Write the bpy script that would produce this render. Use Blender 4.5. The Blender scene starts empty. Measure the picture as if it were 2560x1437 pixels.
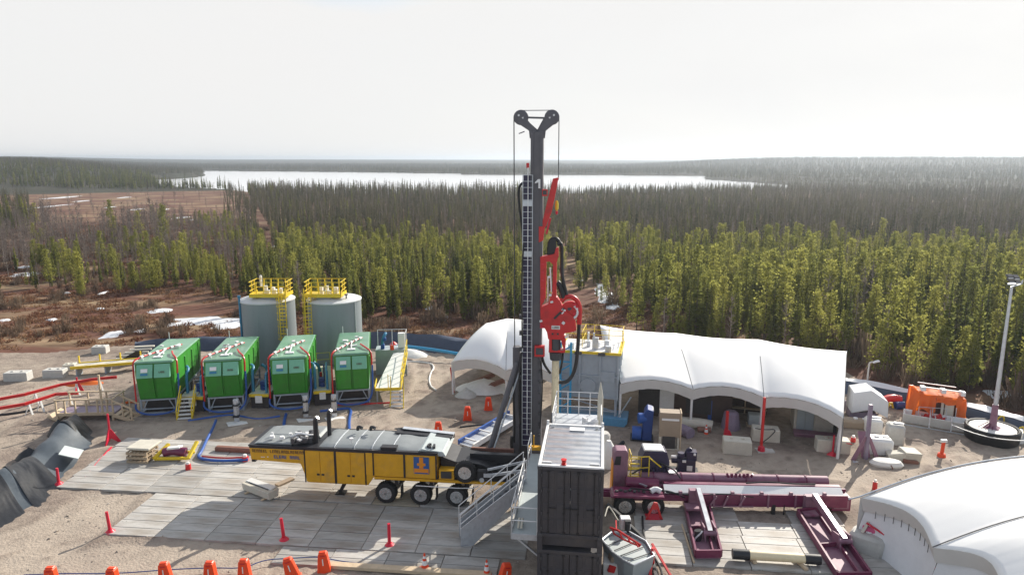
import bpy, bmesh, math, random
from mathutils import Vector, Matrix, Euler
R = math.radians
rnd = random.Random(7)
sc = bpy.context.scene
COL = sc.collection

# ---------------------------------------------------------------- camera, sky, sun, exposure
CAM_H, PITCH, FPX = 17.0, R(10.6), 1716.0
cam = bpy.data.cameras.new('camera'); cam.sensor_width = 36.0; cam.lens = 36.0 * FPX / 2560.0
cam.clip_start = 0.5; cam.clip_end = 20000
co = bpy.data.objects.new('camera', cam); COL.objects.link(co)
co.location = (0, 0, CAM_H); co.rotation_euler = (R(90) - PITCH, 0, 0)
sc.camera = co
SUN_AZ, SUN_EL = R(38), R(29)                     # to the right of straight ahead, above the horizon
sun_dir = Vector((math.sin(SUN_AZ) * math.cos(SUN_EL), math.cos(SUN_AZ) * math.cos(SUN_EL), math.sin(SUN_EL)))
sl = bpy.data.lights.new('sun', 'SUN'); sl.energy = 5.0; sl.angle = R(0.5); sl.color = (1.0, 0.93, 0.82)
so = bpy.data.objects.new('sun', sl); COL.objects.link(so); so.rotation_mode = 'QUATERNION'
so.rotation_quaternion = sun_dir.to_track_quat('Z', 'Y')
w = bpy.data.worlds.new('World'); sc.world = w; w.use_nodes = True
wt = w.node_tree; wt.nodes.clear()
def wn(t, **k):
    n = wt.nodes.new(t)
    for a, b in k.items(): setattr(n, a, b)
    return n
sky = wn('ShaderNodeTexSky', sky_type='NISHITA', sun_disc=False, sun_elevation=SUN_EL, sun_rotation=SUN_AZ)
bg = wn('ShaderNodeBackground'); out = wn('ShaderNodeOutputWorld')
tc = wn('ShaderNodeTexCoord'); nz = wn('ShaderNodeTexNoise'); nz.inputs['Scale'].default_value = 2.2; nz.inputs['Detail'].default_value = 6
mp = wn('ShaderNodeMapping'); mp.inputs['Scale'].default_value = (1.0, 1.0, 3.2); mp.inputs['Rotation'].default_value = (0, R(9), 0)
cr = wn('ShaderNodeValToRGB'); cr.color_ramp.elements[0].position = 0.30; cr.color_ramp.elements[0].color = (0.955, 0.955, 0.955, 1)
cr.color_ramp.elements[1].position = 0.62; cr.color_ramp.elements[1].color = (1, 1, 1, 1)
mix = wn('ShaderNodeMix', data_type='RGBA')
# a gap of thin cloud high up, left of the middle
gap = wn('ShaderNodeVectorMath', operation='DISTANCE'); gap.inputs[1].default_value = (-0.20, 0.955, 0.218)
gsc = wn('ShaderNodeVectorMath', operation='MULTIPLY'); gsc.inputs[1].default_value = (0.42, 0.42, 1.5)
gs2 = wn('ShaderNodeVectorMath', operation='MULTIPLY'); gs2.inputs[1].default_value = (0.42, 0.42, 1.5)
gs2.inputs[0].default_value = (-0.20, 0.955, 0.218)
mr = wn('ShaderNodeMapRange'); mr.inputs[1].default_value = 0.0; mr.inputs[2].default_value = 0.075; mr.inputs[3].default_value = 0.20; mr.inputs[4].default_value = 1.0
gm = wn('ShaderNodeMath', operation='MULTIPLY')
L = wt.links.new
L(tc.outputs['Generated'], mp.inputs[0]); L(mp.outputs[0], nz.inputs['Vector']); L(nz.outputs[0], cr.inputs[0])
L(tc.outputs['Generated'], gsc.inputs[0]); L(gsc.outputs[0], gap.inputs[0]); L(gs2.outputs[0], gap.inputs[1])
nadd = wn('ShaderNodeMath', operation='MULTIPLY_ADD'); nadd.inputs[1].default_value = 0.16; 
L(nz.outputs[0], nadd.inputs[0]); L(gap.outputs['Value'], nadd.inputs[2])
nsub = wn('ShaderNodeMath', operation='SUBTRACT'); nsub.inputs[1].default_value = 0.07; L(nadd.outputs[0], nsub.inputs[0])
L(nsub.outputs[0], mr.inputs[0]); L(cr.outputs[0], gm.inputs[0]); L(mr.outputs[0], gm.inputs[1])
# unseen sky overhead and behind is dimmed toward blue to set the fill light
sx = wn('ShaderNodeSeparateXYZ'); L(tc.outputs['Generated'], sx.inputs[0])
up = wn('ShaderNodeMapRange', interpolation_type='SMOOTHSTEP'); up.inputs[1].default_value = 0.27; up.inputs[2].default_value = 0.60; up.inputs[3].default_value = 1.0; up.inputs[4].default_value = 0.55
L(sx.outputs[2], up.inputs[0])
bk_ = wn('ShaderNodeMapRange', interpolation_type='SMOOTHSTEP'); bk_.inputs[1].default_value = -0.5; bk_.inputs[2].default_value = 0.45; bk_.inputs[3].default_value = 0.55; bk_.inputs[4].default_value = 1.0
L(sx.outputs[1], bk_.inputs[0])
g2 = wn('ShaderNodeMath', operation='MULTIPLY'); L(gm.outputs[0], g2.inputs[0]); L(up.outputs[0], g2.inputs[1])
g3 = wn('ShaderNodeMath', operation='MULTIPLY'); L(g2.outputs[0], g3.inputs[0]); L(bk_.outputs[0], g3.inputs[1])
L(g3.outputs[0], mix.inputs[0]); L(sky.outputs[0], mix.inputs[6]); mix.inputs[7].default_value = (5.62, 5.58, 5.52, 1)
L(mix.outputs[2], bg.inputs['Color']); bg.inputs['Strength'].default_value = 0.11; L(bg.outputs[0], out.inputs[0])
sc.view_settings.view_transform = 'Standard'; sc.view_settings.look = 'None'
sc.view_settings.exposure = 0.55; sc.view_settings.gamma = 1.0
sc.cycles.use_denoising = True
sc.cycles.max_bounces = 6; sc.cycles.volume_bounces = 0; sc.cycles.transparent_max_bounces = 8
sc.cycles.sample_clamp_indirect = 4.0; sc.cycles.caustics_reflective = False; sc.cycles.caustics_refractive = False

# a pixel of the survey photograph turned into the place where it stands
def pray(px, py):
    u = (px - 1280.0) / FPX; v = (718.5 - py) / FPX; c, s = math.cos(PITCH), math.sin(PITCH)
    return Vector((u, c + v * s, -s + v * c))
def G(px, py, z=0.0):
    d = pray(px, py); t = (z - CAM_H) / d.z
    return Vector((d.x * t, d.y * t, z))
def PY(px, py, Y):
    d = pray(px, py); t = Y / d.y
    return Vector((d.x * t, Y, CAM_H + d.z * t))
def PROJ(p):
    c, s = math.cos(PITCH), math.sin(PITCH); dz = p[2] - CAM_H
    f = p[1] * c - dz * s; u = p[1] * s + dz * c
    return 1280 + FPX * p[0] / f, 718.5 - FPX * u / f

# ---------------------------------------------------------------- materials
MAT = {}
def mat(name, col, rough=0.6, metal=0.0, var=0.12, scale=6.0, bump=0.0, bscale=30.0, col2=None, c2pos=(0.55, 0.7), c2scale=1.5, spec=None, rand=0.0, stretch=None, coat=0.0):
    m = bpy.data.materials.new(name); m.use_nodes = True; nt = m.node_tree; N = nt.nodes; K = nt.links.new
    b = N['Principled BSDF']; b.inputs['Roughness'].default_value = rough; b.inputs['Metallic'].default_value = metal
    if spec is not None: b.inputs['Specular IOR Level'].default_value = spec
    if coat: b.inputs['Coat Weight'].default_value = coat
    t = N.new('ShaderNodeTexCoord'); src = t.outputs['Object']
    if stretch:
        mpn = N.new('ShaderNodeMapping'); mpn.inputs['Scale'].default_value = stretch; K(src, mpn.inputs[0]); src = mpn.outputs[0]
    n = N.new('ShaderNodeTexNoise'); n.inputs['Scale'].default_value = scale; n.inputs['Detail'].default_value = 8; n.inputs['Roughness'].default_value = 0.65
    K(src, n.inputs['Vector'])
    r = N.new('ShaderNodeMapRange'); r.inputs[1].default_value = 0.25; r.inputs[2].default_value = 0.75
    r.inputs[3].default_value = 1 - var; r.inputs[4].default_value = 1 + var; K(n.outputs[0], r.inputs[0])
    last = r.outputs[0]
    if rand:
        oi = N.new('ShaderNodeObjectInfo'); rr = N.new('ShaderNodeMapRange'); rr.inputs[3].default_value = 1 - rand; rr.inputs[4].default_value = 1 + rand
        K(oi.outputs['Random'], rr.inputs[0]); mm = N.new('ShaderNodeMath'); mm.operation = 'MULTIPLY'; K(last, mm.inputs[0]); K(rr.outputs[0], mm.inputs[1]); last = mm.outputs[0]
    base = N.new('ShaderNodeRGB'); base.outputs[0].default_value = (*col, 1); bc = base.outputs[0]
    if col2:
        n2 = N.new('ShaderNodeTexNoise'); n2.inputs['Scale'].default_value = c2scale; n2.inputs['Detail'].default_value = 7; n2.inputs['Roughness'].default_value = 0.6
        K(src, n2.inputs['Vector'])
        r2 = N.new('ShaderNodeMapRange'); r2.inputs[1].default_value = c2pos[0]; r2.inputs[2].default_value = c2pos[1]; K(n2.outputs[0], r2.inputs[0])
        mx = N.new('ShaderNodeMix'); mx.data_type = 'RGBA'; K(r2.outputs[0], mx.inputs[0]); K(bc, mx.inputs[6]); mx.inputs[7].default_value = (*col2, 1); bc = mx.outputs[2]
    vm = N.new('ShaderNodeVectorMath'); vm.operation = 'SCALE'; K(bc, vm.inputs[0]); K(last, vm.inputs['Scale']); K(vm.outputs[0], b.inputs['Base Color'])
    rv = N.new('ShaderNodeMapRange'); rv.inputs[3].default_value = max(0.02, rough - 0.1); rv.inputs[4].default_value = min(1, rough + 0.12)
    K(n.outputs[0], rv.inputs[0]); K(rv.outputs[0], b.inputs['Roughness'])
    if bump:
        n3 = N.new('ShaderNodeTexNoise'); n3.inputs['Scale'].default_value = bscale; n3.inputs['Detail'].default_value = 6; K(src, n3.inputs['Vector'])
        bp = N.new('ShaderNodeBump'); bp.inputs['Strength'].default_value = bump; bp.inputs['Distance'].default_value = 0.05; K(n3.outputs[0], bp.inputs['Height']); K(bp.outputs[0], b.inputs['Normal'])
    MAT[name] = m
    return m
mat('yellow_paint', (0.66, 0.35, 0.010), 0.42, var=0.12, scale=2.5, col2=(0.44, 0.26, 0.06), c2pos=(0.52, 0.8), c2scale=1.2, rand=0.05)
mat('safety_yellow', (0.72, 0.52, 0.02), 0.5, var=0.12)
mat('black_paint', (0.018, 0.018, 0.022), 0.45, var=0.25)
mat('mast_grey', (0.105, 0.100, 0.112), 0.48, var=0.15, scale=3, col2=(0.12, 0.112, 0.118), c2scale=0.8)
mat('dark_steel', (0.06, 0.06, 0.066), 0.5, var=0.2)
mat('container_grey', (0.046, 0.044, 0.052), 0.5, var=0.15, scale=3, col2=(0.075, 0.066, 0.064), c2pos=(0.5, 0.75), c2scale=1.1)
mat('silver_roof', (0.62, 0.64, 0.66), 0.32, 0.85, var=0.12, scale=2, col2=(0.42, 0.43, 0.44), c2scale=1.0)
mat('galvanised', (0.55, 0.58, 0.62), 0.42, 0.55, var=0.14)
mat('white_steel', (0.74, 0.74, 0.74), 0.45, var=0.08)
mat('red_paint', (0.58, 0.018, 0.02), 0.38, var=0.12, scale=3, col2=(0.42, 0.02, 0.02), c2scale=1.3)
mat('red_plastic', (0.62, 0.015, 0.045), 0.4, var=0.08)
mat('orange_plastic', (0.82, 0.065, 0.010), 0.42, var=0.08)
mat('maroon_paint', (0.150, 0.018, 0.064), 0.36, var=0.18, scale=2.5, col2=(0.22, 0.055, 0.105), c2scale=0.9)
mat('maroon_dusty', (0.25, 0.125, 0.175), 0.55, var=0.18, scale=2.5, col2=(0.19, 0.05, 0.11), c2scale=1.4)
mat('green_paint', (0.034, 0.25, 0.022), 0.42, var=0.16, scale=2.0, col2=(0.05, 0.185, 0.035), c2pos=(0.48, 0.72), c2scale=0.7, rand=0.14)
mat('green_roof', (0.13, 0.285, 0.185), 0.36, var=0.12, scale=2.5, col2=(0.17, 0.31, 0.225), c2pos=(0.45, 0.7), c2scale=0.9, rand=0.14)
mat('pale_green', (0.17, 0.45, 0.30), 0.45, var=0.08)
mat('tank_grey', (0.245, 0.280, 0.298), 0.5, var=0.07, scale=1.0, col2=(0.205, 0.24, 0.255), c2scale=0.5, stretch=(3, 3, 0.4))
mat('tank_roof', (0.60, 0.62, 0.63), 0.5, var=0.08, scale=2)
mat('cabin_grey', (0.36, 0.42, 0.44), 0.45, var=0.10, scale=2)
mat('steel_blue_grey', (0.33, 0.38, 0.43), 0.5, var=0.12, scale=2, col2=(0.26, 0.29, 0.32), c2scale=1.0)
mat('deck_grey', (0.44, 0.49, 0.49), 0.55, var=0.1, scale=3)
mat('pale_deck', (0.55, 0.52, 0.44), 0.65, var=0.12, scale=3)
mat('hood_grey', (0.26, 0.28, 0.285), 0.42, 0.15, var=0.12, scale=2.2, bump=0.08, bscale=4)
mat('rubber', (0.016, 0.016, 0.017), 0.75, var=0.25, scale=12)
mat('chrome', (0.7, 0.71, 0.72), 0.25, 0.9, var=0.1)
mat('black_hose', (0.014, 0.014, 0.016), 0.5, var=0.2)
mat('black_liner', (0.010, 0.011, 0.014), 0.42, var=0.25, scale=3, bump=0.35, bscale=2.5)
mat('blue_liner', (0.035, 0.05, 0.085), 0.4, var=0.2, scale=3, bump=0.3, bscale=3)
mat('grey_tarp', (0.062, 0.078, 0.094), 0.48, var=0.18, scale=2, bump=0.3, bscale=3)
mat('blue_paint', (0.02, 0.085, 0.34), 0.4, var=0.15)
mat('deep_blue', (0.012, 0.05, 0.22), 0.42, var=0.15)
mat('pale_blue', (0.10, 0.30, 0.50), 0.45, var=0.12)
mat('blue_pipe', (0.03, 0.20, 0.36), 0.42, var=0.12)
mat('navy_machine', (0.028, 0.022, 0.06), 0.42, var=0.3)
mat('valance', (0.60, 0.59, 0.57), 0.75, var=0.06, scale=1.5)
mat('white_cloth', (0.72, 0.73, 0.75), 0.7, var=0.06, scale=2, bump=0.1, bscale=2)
mat('concrete', (0.50, 0.49, 0.46), 0.8, var=0.14, scale=4, bump=0.15, bscale=12)
mat('cream_block', (0.56, 0.53, 0.45), 0.75, var=0.12, scale=3, bump=0.1, bscale=10)
mat('white_plastic', (0.74, 0.74, 0.72), 0.5, var=0.08)
mat('cream_pipe', (0.72, 0.62, 0.42), 0.5, var=0.14, scale=3, col2=(0.5, 0.40, 0.24), c2pos=(0.6, 0.75), c2scale=2.5)
mat('casing_cream', (0.78, 0.67, 0.44), 0.42, var=0.08)
mat('brown_pipe', (0.22, 0.10, 0.07), 0.6, var=0.2)
mat('timber', (0.56, 0.44, 0.30), 0.75, var=0.18, scale=4, stretch=(1, 1, 3))
mat('pallet_wood', (0.40, 0.31, 0.21), 0.8, var=0.2, scale=5)
mat('mat_composite', (0.42, 0.405, 0.378), 0.62, var=0.20, scale=2.6, bump=0.2, bscale=14, col2=(0.25, 0.215, 0.175), c2pos=(0.46, 0.70), c2scale=0.9, rand=0.16, stretch=(0.45, 1.7, 1))
mat('mat_timber', (0.42, 0.36, 0.27), 0.8, var=0.22, scale=3, bump=0.25, bscale=10, rand=0.08, stretch=(0.4, 3, 1))
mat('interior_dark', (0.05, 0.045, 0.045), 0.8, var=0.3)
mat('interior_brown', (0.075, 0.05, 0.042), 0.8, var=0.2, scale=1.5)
mat('brown_cabinet', (0.33, 0.26, 0.19), 0.6, var=0.12, scale=2)
mat('purple_steel', (0.24, 0.19, 0.26), 0.5, var=0.15)
mat('pink_cloth', (0.60, 0.10, 0.22), 0.7, var=0.12)
mat('glass_dark', (0.02, 0.03, 0.05), 0.1, var=0.1)
mat('white_paint', (0.80, 0.80, 0.80), 0.5, var=0.04)
mat('logo_blue', (0.02, 0.10, 0.32), 0.45, var=0.05)
mat('logo_orange', (0.75, 0.26, 0.01), 0.45, var=0.05)
mat('text_dark', (0.10, 0.05, 0.03), 0.6, var=0.1)
mat('snow', (0.64, 0.66, 0.69), 0.6, var=0.06, scale=2, bump=0.3, bscale=3)
mat('sand_heap', (0.40, 0.32, 0.24), 0.9, var=0.2, scale=3, bump=0.6, bscale=6)
mat('cyan_pipe', (0.03, 0.28, 0.52), 0.4, var=0.1)
mat('tarp_white', (0.70, 0.69, 0.66), 0.7, var=0.1, scale=3, bump=0.3, bscale=5)

def cloth(name, col, trans, rough=0.7):
    m = mat(name, col, rough, var=0.03, scale=0.6, bump=0.04, bscale=1.5); nt = m.node_tree; b = nt.nodes['Principled BSDF']; o = nt.nodes['Material Output']
    t = nt.nodes.new('ShaderNodeBsdfTranslucent'); t.inputs[0].default_value = (*col, 1); mx = nt.nodes.new('ShaderNodeMixShader'); mx.inputs[0].default_value = trans
    nt.links.new(b.outputs[0], mx.inputs[1]); nt.links.new(t.outputs[0], mx.inputs[2]); nt.links.new(mx.outputs[0], o.inputs['Surface'])
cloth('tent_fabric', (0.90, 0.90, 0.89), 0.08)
cloth('orange_tarp', (0.80, 0.19, 0.03), 0.4)
# ---------------------------------------------------------------- mesh builder
class MB:
    def __init__(s): s.v = []; s.f = []; s.mi = []
    def add(s, vs, fs, mi=0):
        o = len(s.v); s.v += [tuple(v) for v in vs]; s.f += [tuple(i + o for i in f) for f in fs]; s.mi += [mi] * len(fs); return s
    def box(s, c, d, rot=None, mi=0, taper=None):
        x, y, z = d[0] / 2, d[1] / 2, d[2] / 2; tx, ty = taper or (1, 1)
        vs = [Vector(p) for p in ((-x, -y, -z), (x, -y, -z), (x, y, -z), (-x, y, -z), (-x * tx, -y * ty, z), (x * tx, -y * ty, z), (x * tx, y * ty, z), (-x * tx, y * ty, z))]
        if rot:
            M = Euler(rot).to_matrix(); vs = [M @ v for v in vs]
        c = Vector(c)
        return s.add([v + c for v in vs], [(0, 3, 2, 1), (4, 5, 6, 7), (0, 1, 5, 4), (1, 2, 6, 5), (2, 3, 7, 6), (3, 0, 4, 7)], mi)
    def bar(s, a, b, w, h=None, mi=0, up=(0, 0, 1)):
        a, b = Vector(a), Vector(b); h = h or w; d = (b - a).normalized(); u = Vector(up)
        if abs(d.dot(u)) > 0.98: u = Vector((0, 1, 0))
        sx = d.cross(u).normalized() * w / 2; sy = sx.cross(d).normalized() * h / 2
        vs = [a - sx - sy, a + sx - sy, a + sx + sy, a - sx + sy, b - sx - sy, b + sx - sy, b + sx + sy, b - sx + sy]
        return s.add(vs, [(0, 3, 2, 1), (4, 5, 6, 7), (0, 1, 5, 4), (1, 2, 6, 5), (2, 3, 7, 6), (3, 0, 4, 7)], mi)
    def cyl(s, a, b, r, r2=None, n=12, mi=0, caps=True):
        a, b = Vector(a), Vector(b); r2 = r if r2 is None else r2; d = (b - a).normalized()
        u = d.orthogonal().normalized(); v = d.cross(u); vs = []
        for i in range(n):
            t = 2 * math.pi * i / n; q = u * math.cos(t) + v * math.sin(t); vs += [a + q * r, b + q * r2]
        fs = [(2 * i, 2 * ((i + 1) % n), 2 * ((i + 1) % n) + 1, 2 * i + 1) for i in range(n)]
        if caps: fs += [tuple(2 * i for i in range(n))[::-1], tuple(2 * i + 1 for i in range(n))]
        return s.add(vs, fs, mi)
    def tube(s, pts, r, n=8, mi=0, smooth=0):
        pts = [Vector(p) for p in pts]
        for _ in range(smooth):
            q = [pts[0]]
            for a, b in zip(pts, pts[1:]): q += [a * .75 + b * .25, a * .25 + b * .75]
            pts = q + [pts[-1]]
        vs = []; u = None
        for i, p in enumerate(pts):
            d = (pts[min(i + 1, len(pts) - 1)] - pts[max(i - 1, 0)]).normalized()
            u = d.orthogonal().normalized() if u is None else (u - d * u.dot(d)).normalized()
            v = d.cross(u)
            for k in range(n):
                t = 2 * math.pi * k / n; vs.append(p + (u * math.cos(t) + v * math.sin(t)) * r)
        fs = []
        for i in range(len(pts) - 1):
            for k in range(n):
                a = i * n + k; b = i * n + (k + 1) % n; fs.append((a, b, b + n, a + n))
        fs += [tuple(range(n))[::-1], tuple(range((len(pts) - 1) * n, len(pts) * n))]
        return s.add(vs, fs, mi)
    def prism(s, poly, t0, t1, axis='y', mi=0):
        f = {'y': lambda a, b, t: (a, t, b), 'x': lambda a, b, t: (t, a, b), 'z': lambda a, b, t: (a, b, t)}[axis]
        n = len(poly); vs = [f(a, b, t0) for a, b in poly] + [f(a, b, t1) for a, b in poly]
        fs = [tuple(range(n))[::-1], tuple(range(n, 2 * n))] + [(i, (i + 1) % n, (i + 1) % n + n, i + n) for i in range(n)]
        return s.add(vs, fs, mi)
    def lathe(s, prof, c, axis='z', n=24, mi=0):
        c = Vector(c); vs = []; m = len(prof)
        for i in range(n):
            t = 2 * math.pi * i / n; ct, st = math.cos(t), math.sin(t)
            for r, h in prof:
                vs.append(c + Vector({'z': (r * ct, r * st, h), 'y': (r * ct, h, r * st), 'x': (h, r * ct, r * st)}[axis]))
        fs = [(i * m + j, ((i + 1) % n) * m + j, ((i + 1) % n) * m + j + 1, i * m + j + 1) for i in range(n) for j in range(m - 1)]
        if prof[0][0] > 1e-6: fs.append(tuple(i * m for i in range(n))[::-1])
        if prof[-1][0] > 1e-6: fs.append(tuple(i * m + m - 1 for i in range(n)))
        return s.add(vs, fs, mi)
    def grid(s, fn, nu, nv, mi=0):
        vs = [fn(i / nu, j / nv) for j in range(nv + 1) for i in range(nu + 1)]
        fs = [(j * (nu + 1) + i, j * (nu + 1) + i + 1, (j + 1) * (nu + 1) + i + 1, (j + 1) * (nu + 1) + i) for j in range(nv) for i in range(nu)]
        return s.add(vs, fs, mi)
    def mesh(s, name, mats, bevel=0.0, smooth=False, fix=True):
        me = bpy.data.meshes.new(name); me.from_pydata(s.v, [], s.f)
        for m in (mats if isinstance(mats, (list, tuple)) else [mats]): me.materials.append(MAT[m] if isinstance(m, str) else m)
        me.polygons.foreach_set('material_index', s.mi)
        if fix:
            bm = bmesh.new(); bm.from_mesh(me); bmesh.ops.recalc_face_normals(bm, faces=bm.faces)
            if bevel:
                es = [e for e in bm.edges if len(e.link_faces) == 2 and e.calc_face_angle(0) > 0.6 and min(f.calc_area() for f in e.link_faces) > bevel * bevel * 2]
                bmesh.ops.bevel(bm, geom=es, offset=bevel, segments=1, profile=0.5, affect='EDGES', clamp_overlap=True)
            bm.to_mesh(me); bm.free()
        if smooth: 
            me.polygons.foreach_set('use_smooth', [True] * len(me.polygons))
            try: me.set_sharp_from_angle(angle=R(38))
            except Exception: pass
        me.update(); return me
    def build(s, name, mats, parent=None, bevel=0.0, smooth=False, **tags):
        o = bpy.data.objects.new(name, s.mesh(name, mats, bevel, smooth)); COL.objects.link(o)
        if parent: o.parent = parent
        for k, v in tags.items(): o[k] = v
        return o
def thing(name, label, cat, loc=(0, 0, 0), rz=0.0, group=None):
    o = bpy.data.objects.new(name, None); COL.objects.link(o); o.location = loc; o.rotation_euler = (0, 0, rz)
    o.empty_display_size = 0.2; o['label'] = label; o['category'] = cat
    if group: o['group'] = group
    return o
def tag(o, label, cat, group=None, loc=None, rz=None):
    o['label'] = label; o['category'] = cat
    if group: o['group'] = group
    if loc is not None: o.location = loc
    if rz is not None: o.rotation_euler = (0, 0, rz)
    return o
def dup(o, label=None, group=None, loc=None, rz=None, parent=None, scale=None):
    c = o.copy(); COL.objects.link(c)
    if parent: c.parent = parent
    for ch in list(o.children): dup(ch, parent=c)
    if label: c['label'] = label
    if group: c['group'] = group
    if loc is not None: c.location = loc
    if rz is not None: c.rotation_euler = (0, 0, rz)
    if scale is not None: c.scale = scale
    return c
def structure(o): o['kind'] = 'structure'; return o
def stuff(o): o['kind'] = 'stuff'; return o
def lerp(a, b, t): return a + (b - a) * t
def vnoise(x, y, s=0):
    def h(i, j):
        n = (i * 374761393 + j * 668265263 + s * 974634777) & 0xffffffff; n = ((n ^ (n >> 13)) * 1274126177) & 0xffffffff
        return ((n ^ (n >> 16)) & 0xffff) / 65535.0
    i, j = math.floor(x), math.floor(y); fx, fy = x - i, y - j; fx = fx * fx * (3 - 2 * fx); fy = fy * fy * (3 - 2 * fy)
    return lerp(lerp(h(i, j), h(i + 1, j), fx), lerp(h(i, j + 1), h(i + 1, j + 1), fx), fy)
def fbm(x, y, s=0, o=4):
    a = 0; amp = 0.5
    for k in range(o): a += amp * vnoise(x, y, s + k); x *= 2; y *= 2; amp *= .5
    return a
def inpoly(x, y, P):
    r = False; n = len(P); j = n - 1
    for i in range(n):
        if (P[i][1] > y) != (P[j][1] > y) and x < (P[j][0] - P[i][0]) * (y - P[i][1]) / (P[j][1] - P[i][1]) + P[i][0]: r = not r
        j = i
    return r
# ---------------------------------------------------------------- land, lake, hills
def sstep(a, b, x):
    t = max(0.0, min(1.0, (x - a) / (b - a))); return t * t * (3 - 2 * t)
LAKE = [G(*p) for p in ((500, 426.5), (800, 429), (1150, 433.5), (1160, 436), (1500, 437), (1757, 439), (1766, 447), (1985, 462), (1985, 466), (1880, 474), (1300, 486), (900, 483), (640, 480), (570, 472), (400, 466), (372, 449), (500, 442), (508, 436))]
LAKE = [(p.x, p.y) for p in LAKE]
def height(x, y):
    d = math.hypot(x, y); a = math.degrees(math.atan2(x, max(y, 1e-3)))
    if inpoly(x, y, LAKE): return -2.5
    h = 0.0
    if d > 380:
        left = sstep(-25.5, -36, a) * sstep(420, 700, d) * 10.5 + sstep(-22, -27, a) * sstep(520, 700, d) * 2.5
        h += left
        right = sstep(6, 22, a) * sstep(620, 1500, d) * 15.5 * (0.86 + 0.28 * fbm(a * 0.25, 3.3, 5))
        far = sstep(1000, 3200, d) * (7.5 + 4.0 * sstep(8, -20, a)) * (0.88 + 0.24 * fbm(a * 0.12, d / 900.0, 2))
        h += max(right, far)
        h += 0.8 * fbm(x / 90, y / 90, 9) * sstep(420, 700, d)
    return h
NA, RS = 260, []
r_ = 9.0
while r_ < 7600: RS.append(r_); r_ *= 1.024
def polar(rs, name, m, bump=0.0):
    b = MB(); n = NA + 1
    for r in rs:
        for i in range(n):
            a = R(lerp(-64, 64, i / NA)); x, y = r * math.sin(a), r * math.cos(a); z = height(x, y)
            if bump and z > -1: z += bump * (vnoise(x / 11, y / 26, 31) - .3) * sstep(rs[0], rs[0] * 1.3, r)
            b.v.append((x, y, z))
    for j in range(len(rs) - 1):
        for i in range(NA): b.f.append((j * n + i, (j + 1) * n + i, (j + 1) * n + i + 1, j * n + i + 1))
    b.mi = [0] * len(b.f)
    o = b.build(name, m, smooth=True); return structure(o)
def bog_material():
    m = mat('bog', (0.125, 0.058, 0.040), 0.92, var=0.5, scale=0.55, bump=1.0, bscale=1.2, col2=(0.265, 0.190, 0.115), c2pos=(0.46, 0.64), c2scale=0.10, stretch=(0.5, 1.4, 1), spec=0.15)
    return m
bog_material()
mat('far_forest', (0.050, 0.052, 0.038), 0.95, var=0.35, scale=0.03, col2=(0.072, 0.060, 0.045), c2pos=(0.4, 0.7), c2scale=0.012, spec=0.05)
split = next(i for i, r in enumerate(RS) if r > 405)
polar(RS[:split + 1], 'ground', 'bog')
polar(RS[split:], 'hills', 'far_forest', bump=3.0)
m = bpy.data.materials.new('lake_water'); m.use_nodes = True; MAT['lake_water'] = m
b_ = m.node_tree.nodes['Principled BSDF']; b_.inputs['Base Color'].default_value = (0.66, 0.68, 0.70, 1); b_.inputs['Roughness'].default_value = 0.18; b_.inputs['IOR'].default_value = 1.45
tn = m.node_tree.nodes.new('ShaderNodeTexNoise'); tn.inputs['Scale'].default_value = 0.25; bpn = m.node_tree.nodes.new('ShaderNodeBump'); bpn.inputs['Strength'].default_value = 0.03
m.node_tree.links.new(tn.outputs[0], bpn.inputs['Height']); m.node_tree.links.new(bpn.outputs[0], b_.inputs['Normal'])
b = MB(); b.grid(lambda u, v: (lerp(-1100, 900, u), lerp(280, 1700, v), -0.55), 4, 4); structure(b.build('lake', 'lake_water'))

# gravel pad: a slightly rutted sheet a few millimetres above the natural ground
PADPX = [(-900, 1900), (-700, 1200), (-400, 950), (-60, 884), (120, 884), (200, 876), (330, 866), (480, 862), (620, 856), (760, 858), (980, 872), (1180, 884), (1300, 868), (1500, 852), (1700, 858), (1900, 880), (2060, 905), (2160, 958), (2300, 1004), (2440, 1034), (2560, 1066), (2800, 1130), (3200, 1300), (3400, 1900)]
PAD = [(p.x, p.y) for p in (G(*q) for q in PADPX)]
TRACKS = [[(-200, 1040), (100, 985), (330, 905), (520, 880)], [(-100, 1130), (60, 1010), (240, 930)], [(1010, 1100), (1040, 1000), (1120, 900), (1200, 890)], [(960, 1105), (1080, 960), (1060, 890)],
          [(2180, 1240), (2290, 1110), (2240, 1040)], [(2230, 1230), (2400, 1150), (2560, 1140)], [(1560, 1150), (1760, 1160), (2020, 1150), (2200, 1210)], [(1600, 1130), (1800, 1120), (2080, 1180)],
          [(-50, 1460), (150, 1370), (250, 1290), (300, 1240)], [(40, 1470), (220, 1400), (330, 1390), (620, 1400)], [(-80, 1380), (100, 1340), (230, 1260)], [(100, 1437), (400, 1420), (700, 1425), (960, 1437)], [(240, 1110), (420, 1075), (640, 1070), (900, 1085)], [(300, 1080), (520, 1085), (760, 1068), (1000, 1045), (1200, 1010)]]
TSEG = []
for tr_ in TRACKS:
    P_ = [G(*p_) for p_ in tr_]
    for _ in range(2):
        q_ = [P_[0]]
        for a_, c_ in zip(P_, P_[1:]): q_ += [a_ * .75 + c_ * .25, a_ * .25 + c_ * .75]
        P_ = q_ + [P_[-1]]
    TSEG += [(a_.x, a_.y, c_.x, c_.y) for a_, c_ in zip(P_, P_[1:])]
import numpy as np
TS = np.array(TSEG)
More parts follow.
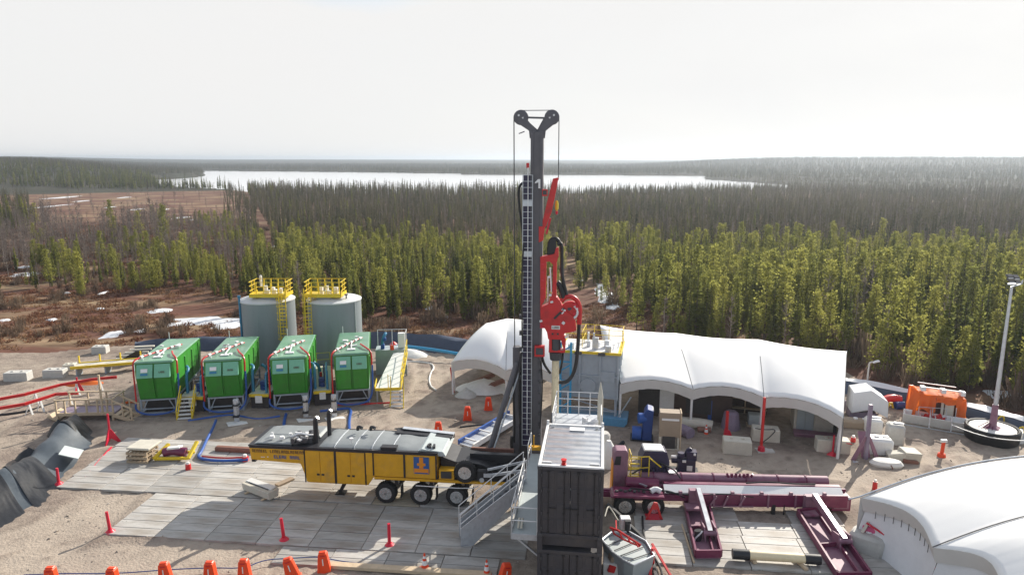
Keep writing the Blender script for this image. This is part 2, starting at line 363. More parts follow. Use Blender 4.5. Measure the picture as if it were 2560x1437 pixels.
def track_z(x, y):
    dx, dy = TS[:, 2] - TS[:, 0], TS[:, 3] - TS[:, 1]; t = np.clip(((x - TS[:, 0]) * dx + (y - TS[:, 1]) * dy) / (dx * dx + dy * dy), 0, 1)
    d = np.abs(np.hypot(x - TS[:, 0] - t * dx, y - TS[:, 1] - t * dy) - 0.95); d = float(d.min())
    return -0.075 * math.exp(-(d / .22) ** 2) + 0.05 * math.exp(-((d - .42) / .16) ** 2)
def pad_z(x, y):
    return 0.06 + 0.10 * (fbm(x * .22, y * .22, 3) - .25) + 0.07 * (fbm(x * .9 + y * .3, y * .5, 11) - .25) + .05 * (vnoise(x * 2.3, y * 2.3, 5) - .5) + track_z(x, y) * (.5 + .8 * vnoise(x * .5, y * .5, 19))
bm = bmesh.new()
cache = {}; ST = 0.3
def gv(i, j):
    if (i, j) not in cache:
        x, y = i * ST, j * ST; cache[(i, j)] = bm.verts.new((x, y, max(0.015, pad_z(x, y))))
    return cache[(i, j)]
for j in range(53, 220):
    for i in range(-190, 165):
        if inpoly((i + .5) * ST, (j + .5) * ST, PAD): bm.faces.new((gv(i, j), gv(i + 1, j), gv(i + 1, j + 1), gv(i, j + 1)))
me = bpy.data.meshes.new('gravel_pad'); bm.to_mesh(me); bm.free(); me.polygons.foreach_set('use_smooth', [True] * len(me.polygons))
mat('gravel', (0.238, 0.190, 0.157), 0.92, var=0.28, scale=2.4, bump=1.0, bscale=9.0, col2=(0.345, 0.290, 0.235), c2pos=(0.40, 0.66), c2scale=0.30, spec=0.2)
ta = me.attributes.new('track', 'FLOAT', 'POINT'); ta.data.foreach_set('value', [max(0.0, min(1.0, -track_z(v.co.x, v.co.y) * 13.0 + .35 * (fbm(v.co.x * .6, v.co.y * .6, 71) - .5))) for v in me.vertices])
gm_t = MAT['gravel'].node_tree; gb_ = gm_t.nodes['Principled BSDF']; lk_ = gb_.inputs['Base Color'].links[0]; src_ = lk_.from_socket
at_ = gm_t.nodes.new('ShaderNodeAttribute'); at_.attribute_name = 'track'; mx_ = gm_t.nodes.new('ShaderNodeMix'); mx_.data_type = 'RGBA'; mx_.inputs[7].default_value = (0.42, 0.355, 0.29, 1)
ml_ = gm_t.nodes.new('ShaderNodeMath'); ml_.operation = 'MULTIPLY'; ml_.inputs[1].default_value = 0.75; gm_t.links.new(at_.outputs['Fac'], ml_.inputs[0]); gm_t.links.new(ml_.outputs[0], mx_.inputs[0]); gm_t.links.new(src_, mx_.inputs[6])
wn_ = gm_t.nodes.new('ShaderNodeTexNoise'); wn_.inputs['Scale'].default_value = 0.16; wn_.inputs['Detail'].default_value = 5; wtc = gm_t.nodes.new('ShaderNodeTexCoord'); gm_t.links.new(wtc.outputs['Object'], wn_.inputs['Vector'])
wr_ = gm_t.nodes.new('ShaderNodeMapRange'); wr_.inputs[1].default_value = 0.56; wr_.inputs[2].default_value = 0.68; wr_.inputs[3].default_value = 1.0; wr_.inputs[4].default_value = 0.62; gm_t.links.new(wn_.outputs[0], wr_.inputs[0])
wv_ = gm_t.nodes.new('ShaderNodeVectorMath'); wv_.operation = 'SCALE'; gm_t.links.new(mx_.outputs[2], wv_.inputs[0]); gm_t.links.new(wr_.outputs[0], wv_.inputs['Scale']); gm_t.links.new(wv_.outputs[0], gb_.inputs['Base Color'])
me.materials.append(MAT['gravel']); pad = bpy.data.objects.new('gravel_pad', me); COL.objects.link(pad); structure(pad)
# patches of old snow and meltwater lying on the bog
def patch(cx, cy, wx, wy, seed, m='snow', name='snow_patch', z=0.05):
    pr = random.Random(seed); c = G(cx, cy); n = 26; b = MB()
    ex = (G(cx + wx, cy) - G(cx - wx, cy)).x / 2; ey = abs((G(cx, cy - wy) - G(cx, cy + wy)).y) / 2
    ring = []
    for i in range(n):
        t = 2 * math.pi * i / n; q = 0.55 + 0.75 * vnoise(math.cos(t) * 2.2 + seed, math.sin(t) * 2.2 + seed * 2, seed) + pr.uniform(-.08, .08)
        ring.append((c.x + ex * q * math.cos(t), c.y + ey * q * math.sin(t)))
    vs = [(c.x, c.y, z + 0.10)] + [(lerp(c.x, x, .6), lerp(c.y, y, .6), z + 0.08) for x, y in ring] + [(x, y, z - .06) for x, y in ring]
    fs = [(0, 1 + i, 1 + (i + 1) % n) for i in range(n)] + [(1 + i, 1 + n + i, 1 + n + (i + 1) % n, 1 + (i + 1) % n) for i in range(n)]
    b.add(vs, fs); structure(b.build(name, m, smooth=True))
for k, q in enumerate([(283, 836, 26, 12), (352, 828, 16, 5), (400, 777, 26, 6), (512, 803, 90, 12), (430, 812, 40, 6), (560, 812, 45, 10), (130, 800, 14, 3), (250, 773, 14, 3), (66, 686, 30, 8), (60, 668, 25, 5), (168, 697, 7, 3), (105, 518, 14, 8), (155, 494, 16, 4), (205, 503, 9, 2.5), (310, 494, 9, 2), (340, 524, 10, 2.5), (277, 518, 6, 2), (455, 544, 14, 3), (480, 550, 9, 2), (410, 524, 8, 1.6), (715, 607, 12, 10), (735, 614, 10, 7), (1105, 795, 14, 18), (1075, 770, 10, 6), (1165, 698, 18, 5), (1515, 742, 28, 22), (1505, 716, 16, 8), (1450, 700, 8, 4), (2440, 499, 30, 3), (2120, 566, 8, 3), (258, 733, 8, 4), (515, 672, 6, 3), (8, 802, 12, 4), (1535, 768, 22, 8), (2500, 985, 60, 12), (560, 700, 10, 3), (165, 733, 14, 2)]):
    patch(*q, seed=k + 3)

# ---------------------------------------------------------------- trees
def leafmat(name, c1, c2, trans=0.62, c3=None):
    m = bpy.data.materials.new(name); m.use_nodes = True; nt = m.node_tree; N = nt.nodes; K = nt.links.new; N.clear()
    o = N.new('ShaderNodeOutputMaterial'); oi = N.new('ShaderNodeObjectInfo'); g = N.new('ShaderNodeNewGeometry')
    r = N.new('ShaderNodeValToRGB'); r.color_ramp.elements[0].color = (*c1, 1); r.color_ramp.elements[1].color = (*c2, 1)
    if c3: e = r.color_ramp.elements.new(0.93); e.color = (*c3, 1); r.color_ramp.elements[1].position = 0.86
    ns = N.new('ShaderNodeTexNoise'); ns.inputs['Scale'].default_value = 0.012; ns.inputs['Detail'].default_value = 3; K(g.outputs['Position'], ns.inputs['Vector'])
    mr = N.new('ShaderNodeMapRange'); mr.inputs[1].default_value = 0.3; mr.inputs[2].default_value = 0.7; mr.inputs[3].default_value = -0.25; mr.inputs[4].default_value = 0.25; K(ns.outputs[0], mr.inputs[0])
    ad = N.new('ShaderNodeMath'); ad.operation = 'ADD'; K(oi.outputs['Random'], ad.inputs[0]); K(mr.outputs[0], ad.inputs[1]); K(ad.outputs[0], r.inputs[0])
    n2 = N.new('ShaderNodeTexNoise'); n2.inputs['Scale'].default_value = 1.3; K(g.outputs['Position'], n2.inputs['Vector'])
    m2 = N.new('ShaderNodeMapRange'); m2.inputs[1].default_value = 0.3; m2.inputs[2].default_value = 0.7; m2.inputs[3].default_value = 0.86; m2.inputs[4].default_value = 1.14; K(n2.outputs[0], m2.inputs[0])
    vm = N.new('ShaderNodeVectorMath'); vm.operation = 'SCALE'; K(r.outputs[0], vm.inputs[0]); K(m2.outputs[0], vm.inputs['Scale'])
    d = N.new('ShaderNodeBsdfDiffuse'); t = N.new('ShaderNodeBsdfTranslucent'); K(vm.outputs[0], d.inputs[0]); K(vm.outputs[0], t.inputs[0])
    mx = N.new('ShaderNodeMixShader'); mx.inputs[0].default_value = trans; K(d.outputs[0], mx.inputs[1]); K(t.outputs[0], mx.inputs[2]); K(mx.outputs[0], o.inputs[0])
    MAT[name] = m
leafmat('spruce_needles', (0.112, 0.132, 0.042), (0.245, 0.250, 0.062))
leafmat('pine_needles', (0.190, 0.202, 0.050), (0.345, 0.335, 0.085))
leafmat('bare_twigs', (0.150, 0.120, 0.108), (0.250, 0.208, 0.180), 0.3)
leafmat('old_spruce', (0.082, 0.086, 0.046), (0.195, 0.172, 0.102), 0.5)
leafmat('shrub_twigs', (0.105, 0.070, 0.055), (0.260, 0.195, 0.135), 0.25)
mat('bark', (0.085, 0.065, 0.052), 0.9, var=0.3, scale=8)
mat('pale_bark', (0.235, 0.20, 0.175), 0.9, var=0.25, scale=8)
def crown_spruce(seed, wid=0.15, whorls=24, per=6, gap=0.10):
    q = random.Random(seed); b = MB(); lean = q.uniform(-.02, .02)
    for k in range(whorls):
        h = lerp(gap, 0.985, (k + q.uniform(-.3, .3)) / (whorls - 1)); h = min(max(h, 0.04), 0.985)
        rr = wid * ((1 - h) ** 0.75) * q.uniform(0.62, 1.12) + 0.008
        if h < 0.25: rr *= lerp(0.55, 1, (h - gap) / (0.25 - gap + 1e-6)) if h > gap else .55
        a0 = q.uniform(0, 6.28)
        for i in range(per):
            if q.random() < 0.10: continue
            a = a0 + 6.283 * i / per + q.uniform(-.3, .3); L_ = rr * q.uniform(.7, 1.25); dr = q.uniform(-.02, .045) * (1 - h) + 0.012
            dx, dy = math.cos(a), math.sin(a); w2 = L_ * q.uniform(.22, .40) + 0.006; tw = q.uniform(-.5, .5) * w2
            c = (lean * h, 0)
            p0 = (c[0] + dx * .006, c[1] + dy * .006, h)
            m1 = (c[0] + dx * L_ * .55 - dy * w2, c[1] + dy * L_ * .55 + dx * w2, h - dr * .4 + tw); m2 = (c[0] + dx * L_ * .55 + dy * w2, c[1] + dy * L_ * .55 - dx * w2, h - dr * .4 - tw)
            tip = (c[0] + dx * L_, c[1] + dy * L_, h - dr); hang = (c[0] + dx * L_ * .62, c[1] + dy * L_ * .62, h - dr - q.uniform(.018, .042))
            b.add([p0, m1, tip, m2, hang], [(0, 1, 2), (0, 2, 3), (0, 2, 4)])
    b.add([(0.010, 0, .95), (-.010, .004, .95), (0, 0, 1.02), (0, -.01, .95)], [(0, 1, 2), (1, 3, 2), (3, 0, 2)])
    return b
def crown_pine(seed, wid=0.2, clumps=150, base=0.16):
    q = random.Random(seed); b = MB()
    for k in range(clumps):
        h = base + (1 - base) * (k / clumps) ** 1.15 * 0.985; env = wid * lerp(.7, 1.05, min(1, (h - base) / .22)) * (1.02 - ((h - base) / (1 - base)) ** 1.25)
        a = q.uniform(0, 6.28); rr = env * math.sqrt(q.uniform(.08, 1.0)); cx, cy = rr * math.cos(a), rr * math.sin(a); s = q.uniform(.010, .022)
        for i in range(9):
            n = Vector((q.gauss(0, 1), q.gauss(0, 1), q.gauss(0, 1))).normalized(); u = n.orthogonal().normalized() * s * q.uniform(.6, 1.2); v = n.cross(u).normalized() * s * q.uniform(.5, 1.0)
            c = Vector((cx + q.gauss(0, s * 1.9), cy + q.gauss(0, s * 1.9), h + q.gauss(0, s * .9)))
            b.add([c - u, c - v * .8, c + u, c + v], [(0, 1, 2, 3)])
    return b
def crown_bare(seed, n=34):
    q = random.Random(seed); b = MB()
    for k in range(n):
        h = q.uniform(.12, .92); a = q.uniform(0, 6.28); L_ = q.uniform(.08, .2) * (1.1 - h * .6); up = q.uniform(.03, .22)
        p = Vector((0, 0, h)); e = p + Vector((math.cos(a) * L_, math.sin(a) * L_, up * L_ * 4)); s = Vector((-math.sin(a), math.cos(a), 0)) * .0055
        b.add([p - s, p + s, e + s * .4, e - s * .4], [(0, 1, 2, 3)]); up2 = Vector((0, 0, .0055)); b.add([p - up2, p + up2, e], [(0, 1, 2)])
        for j in range(3):
            t = q.uniform(.3, .9); p2 = p.lerp(e, t); a2 = a + q.uniform(-1, 1); e2 = p2 + Vector((math.cos(a2) * L_ * .5, math.sin(a2) * L_ * .5, q.uniform(.02, .09)))
            b.add([p2 - s * .7, p2 + s * .7, e2], [(0, 1, 2)])
    return b
def trunk(r=0.013, top=0.95): return MB().cyl((0, 0, -0.02), (0, 0, top), r, r * .25, n=6)
def twig_clump(seed):
    q = random.Random(seed); b = MB()
    for k in range(70):
        a = q.uniform(0, 6.28); rr = q.uniform(0, .5); p = Vector((math.cos(a) * rr, math.sin(a) * rr, 0)); e = p * 1.25 + Vector((q.gauss(0, .14), q.gauss(0, .14), q.uniform(.35, 1.0)))
        s = Vector((q.gauss(0, 1), q.gauss(0, 1), 0)).normalized() * q.uniform(.012, .03)
        b.add([p - s * .5, p + s * .5, e + s, e - s], [(0, 1, 2, 3)])
    return b
KINDS = {}
def joined(cr_, tr_, leaf, bark):
    b = MB(); b.add(cr_.v, cr_.f, 0); b.add(tr_.v, tr_.f, 1); return b.mesh('tree', [leaf, bark], fix=False)
for kind, leaf, bark, fn, nvar in (('spruce', 'spruce_needles', 'bark', lambda s: crown_spruce(s, (.12, .15, .10)[s % 3]), 3),
                                   ('pine', 'pine_needles', 'bark', lambda s: crown_pine(s, (.15, .19, .13)[s % 3]), 3),
                                   ('bare', 'bare_twigs', 'pale_bark', lambda s: crown_bare(s), 3),
                                   ('old', 'old_spruce', 'bark', lambda s: crown_spruce(s + 40, (.075, .095, .062)[s % 3], 20, 5), 3)):
    KINDS[kind] = []
    for i in range(nvar):
        c_, t_ = fn(i + 3), trunk(0.012 if kind != 'bare' else 0.0105, .93)
        KINDS[kind].append((c_.mesh('crown', leaf, fix=False), t_.mesh('trunk', bark, smooth=True), joined(c_, t_, leaf, bark)))
shrub_meshes = [twig_clump(s).mesh('shrub', 'shrub_twigs', fix=False) for s in (1, 2, 3)]

def pad_edge(px):      # ground line (picture height) where the trees may start
    P_ = [(-400, 760), (0, 752), (150, 748), (330, 735), (500, 735), (600, 760), (680, 790), (900, 806), (1010, 800), (1060, 780), (1100, 800), (1300, 812), (1440, 815), (1480, 770), (1560, 775), (1600, 850), (1800, 868), (2000, 880), (2120, 935), (2200, 955), (2300, 972), (2450, 985), (2560, 1005), (3000, 1090)]
    for a, c in zip(P_, P_[1:]):
        if a[0] <= px < c[0]: return lerp(a[1], c[1], (px - a[0]) / (c[0] - a[0]))
    return 752
POINTS = []   # (kind, x, y, z, height)
q = random.Random(42)
def band(r0, r1, dens, a0=-41, a1=41):
    area = (r1 * r1 - r0 * r0) * R(a1 - a0) / 2
    for _ in range(int(area * dens)):
        r = math.sqrt(q.uniform(r0 * r0, r1 * r1)); a = R(q.uniform(a0, a1)); x, y = r * math.sin(a), r * math.cos(a)
        px, py = PROJ((x, y, 0)); z = height(x, y)
        if z < -1: continue
        e = pad_edge(px); k = None; hh = 6.4
        clump = fbm(x / 9, y / 9, 21); big = fbm(x / 45, y / 45, 5)
        if px < 625 + 25 * math.sin(py * .05):
            if py > e: continue
            hh = 6.4
            if py > 592 - 22 * math.sin(px * .013) or (px > 420 and py > 556):                                     # scattered green trees in the bog
                t = clump + (0.15 if (615 < py < 735 and 280 < px < 620) or (px < 210 and py > 655) else -.06) + (px / 625) * .08
                k = None
                if t > (.60 if px > 320 else .635 if py > 655 else .69) and q.random() < .5: k = 'spruce' if q.random() < .45 else 'pine'
                elif py < 720 and q.random() < (.55 if py < 670 else .12): k = 'bare'
                elif q.random() < (.07 if px > 240 else .03): k = 'spruce' if q.random() < .5 else 'pine'; hh = 3.4
                if hh != 3.4: hh = (4.6 if px < 280 else 3.9) if k != 'bare' else 4.6
            elif py > 566 - 12 * math.sin(px * .02):
                if px > 480 and clump + (px - 480) / 600 > .52: k = 'spruce' if q.random() < .7 else 'pine'
                elif q.random() < .42: k = 'bare'
                elif px < 70 and q.random() < .5: k = 'spruce'
                elif q.random() < .04: k = 'pine'
                hh = 6.6
            elif py > 474:
                if px < 75 and py > 500 and q.random() < .4: k = 'old'
                elif q.random() < .012: k = 'bare'
                elif px > 560 and q.random() < .25: k = 'old'
                hh = 5.5
            else: k = 'old' if q.random() < .45 else 'spruce'; hh = 6.6
        else:
            if py > e: continue
            if 575 < px < 680 and 470 < py < 640 and abs(px - (600 + (py - 480) * .62)) < (18 if py < 600 else 30): continue   # the cut line
            if 1380 < px < 1470 and 640 < py < 800 and abs(px - 1425) < 16: continue
            if 1440 < px < 1590 and py > 700 and q.random() < .80: continue
            if 1040 < px < 1110 and py > 720 and q.random() < .7: continue
            far = sstep(655 + (35 if px > 1650 else 0), 590 + (25 if px > 1650 else 0), py + 40 * (big - .5) * 2)
            if q.random() < far:
                u = q.random(); k = 'old' if u < .80 else ('bare' if u < .93 else 'spruce')
                if px > 1900 and u > .6: k = 'bare' if u < .8 else 'old'
            else:
                u = q.random() + (clump - .5) * .9
                k = 'pine' if u < (.50 if px > 1500 or py < 680 else .28) else 'spruce'
                if q.random() < .05: k = 'bare'
            hh = ((5.4 if px < 1500 else 6.3) * lerp(.80, 1, sstep(640, 800, py))) * lerp(1.5 if px < 1400 else .92, 1, sstep(478, 540, py))
            if clump < .36 and py > 600 and q.random() < .55: continue
        if k in ('pine', 'spruce') and px > 625 and q.random() < .42: hh *= .48
        if k: POINTS.append((k, x, y, z, hh * q.choice((q.uniform(.40, .8), q.uniform(.65, 1.25), q.uniform(.7, 1.05)))))
band(47, 75, .62); band(75, 130, .72); band(130, 250, .52); band(250, 420, .24); band(420, 640, .085)
NEARN = len(POINTS)
FARP = []
def far_band(r0, r1, dens, a0, a1, s=1.0):
    area = (r1 * r1 - r0 * r0) * R(a1 - a0) / 2
    for _ in range(int(area * dens)):
        r = math.sqrt(q.uniform(r0 * r0, r1 * r1)); a = R(q.uniform(a0, a1)); x, y = r * math.sin(a), r * math.cos(a); z = height(x, y)
        if z > -1: FARP.append(('old' if q.random() < .8 else 'spruce', x, y, z - .3, q.uniform(5, 8.5) * s))
far_band(640, 1000, .05, -41, 41, .8); far_band(1000, 1700, .022, -41, 41, .85)

def lab(k, px):
    side = 'on the open bog left of the tanks' if px < 625 else ('at the forest edge behind the right-hand berm' if px > 2000 else ('in the forest front behind the white canopies' if px > 1110 else 'in the forest front behind the grey tanks'))
    return {'spruce': 'narrow dark green spruce ', 'pine': 'bushy yellow-green conifer ', 'bare': 'thin leafless grey tree ', 'old': 'slim grey-green old spruce '}[k] + side
NEAR, REST = [], []
for p in POINTS:
    px, py = PROJ(p[1:4]); (NEAR if -60 < px < 2620 else REST).append((math.hypot(p[1], p[2]), px, p))
NEAR.sort(key=lambda t: t[0]); PROTO = {}
def plant(i, px, p):
    k, x, y, z, hh = p; vi = i % len(KINDS[k]); nm = {'spruce': 'spruce_tree', 'pine': 'pine_tree', 'bare': 'bare_tree', 'old': 'spruce_tree'}[k]
    l = lab(k, px); t = thing(nm, l, 'tree', (x, y, z), q.uniform(0, 6.28), 'trees: ' + l); t.scale = (hh * q.uniform(.9, 1.1),) * 2 + (hh,)
    for nm2, me_ in (('crown', KINDS[k][vi][0]), ('trunk', KINDS[k][vi][1])):
        o = bpy.data.objects.new(nm2, me_); COL.objects.link(o); o.parent = t
count = {'g': 0, 'bare': 0}
for i, (d, px, p) in enumerate(NEAR):
    c = 'bare' if p[0] == 'bare' else 'g'
    if count[c] < (290 if c == 'g' else 150): count[c] += 1; plant(i, px, p)
    else: REST.append((d, px, p))
def scatter(name, pts, meshes, xy=(.9, 1.12)):
    col = bpy.data.collections.new(name + '_sources')
    for i, me_ in enumerate(meshes):
        o = bpy.data.objects.new('%s_%02d' % (name, i), me_); col.objects.link(o)
    me = bpy.data.meshes.new(name); me.from_pydata([p[0] for p in pts], [], [])
    for nm_, ty_ in (('scl', 'FLOAT_VECTOR'), ('rot', 'FLOAT_VECTOR'), ('var', 'INT')): me.attributes.new(nm_, ty_, 'POINT')
    sv, rv, vv = [], [], []
    for p in pts:
        s = q.uniform(*xy); sv += [p[1] * s, p[1] * s, p[2] if len(p) > 2 else p[1]]; vv.append(q.randrange(len(meshes))); rv += [q.uniform(-.04, .04), q.uniform(-.04, .04), q.uniform(0, 6.28)]
    me.attributes['scl'].data.foreach_set('vector', sv); me.attributes['rot'].data.foreach_set('vector', rv); me.attributes['var'].data.foreach_set('value', vv)
    o = bpy.data.objects.new(name, me); COL.objects.link(o); stuff(o)
    ng = bpy.data.node_groups.new(name, 'GeometryNodeTree'); ng.interface.new_socket('Geometry', in_out='INPUT', socket_type='NodeSocketGeometry'); ng.interface.new_socket('Geometry', in_out='OUTPUT', socket_type='NodeSocketGeometry')
    N = ng.nodes; K = ng.links.new; gi = N.new('NodeGroupInput'); go = N.new('NodeGroupOutput'); ip = N.new('GeometryNodeInstanceOnPoints'); ci = N.new('GeometryNodeCollectionInfo')
    ci.inputs['Collection'].default_value = col; ci.inputs['Separate Children'].default_value = True; ci.inputs['Reset Children'].default_value = True
    def na(nm, ty):
        n = N.new('GeometryNodeInputNamedAttribute'); n.data_type = ty; n.inputs['Name'].default_value = nm; return next(s for s in n.outputs if s.name == 'Attribute' and s.enabled)
    ip.inputs['Pick Instance'].default_value = True
    K(gi.outputs[0], ip.inputs['Points']); K(ci.outputs[0], ip.inputs['Instance']); K(na('var', 'INT'), ip.inputs['Instance Index'])
    er = N.new('FunctionNodeEulerToRotation'); K(na('rot', 'FLOAT_VECTOR'), er.inputs[0]); K(er.outputs[0], ip.inputs['Rotation']); K(na('scl', 'FLOAT_VECTOR'), ip.inputs['Scale']); K(ip.outputs[0], go.inputs[0])
    md = o.modifiers.new('scatter', 'NODES'); md.node_group = ng
    return o
for nm, k in (('spruce_forest', 'spruce'), ('pine_forest', 'pine'), ('bare_thicket', 'bare'), ('old_forest', 'old')):
    pts = [((p[1], p[2], p[3]), p[4]) for _, _, p in REST if p[0] == k]
    scatter(nm, pts, [v[2] for v in KINDS[k]])
scatter('distant_forest', [((p[1], p[2], p[3]), p[4]) for p in FARP], [v[2] for v in KINDS['old']], (.95, 1.35))
SH = []
for _ in range(9000):
    r = math.sqrt(q.uniform(48 ** 2, 190 ** 2)); a = R(q.uniform(-40, 40)); x, y = r * math.sin(a), r * math.cos(a); px, py = PROJ((x, y, 0))
    if inpoly(x, y, PAD) or inpoly(x - 1, y - 2, PAD): continue
    c = fbm(x / 6, y / 6, 77)
    near = py > pad_edge(px) - 40
    if px < 620 and py > 760 and c < .60: continue
    if px < 640 and 590 < py < 750 and c < .40: continue
    if c > (.36 if px > 1950 and near else .42 if near else .52): s = q.uniform(.4, 1.0) * (2.0 if px > 1950 and near else 1.5 if px > 1000 and near else 1.0); SH.append(((x, y, 0), s * 1.2, s * q.uniform(.8, 1.9)))
scatter('undergrowth', SH, shrub_meshes)
leafmat('heath', (0.135, 0.052, 0.034), (0.300, 0.185, 0.105), 0.3)
def heath_clump(seed):
    q2 = random.Random(seed); b = MB()
    for k in range(34):
        a = q2.uniform(0, 6.28); rr = .5 * math.sqrt(q2.random()); p = Vector((math.cos(a) * rr, math.sin(a) * rr, 0)); e = p + Vector((q2.gauss(0, .12), q2.gauss(0, .12), q2.uniform(.25, 1.0) * (1 - rr)))
        s_ = Vector((q2.gauss(0, 1), q2.gauss(0, 1), 0)).normalized() * q2.uniform(.03, .08); b.add([p - s_, p + s_, e], [(0, 1, 2)])
    return b.mesh('heath', 'heath', fix=False)
def stone(seed):
    q2 = random.Random(seed); b = MB(); V = [Vector((q2.gauss(0, 1), q2.gauss(0, 1), q2.gauss(0, 1))).normalized() * q2.uniform(.35, .6) for _ in range(9)]
    bm2 = bmesh.new()
    for v in V: bm2.verts.new((v.x, v.y, v.z * .6))
    bmesh.ops.convex_hull(bm2, input=bm2.verts); me2 = bpy.data.meshes.new('stone'); bm2.to_mesh(me2); bm2.free(); me2.materials.append(MAT['stone']); return me2
mat('stone', (0.30, 0.26, 0.22), 0.85, var=0.4, scale=1.0, rand=0.4)
STN = []
for _ in range(9000):
    r = math.sqrt(q.uniform(23 ** 2, 62 ** 2)); a = R(q.uniform(-40, 40)); x, y = r * math.sin(a), r * math.cos(a)
    if inpoly(x, y, PAD) and fbm(x * .4, y * .4, 61) > .43: s = q.uniform(.03, .10) if q.random() < .94 else q.uniform(.1, .22); STN.append(((x, y, max(.015, pad_z(x, y)) + s * .1), s, s))
scatter('gravel_stones', STN, [stone(k) for k in (1, 2, 3, 4)])
HE = []
for _ in range(26000):
    r = math.sqrt(q.uniform(50 ** 2, 210 ** 2)); a = R(q.uniform(-41, 12)); x, y = r * math.sin(a), r * math.cos(a); px, py = PROJ((x, y, 0))
    if inpoly(x, y, PAD) or inpoly(x - .5, y - 1, PAD) or (px > 640 and py < 760): continue
    if fbm(x / 7, y / 4, 50) > .40: s = q.uniform(.5, 1.5); HE.append(((x, y, -.02), s * 1.1, s * q.uniform(.25, .55)))
scatter('bog_heath', HE, [heath_clump(k) for k in (1, 2, 3)])
# ---------------------------------------------------------------- access mats laid under the rig
SITE = R(-6.0)
def site(u, v, z=0.0):
    o = G(260, 1342); c, s = math.cos(SITE), math.sin(SITE); return Vector((o.x + u * c - v * s, o.y + u * s + v * c, z))
def mat_mesh(wu, wv, ribs, m, nm):
    b = MB(); pw = wv / ribs
    for i in range(ribs): b.box((0, -wv / 2 + pw * (i + .5), 0.055), (wu - .03, pw - .035, .11))
    b.box((0, 0, .035), (wu - .08, wv - .08, .06))
    for sx in (-1, 1):
        for sy in (-1, 1): b.cyl((sx * (wu / 2 - .16), sy * (wv / 2 - .16), .10), (sx * (wu / 2 - .16), sy * (wv / 2 - .16), .116), .05, n=8)
    return b.mesh(nm, m, bevel=.008)
MW, MD = 2.42, 1.3
mm_grey = mat_mesh(MW, MD, 2, 'mat_composite', 'access_mat'); mm_wood = mat_mesh(MW, MD, 5, 'mat_timber', 'access_mat')
qm = random.Random(5)
def lay(u, v, me_, label, group):
    o = bpy.data.objects.new('access_mat', me_); COL.objects.link(o); tag(o, label, 'access mat', group)
    p = site(u, v); o.location = (p.x, p.y, 0.062 + qm.uniform(-.012, .012)); o.rotation_euler = (qm.uniform(-.004, .004), qm.uniform(-.004, .004), SITE + qm.uniform(-.008, .008))
for i in range(8):
    for j in range(3): lay(MW * (i + .5), MD * (j + .5), mm_grey, 'grey composite access mat in the near block by the red posts', 'grey mats in front of the yellow rig')
for i in range(9):
    for j in range(5):
        u = -5.6 + MW * (i + .5) - j * .12
        wood = 10.4 < u < 13.2 and j == 0
        lay(u, 3.98 + MD * (j + .5), mm_wood if wood else mm_grey, 'worn timber mat under the rig belly' if wood else 'grey composite access mat in the far block under and behind the yellow rig', 'timber mats under the rig' if wood else 'grey mats under and behind the rig')
for i in range(4): lay(8.6 + MW * (i + .5), -.72, mm_grey, 'grey composite access mat in the single front row beside the traffic cone', 'front row of grey mats')
# mats under the pipe handler on the right
for i in range(5):
    for j in range(4):
        if (i, j) in ((2, 3), (4, 3), (4, 2)): continue
        lay(24.0 + MW * (i + .5) + j * .1, -.9 + MD * (j + .5) + 1.2, mm_grey, 'grey composite access mat around the maroon pipe handler', 'grey mats under the pipe handler')
b = MB(); p = site(14.6, -1.32)
b.box((0, 0, .075), (6.9, .34, .15)); tag(b.build('timber_plank', 'timber', bevel=.01), 'long pale timber plank lying flat behind the red cone', 'plank', loc=(p.x, p.y, .12), rz=SITE)

# ---------------------------------------------------------------- the drill rig: trailer, mast, top drive in one
RO = site(14.27, 1.62); RO = Vector((-4.52, 31.35, 0.17))
rig = thing('drill_rig', 'yellow trailer drill rig with a tall dark mast and red top drive', 'drill rig', RO, SITE)
W2 = 2.5
b = MB()
body = [(-8.62, 2.02), (-8.67, 2.75), (.86, 2.75), (.86, 1.45), (-2.28, 1.45), (-2.62, .95), (-5.72, .95), (-6.05, 1.92)]
b.prism(body, 0, W2); b.build('body', 'yellow_paint', rig, bevel=.03)
b = MB(); b.box((-3.9, W2 / 2, 2.785), (9.6, W2 + .06, .07)); b.box((-3.9, -.012, 2.70), (9.52, .02, .07)); b.build('deck_edge', 'black_paint', rig)
# cabinet doors and black divider strips on the near side
for x0, x1 in ((-5.78, -5.02), (-5.02, -4.29), (-4.2, -3.46), (-3.46, -2.74)):
    d = MB().box(((x0 + x1) / 2, -.014, 1.83), (x1 - x0 - .03, .03, 1.62)).build('cabinet_door', 'yellow_paint', rig, bevel=.006)
    hx = x1 - .12 if x0 in (-5.78, -4.2) else x0 + .12
    MB().box((hx, -.036, 1.42), (.14, .02, .10)).build('handle', 'black_paint', d, bevel=.005)
MB().box((-2.52, -.014, 2.1), (.34, .03, 1.15)).build('cabinet_door', 'yellow_paint', rig, bevel=.006)
for x, z0, z1, wd in ((-4.245, .97, 2.72, .10), (-5.81, .97, 2.72, .05), (-2.715, .97, 2.72, .05), (-2.31, 1.5, 2.72, .05), (-.75, 1.47, 2.72, .09), (.83, 1.45, 2.74, .07)):
    MB().box((x, -.018, (z0 + z1) / 2), (wd, .04, z1 - z0)).build('divider_strip', 'black_paint', rig)
# crest on the side panel
em = MB().box((.10, -.016, 2.14), (.76, .03, .86)).build('crest', 'logo_blue', rig)
b = MB(); b.box((.10, -.036, 2.28), (.20, .014, .56)); b.box((.10, -.036, 2.20), (.42, .012, .13)); b.box((.10, -.038, 1.86), (.72, .014, .24)); b.build('crest_bars', 'logo_orange', em)
MB().box((.10, -.048, 1.76), (.64, .01, .05)).build('crest_line', 'logo_blue', em)
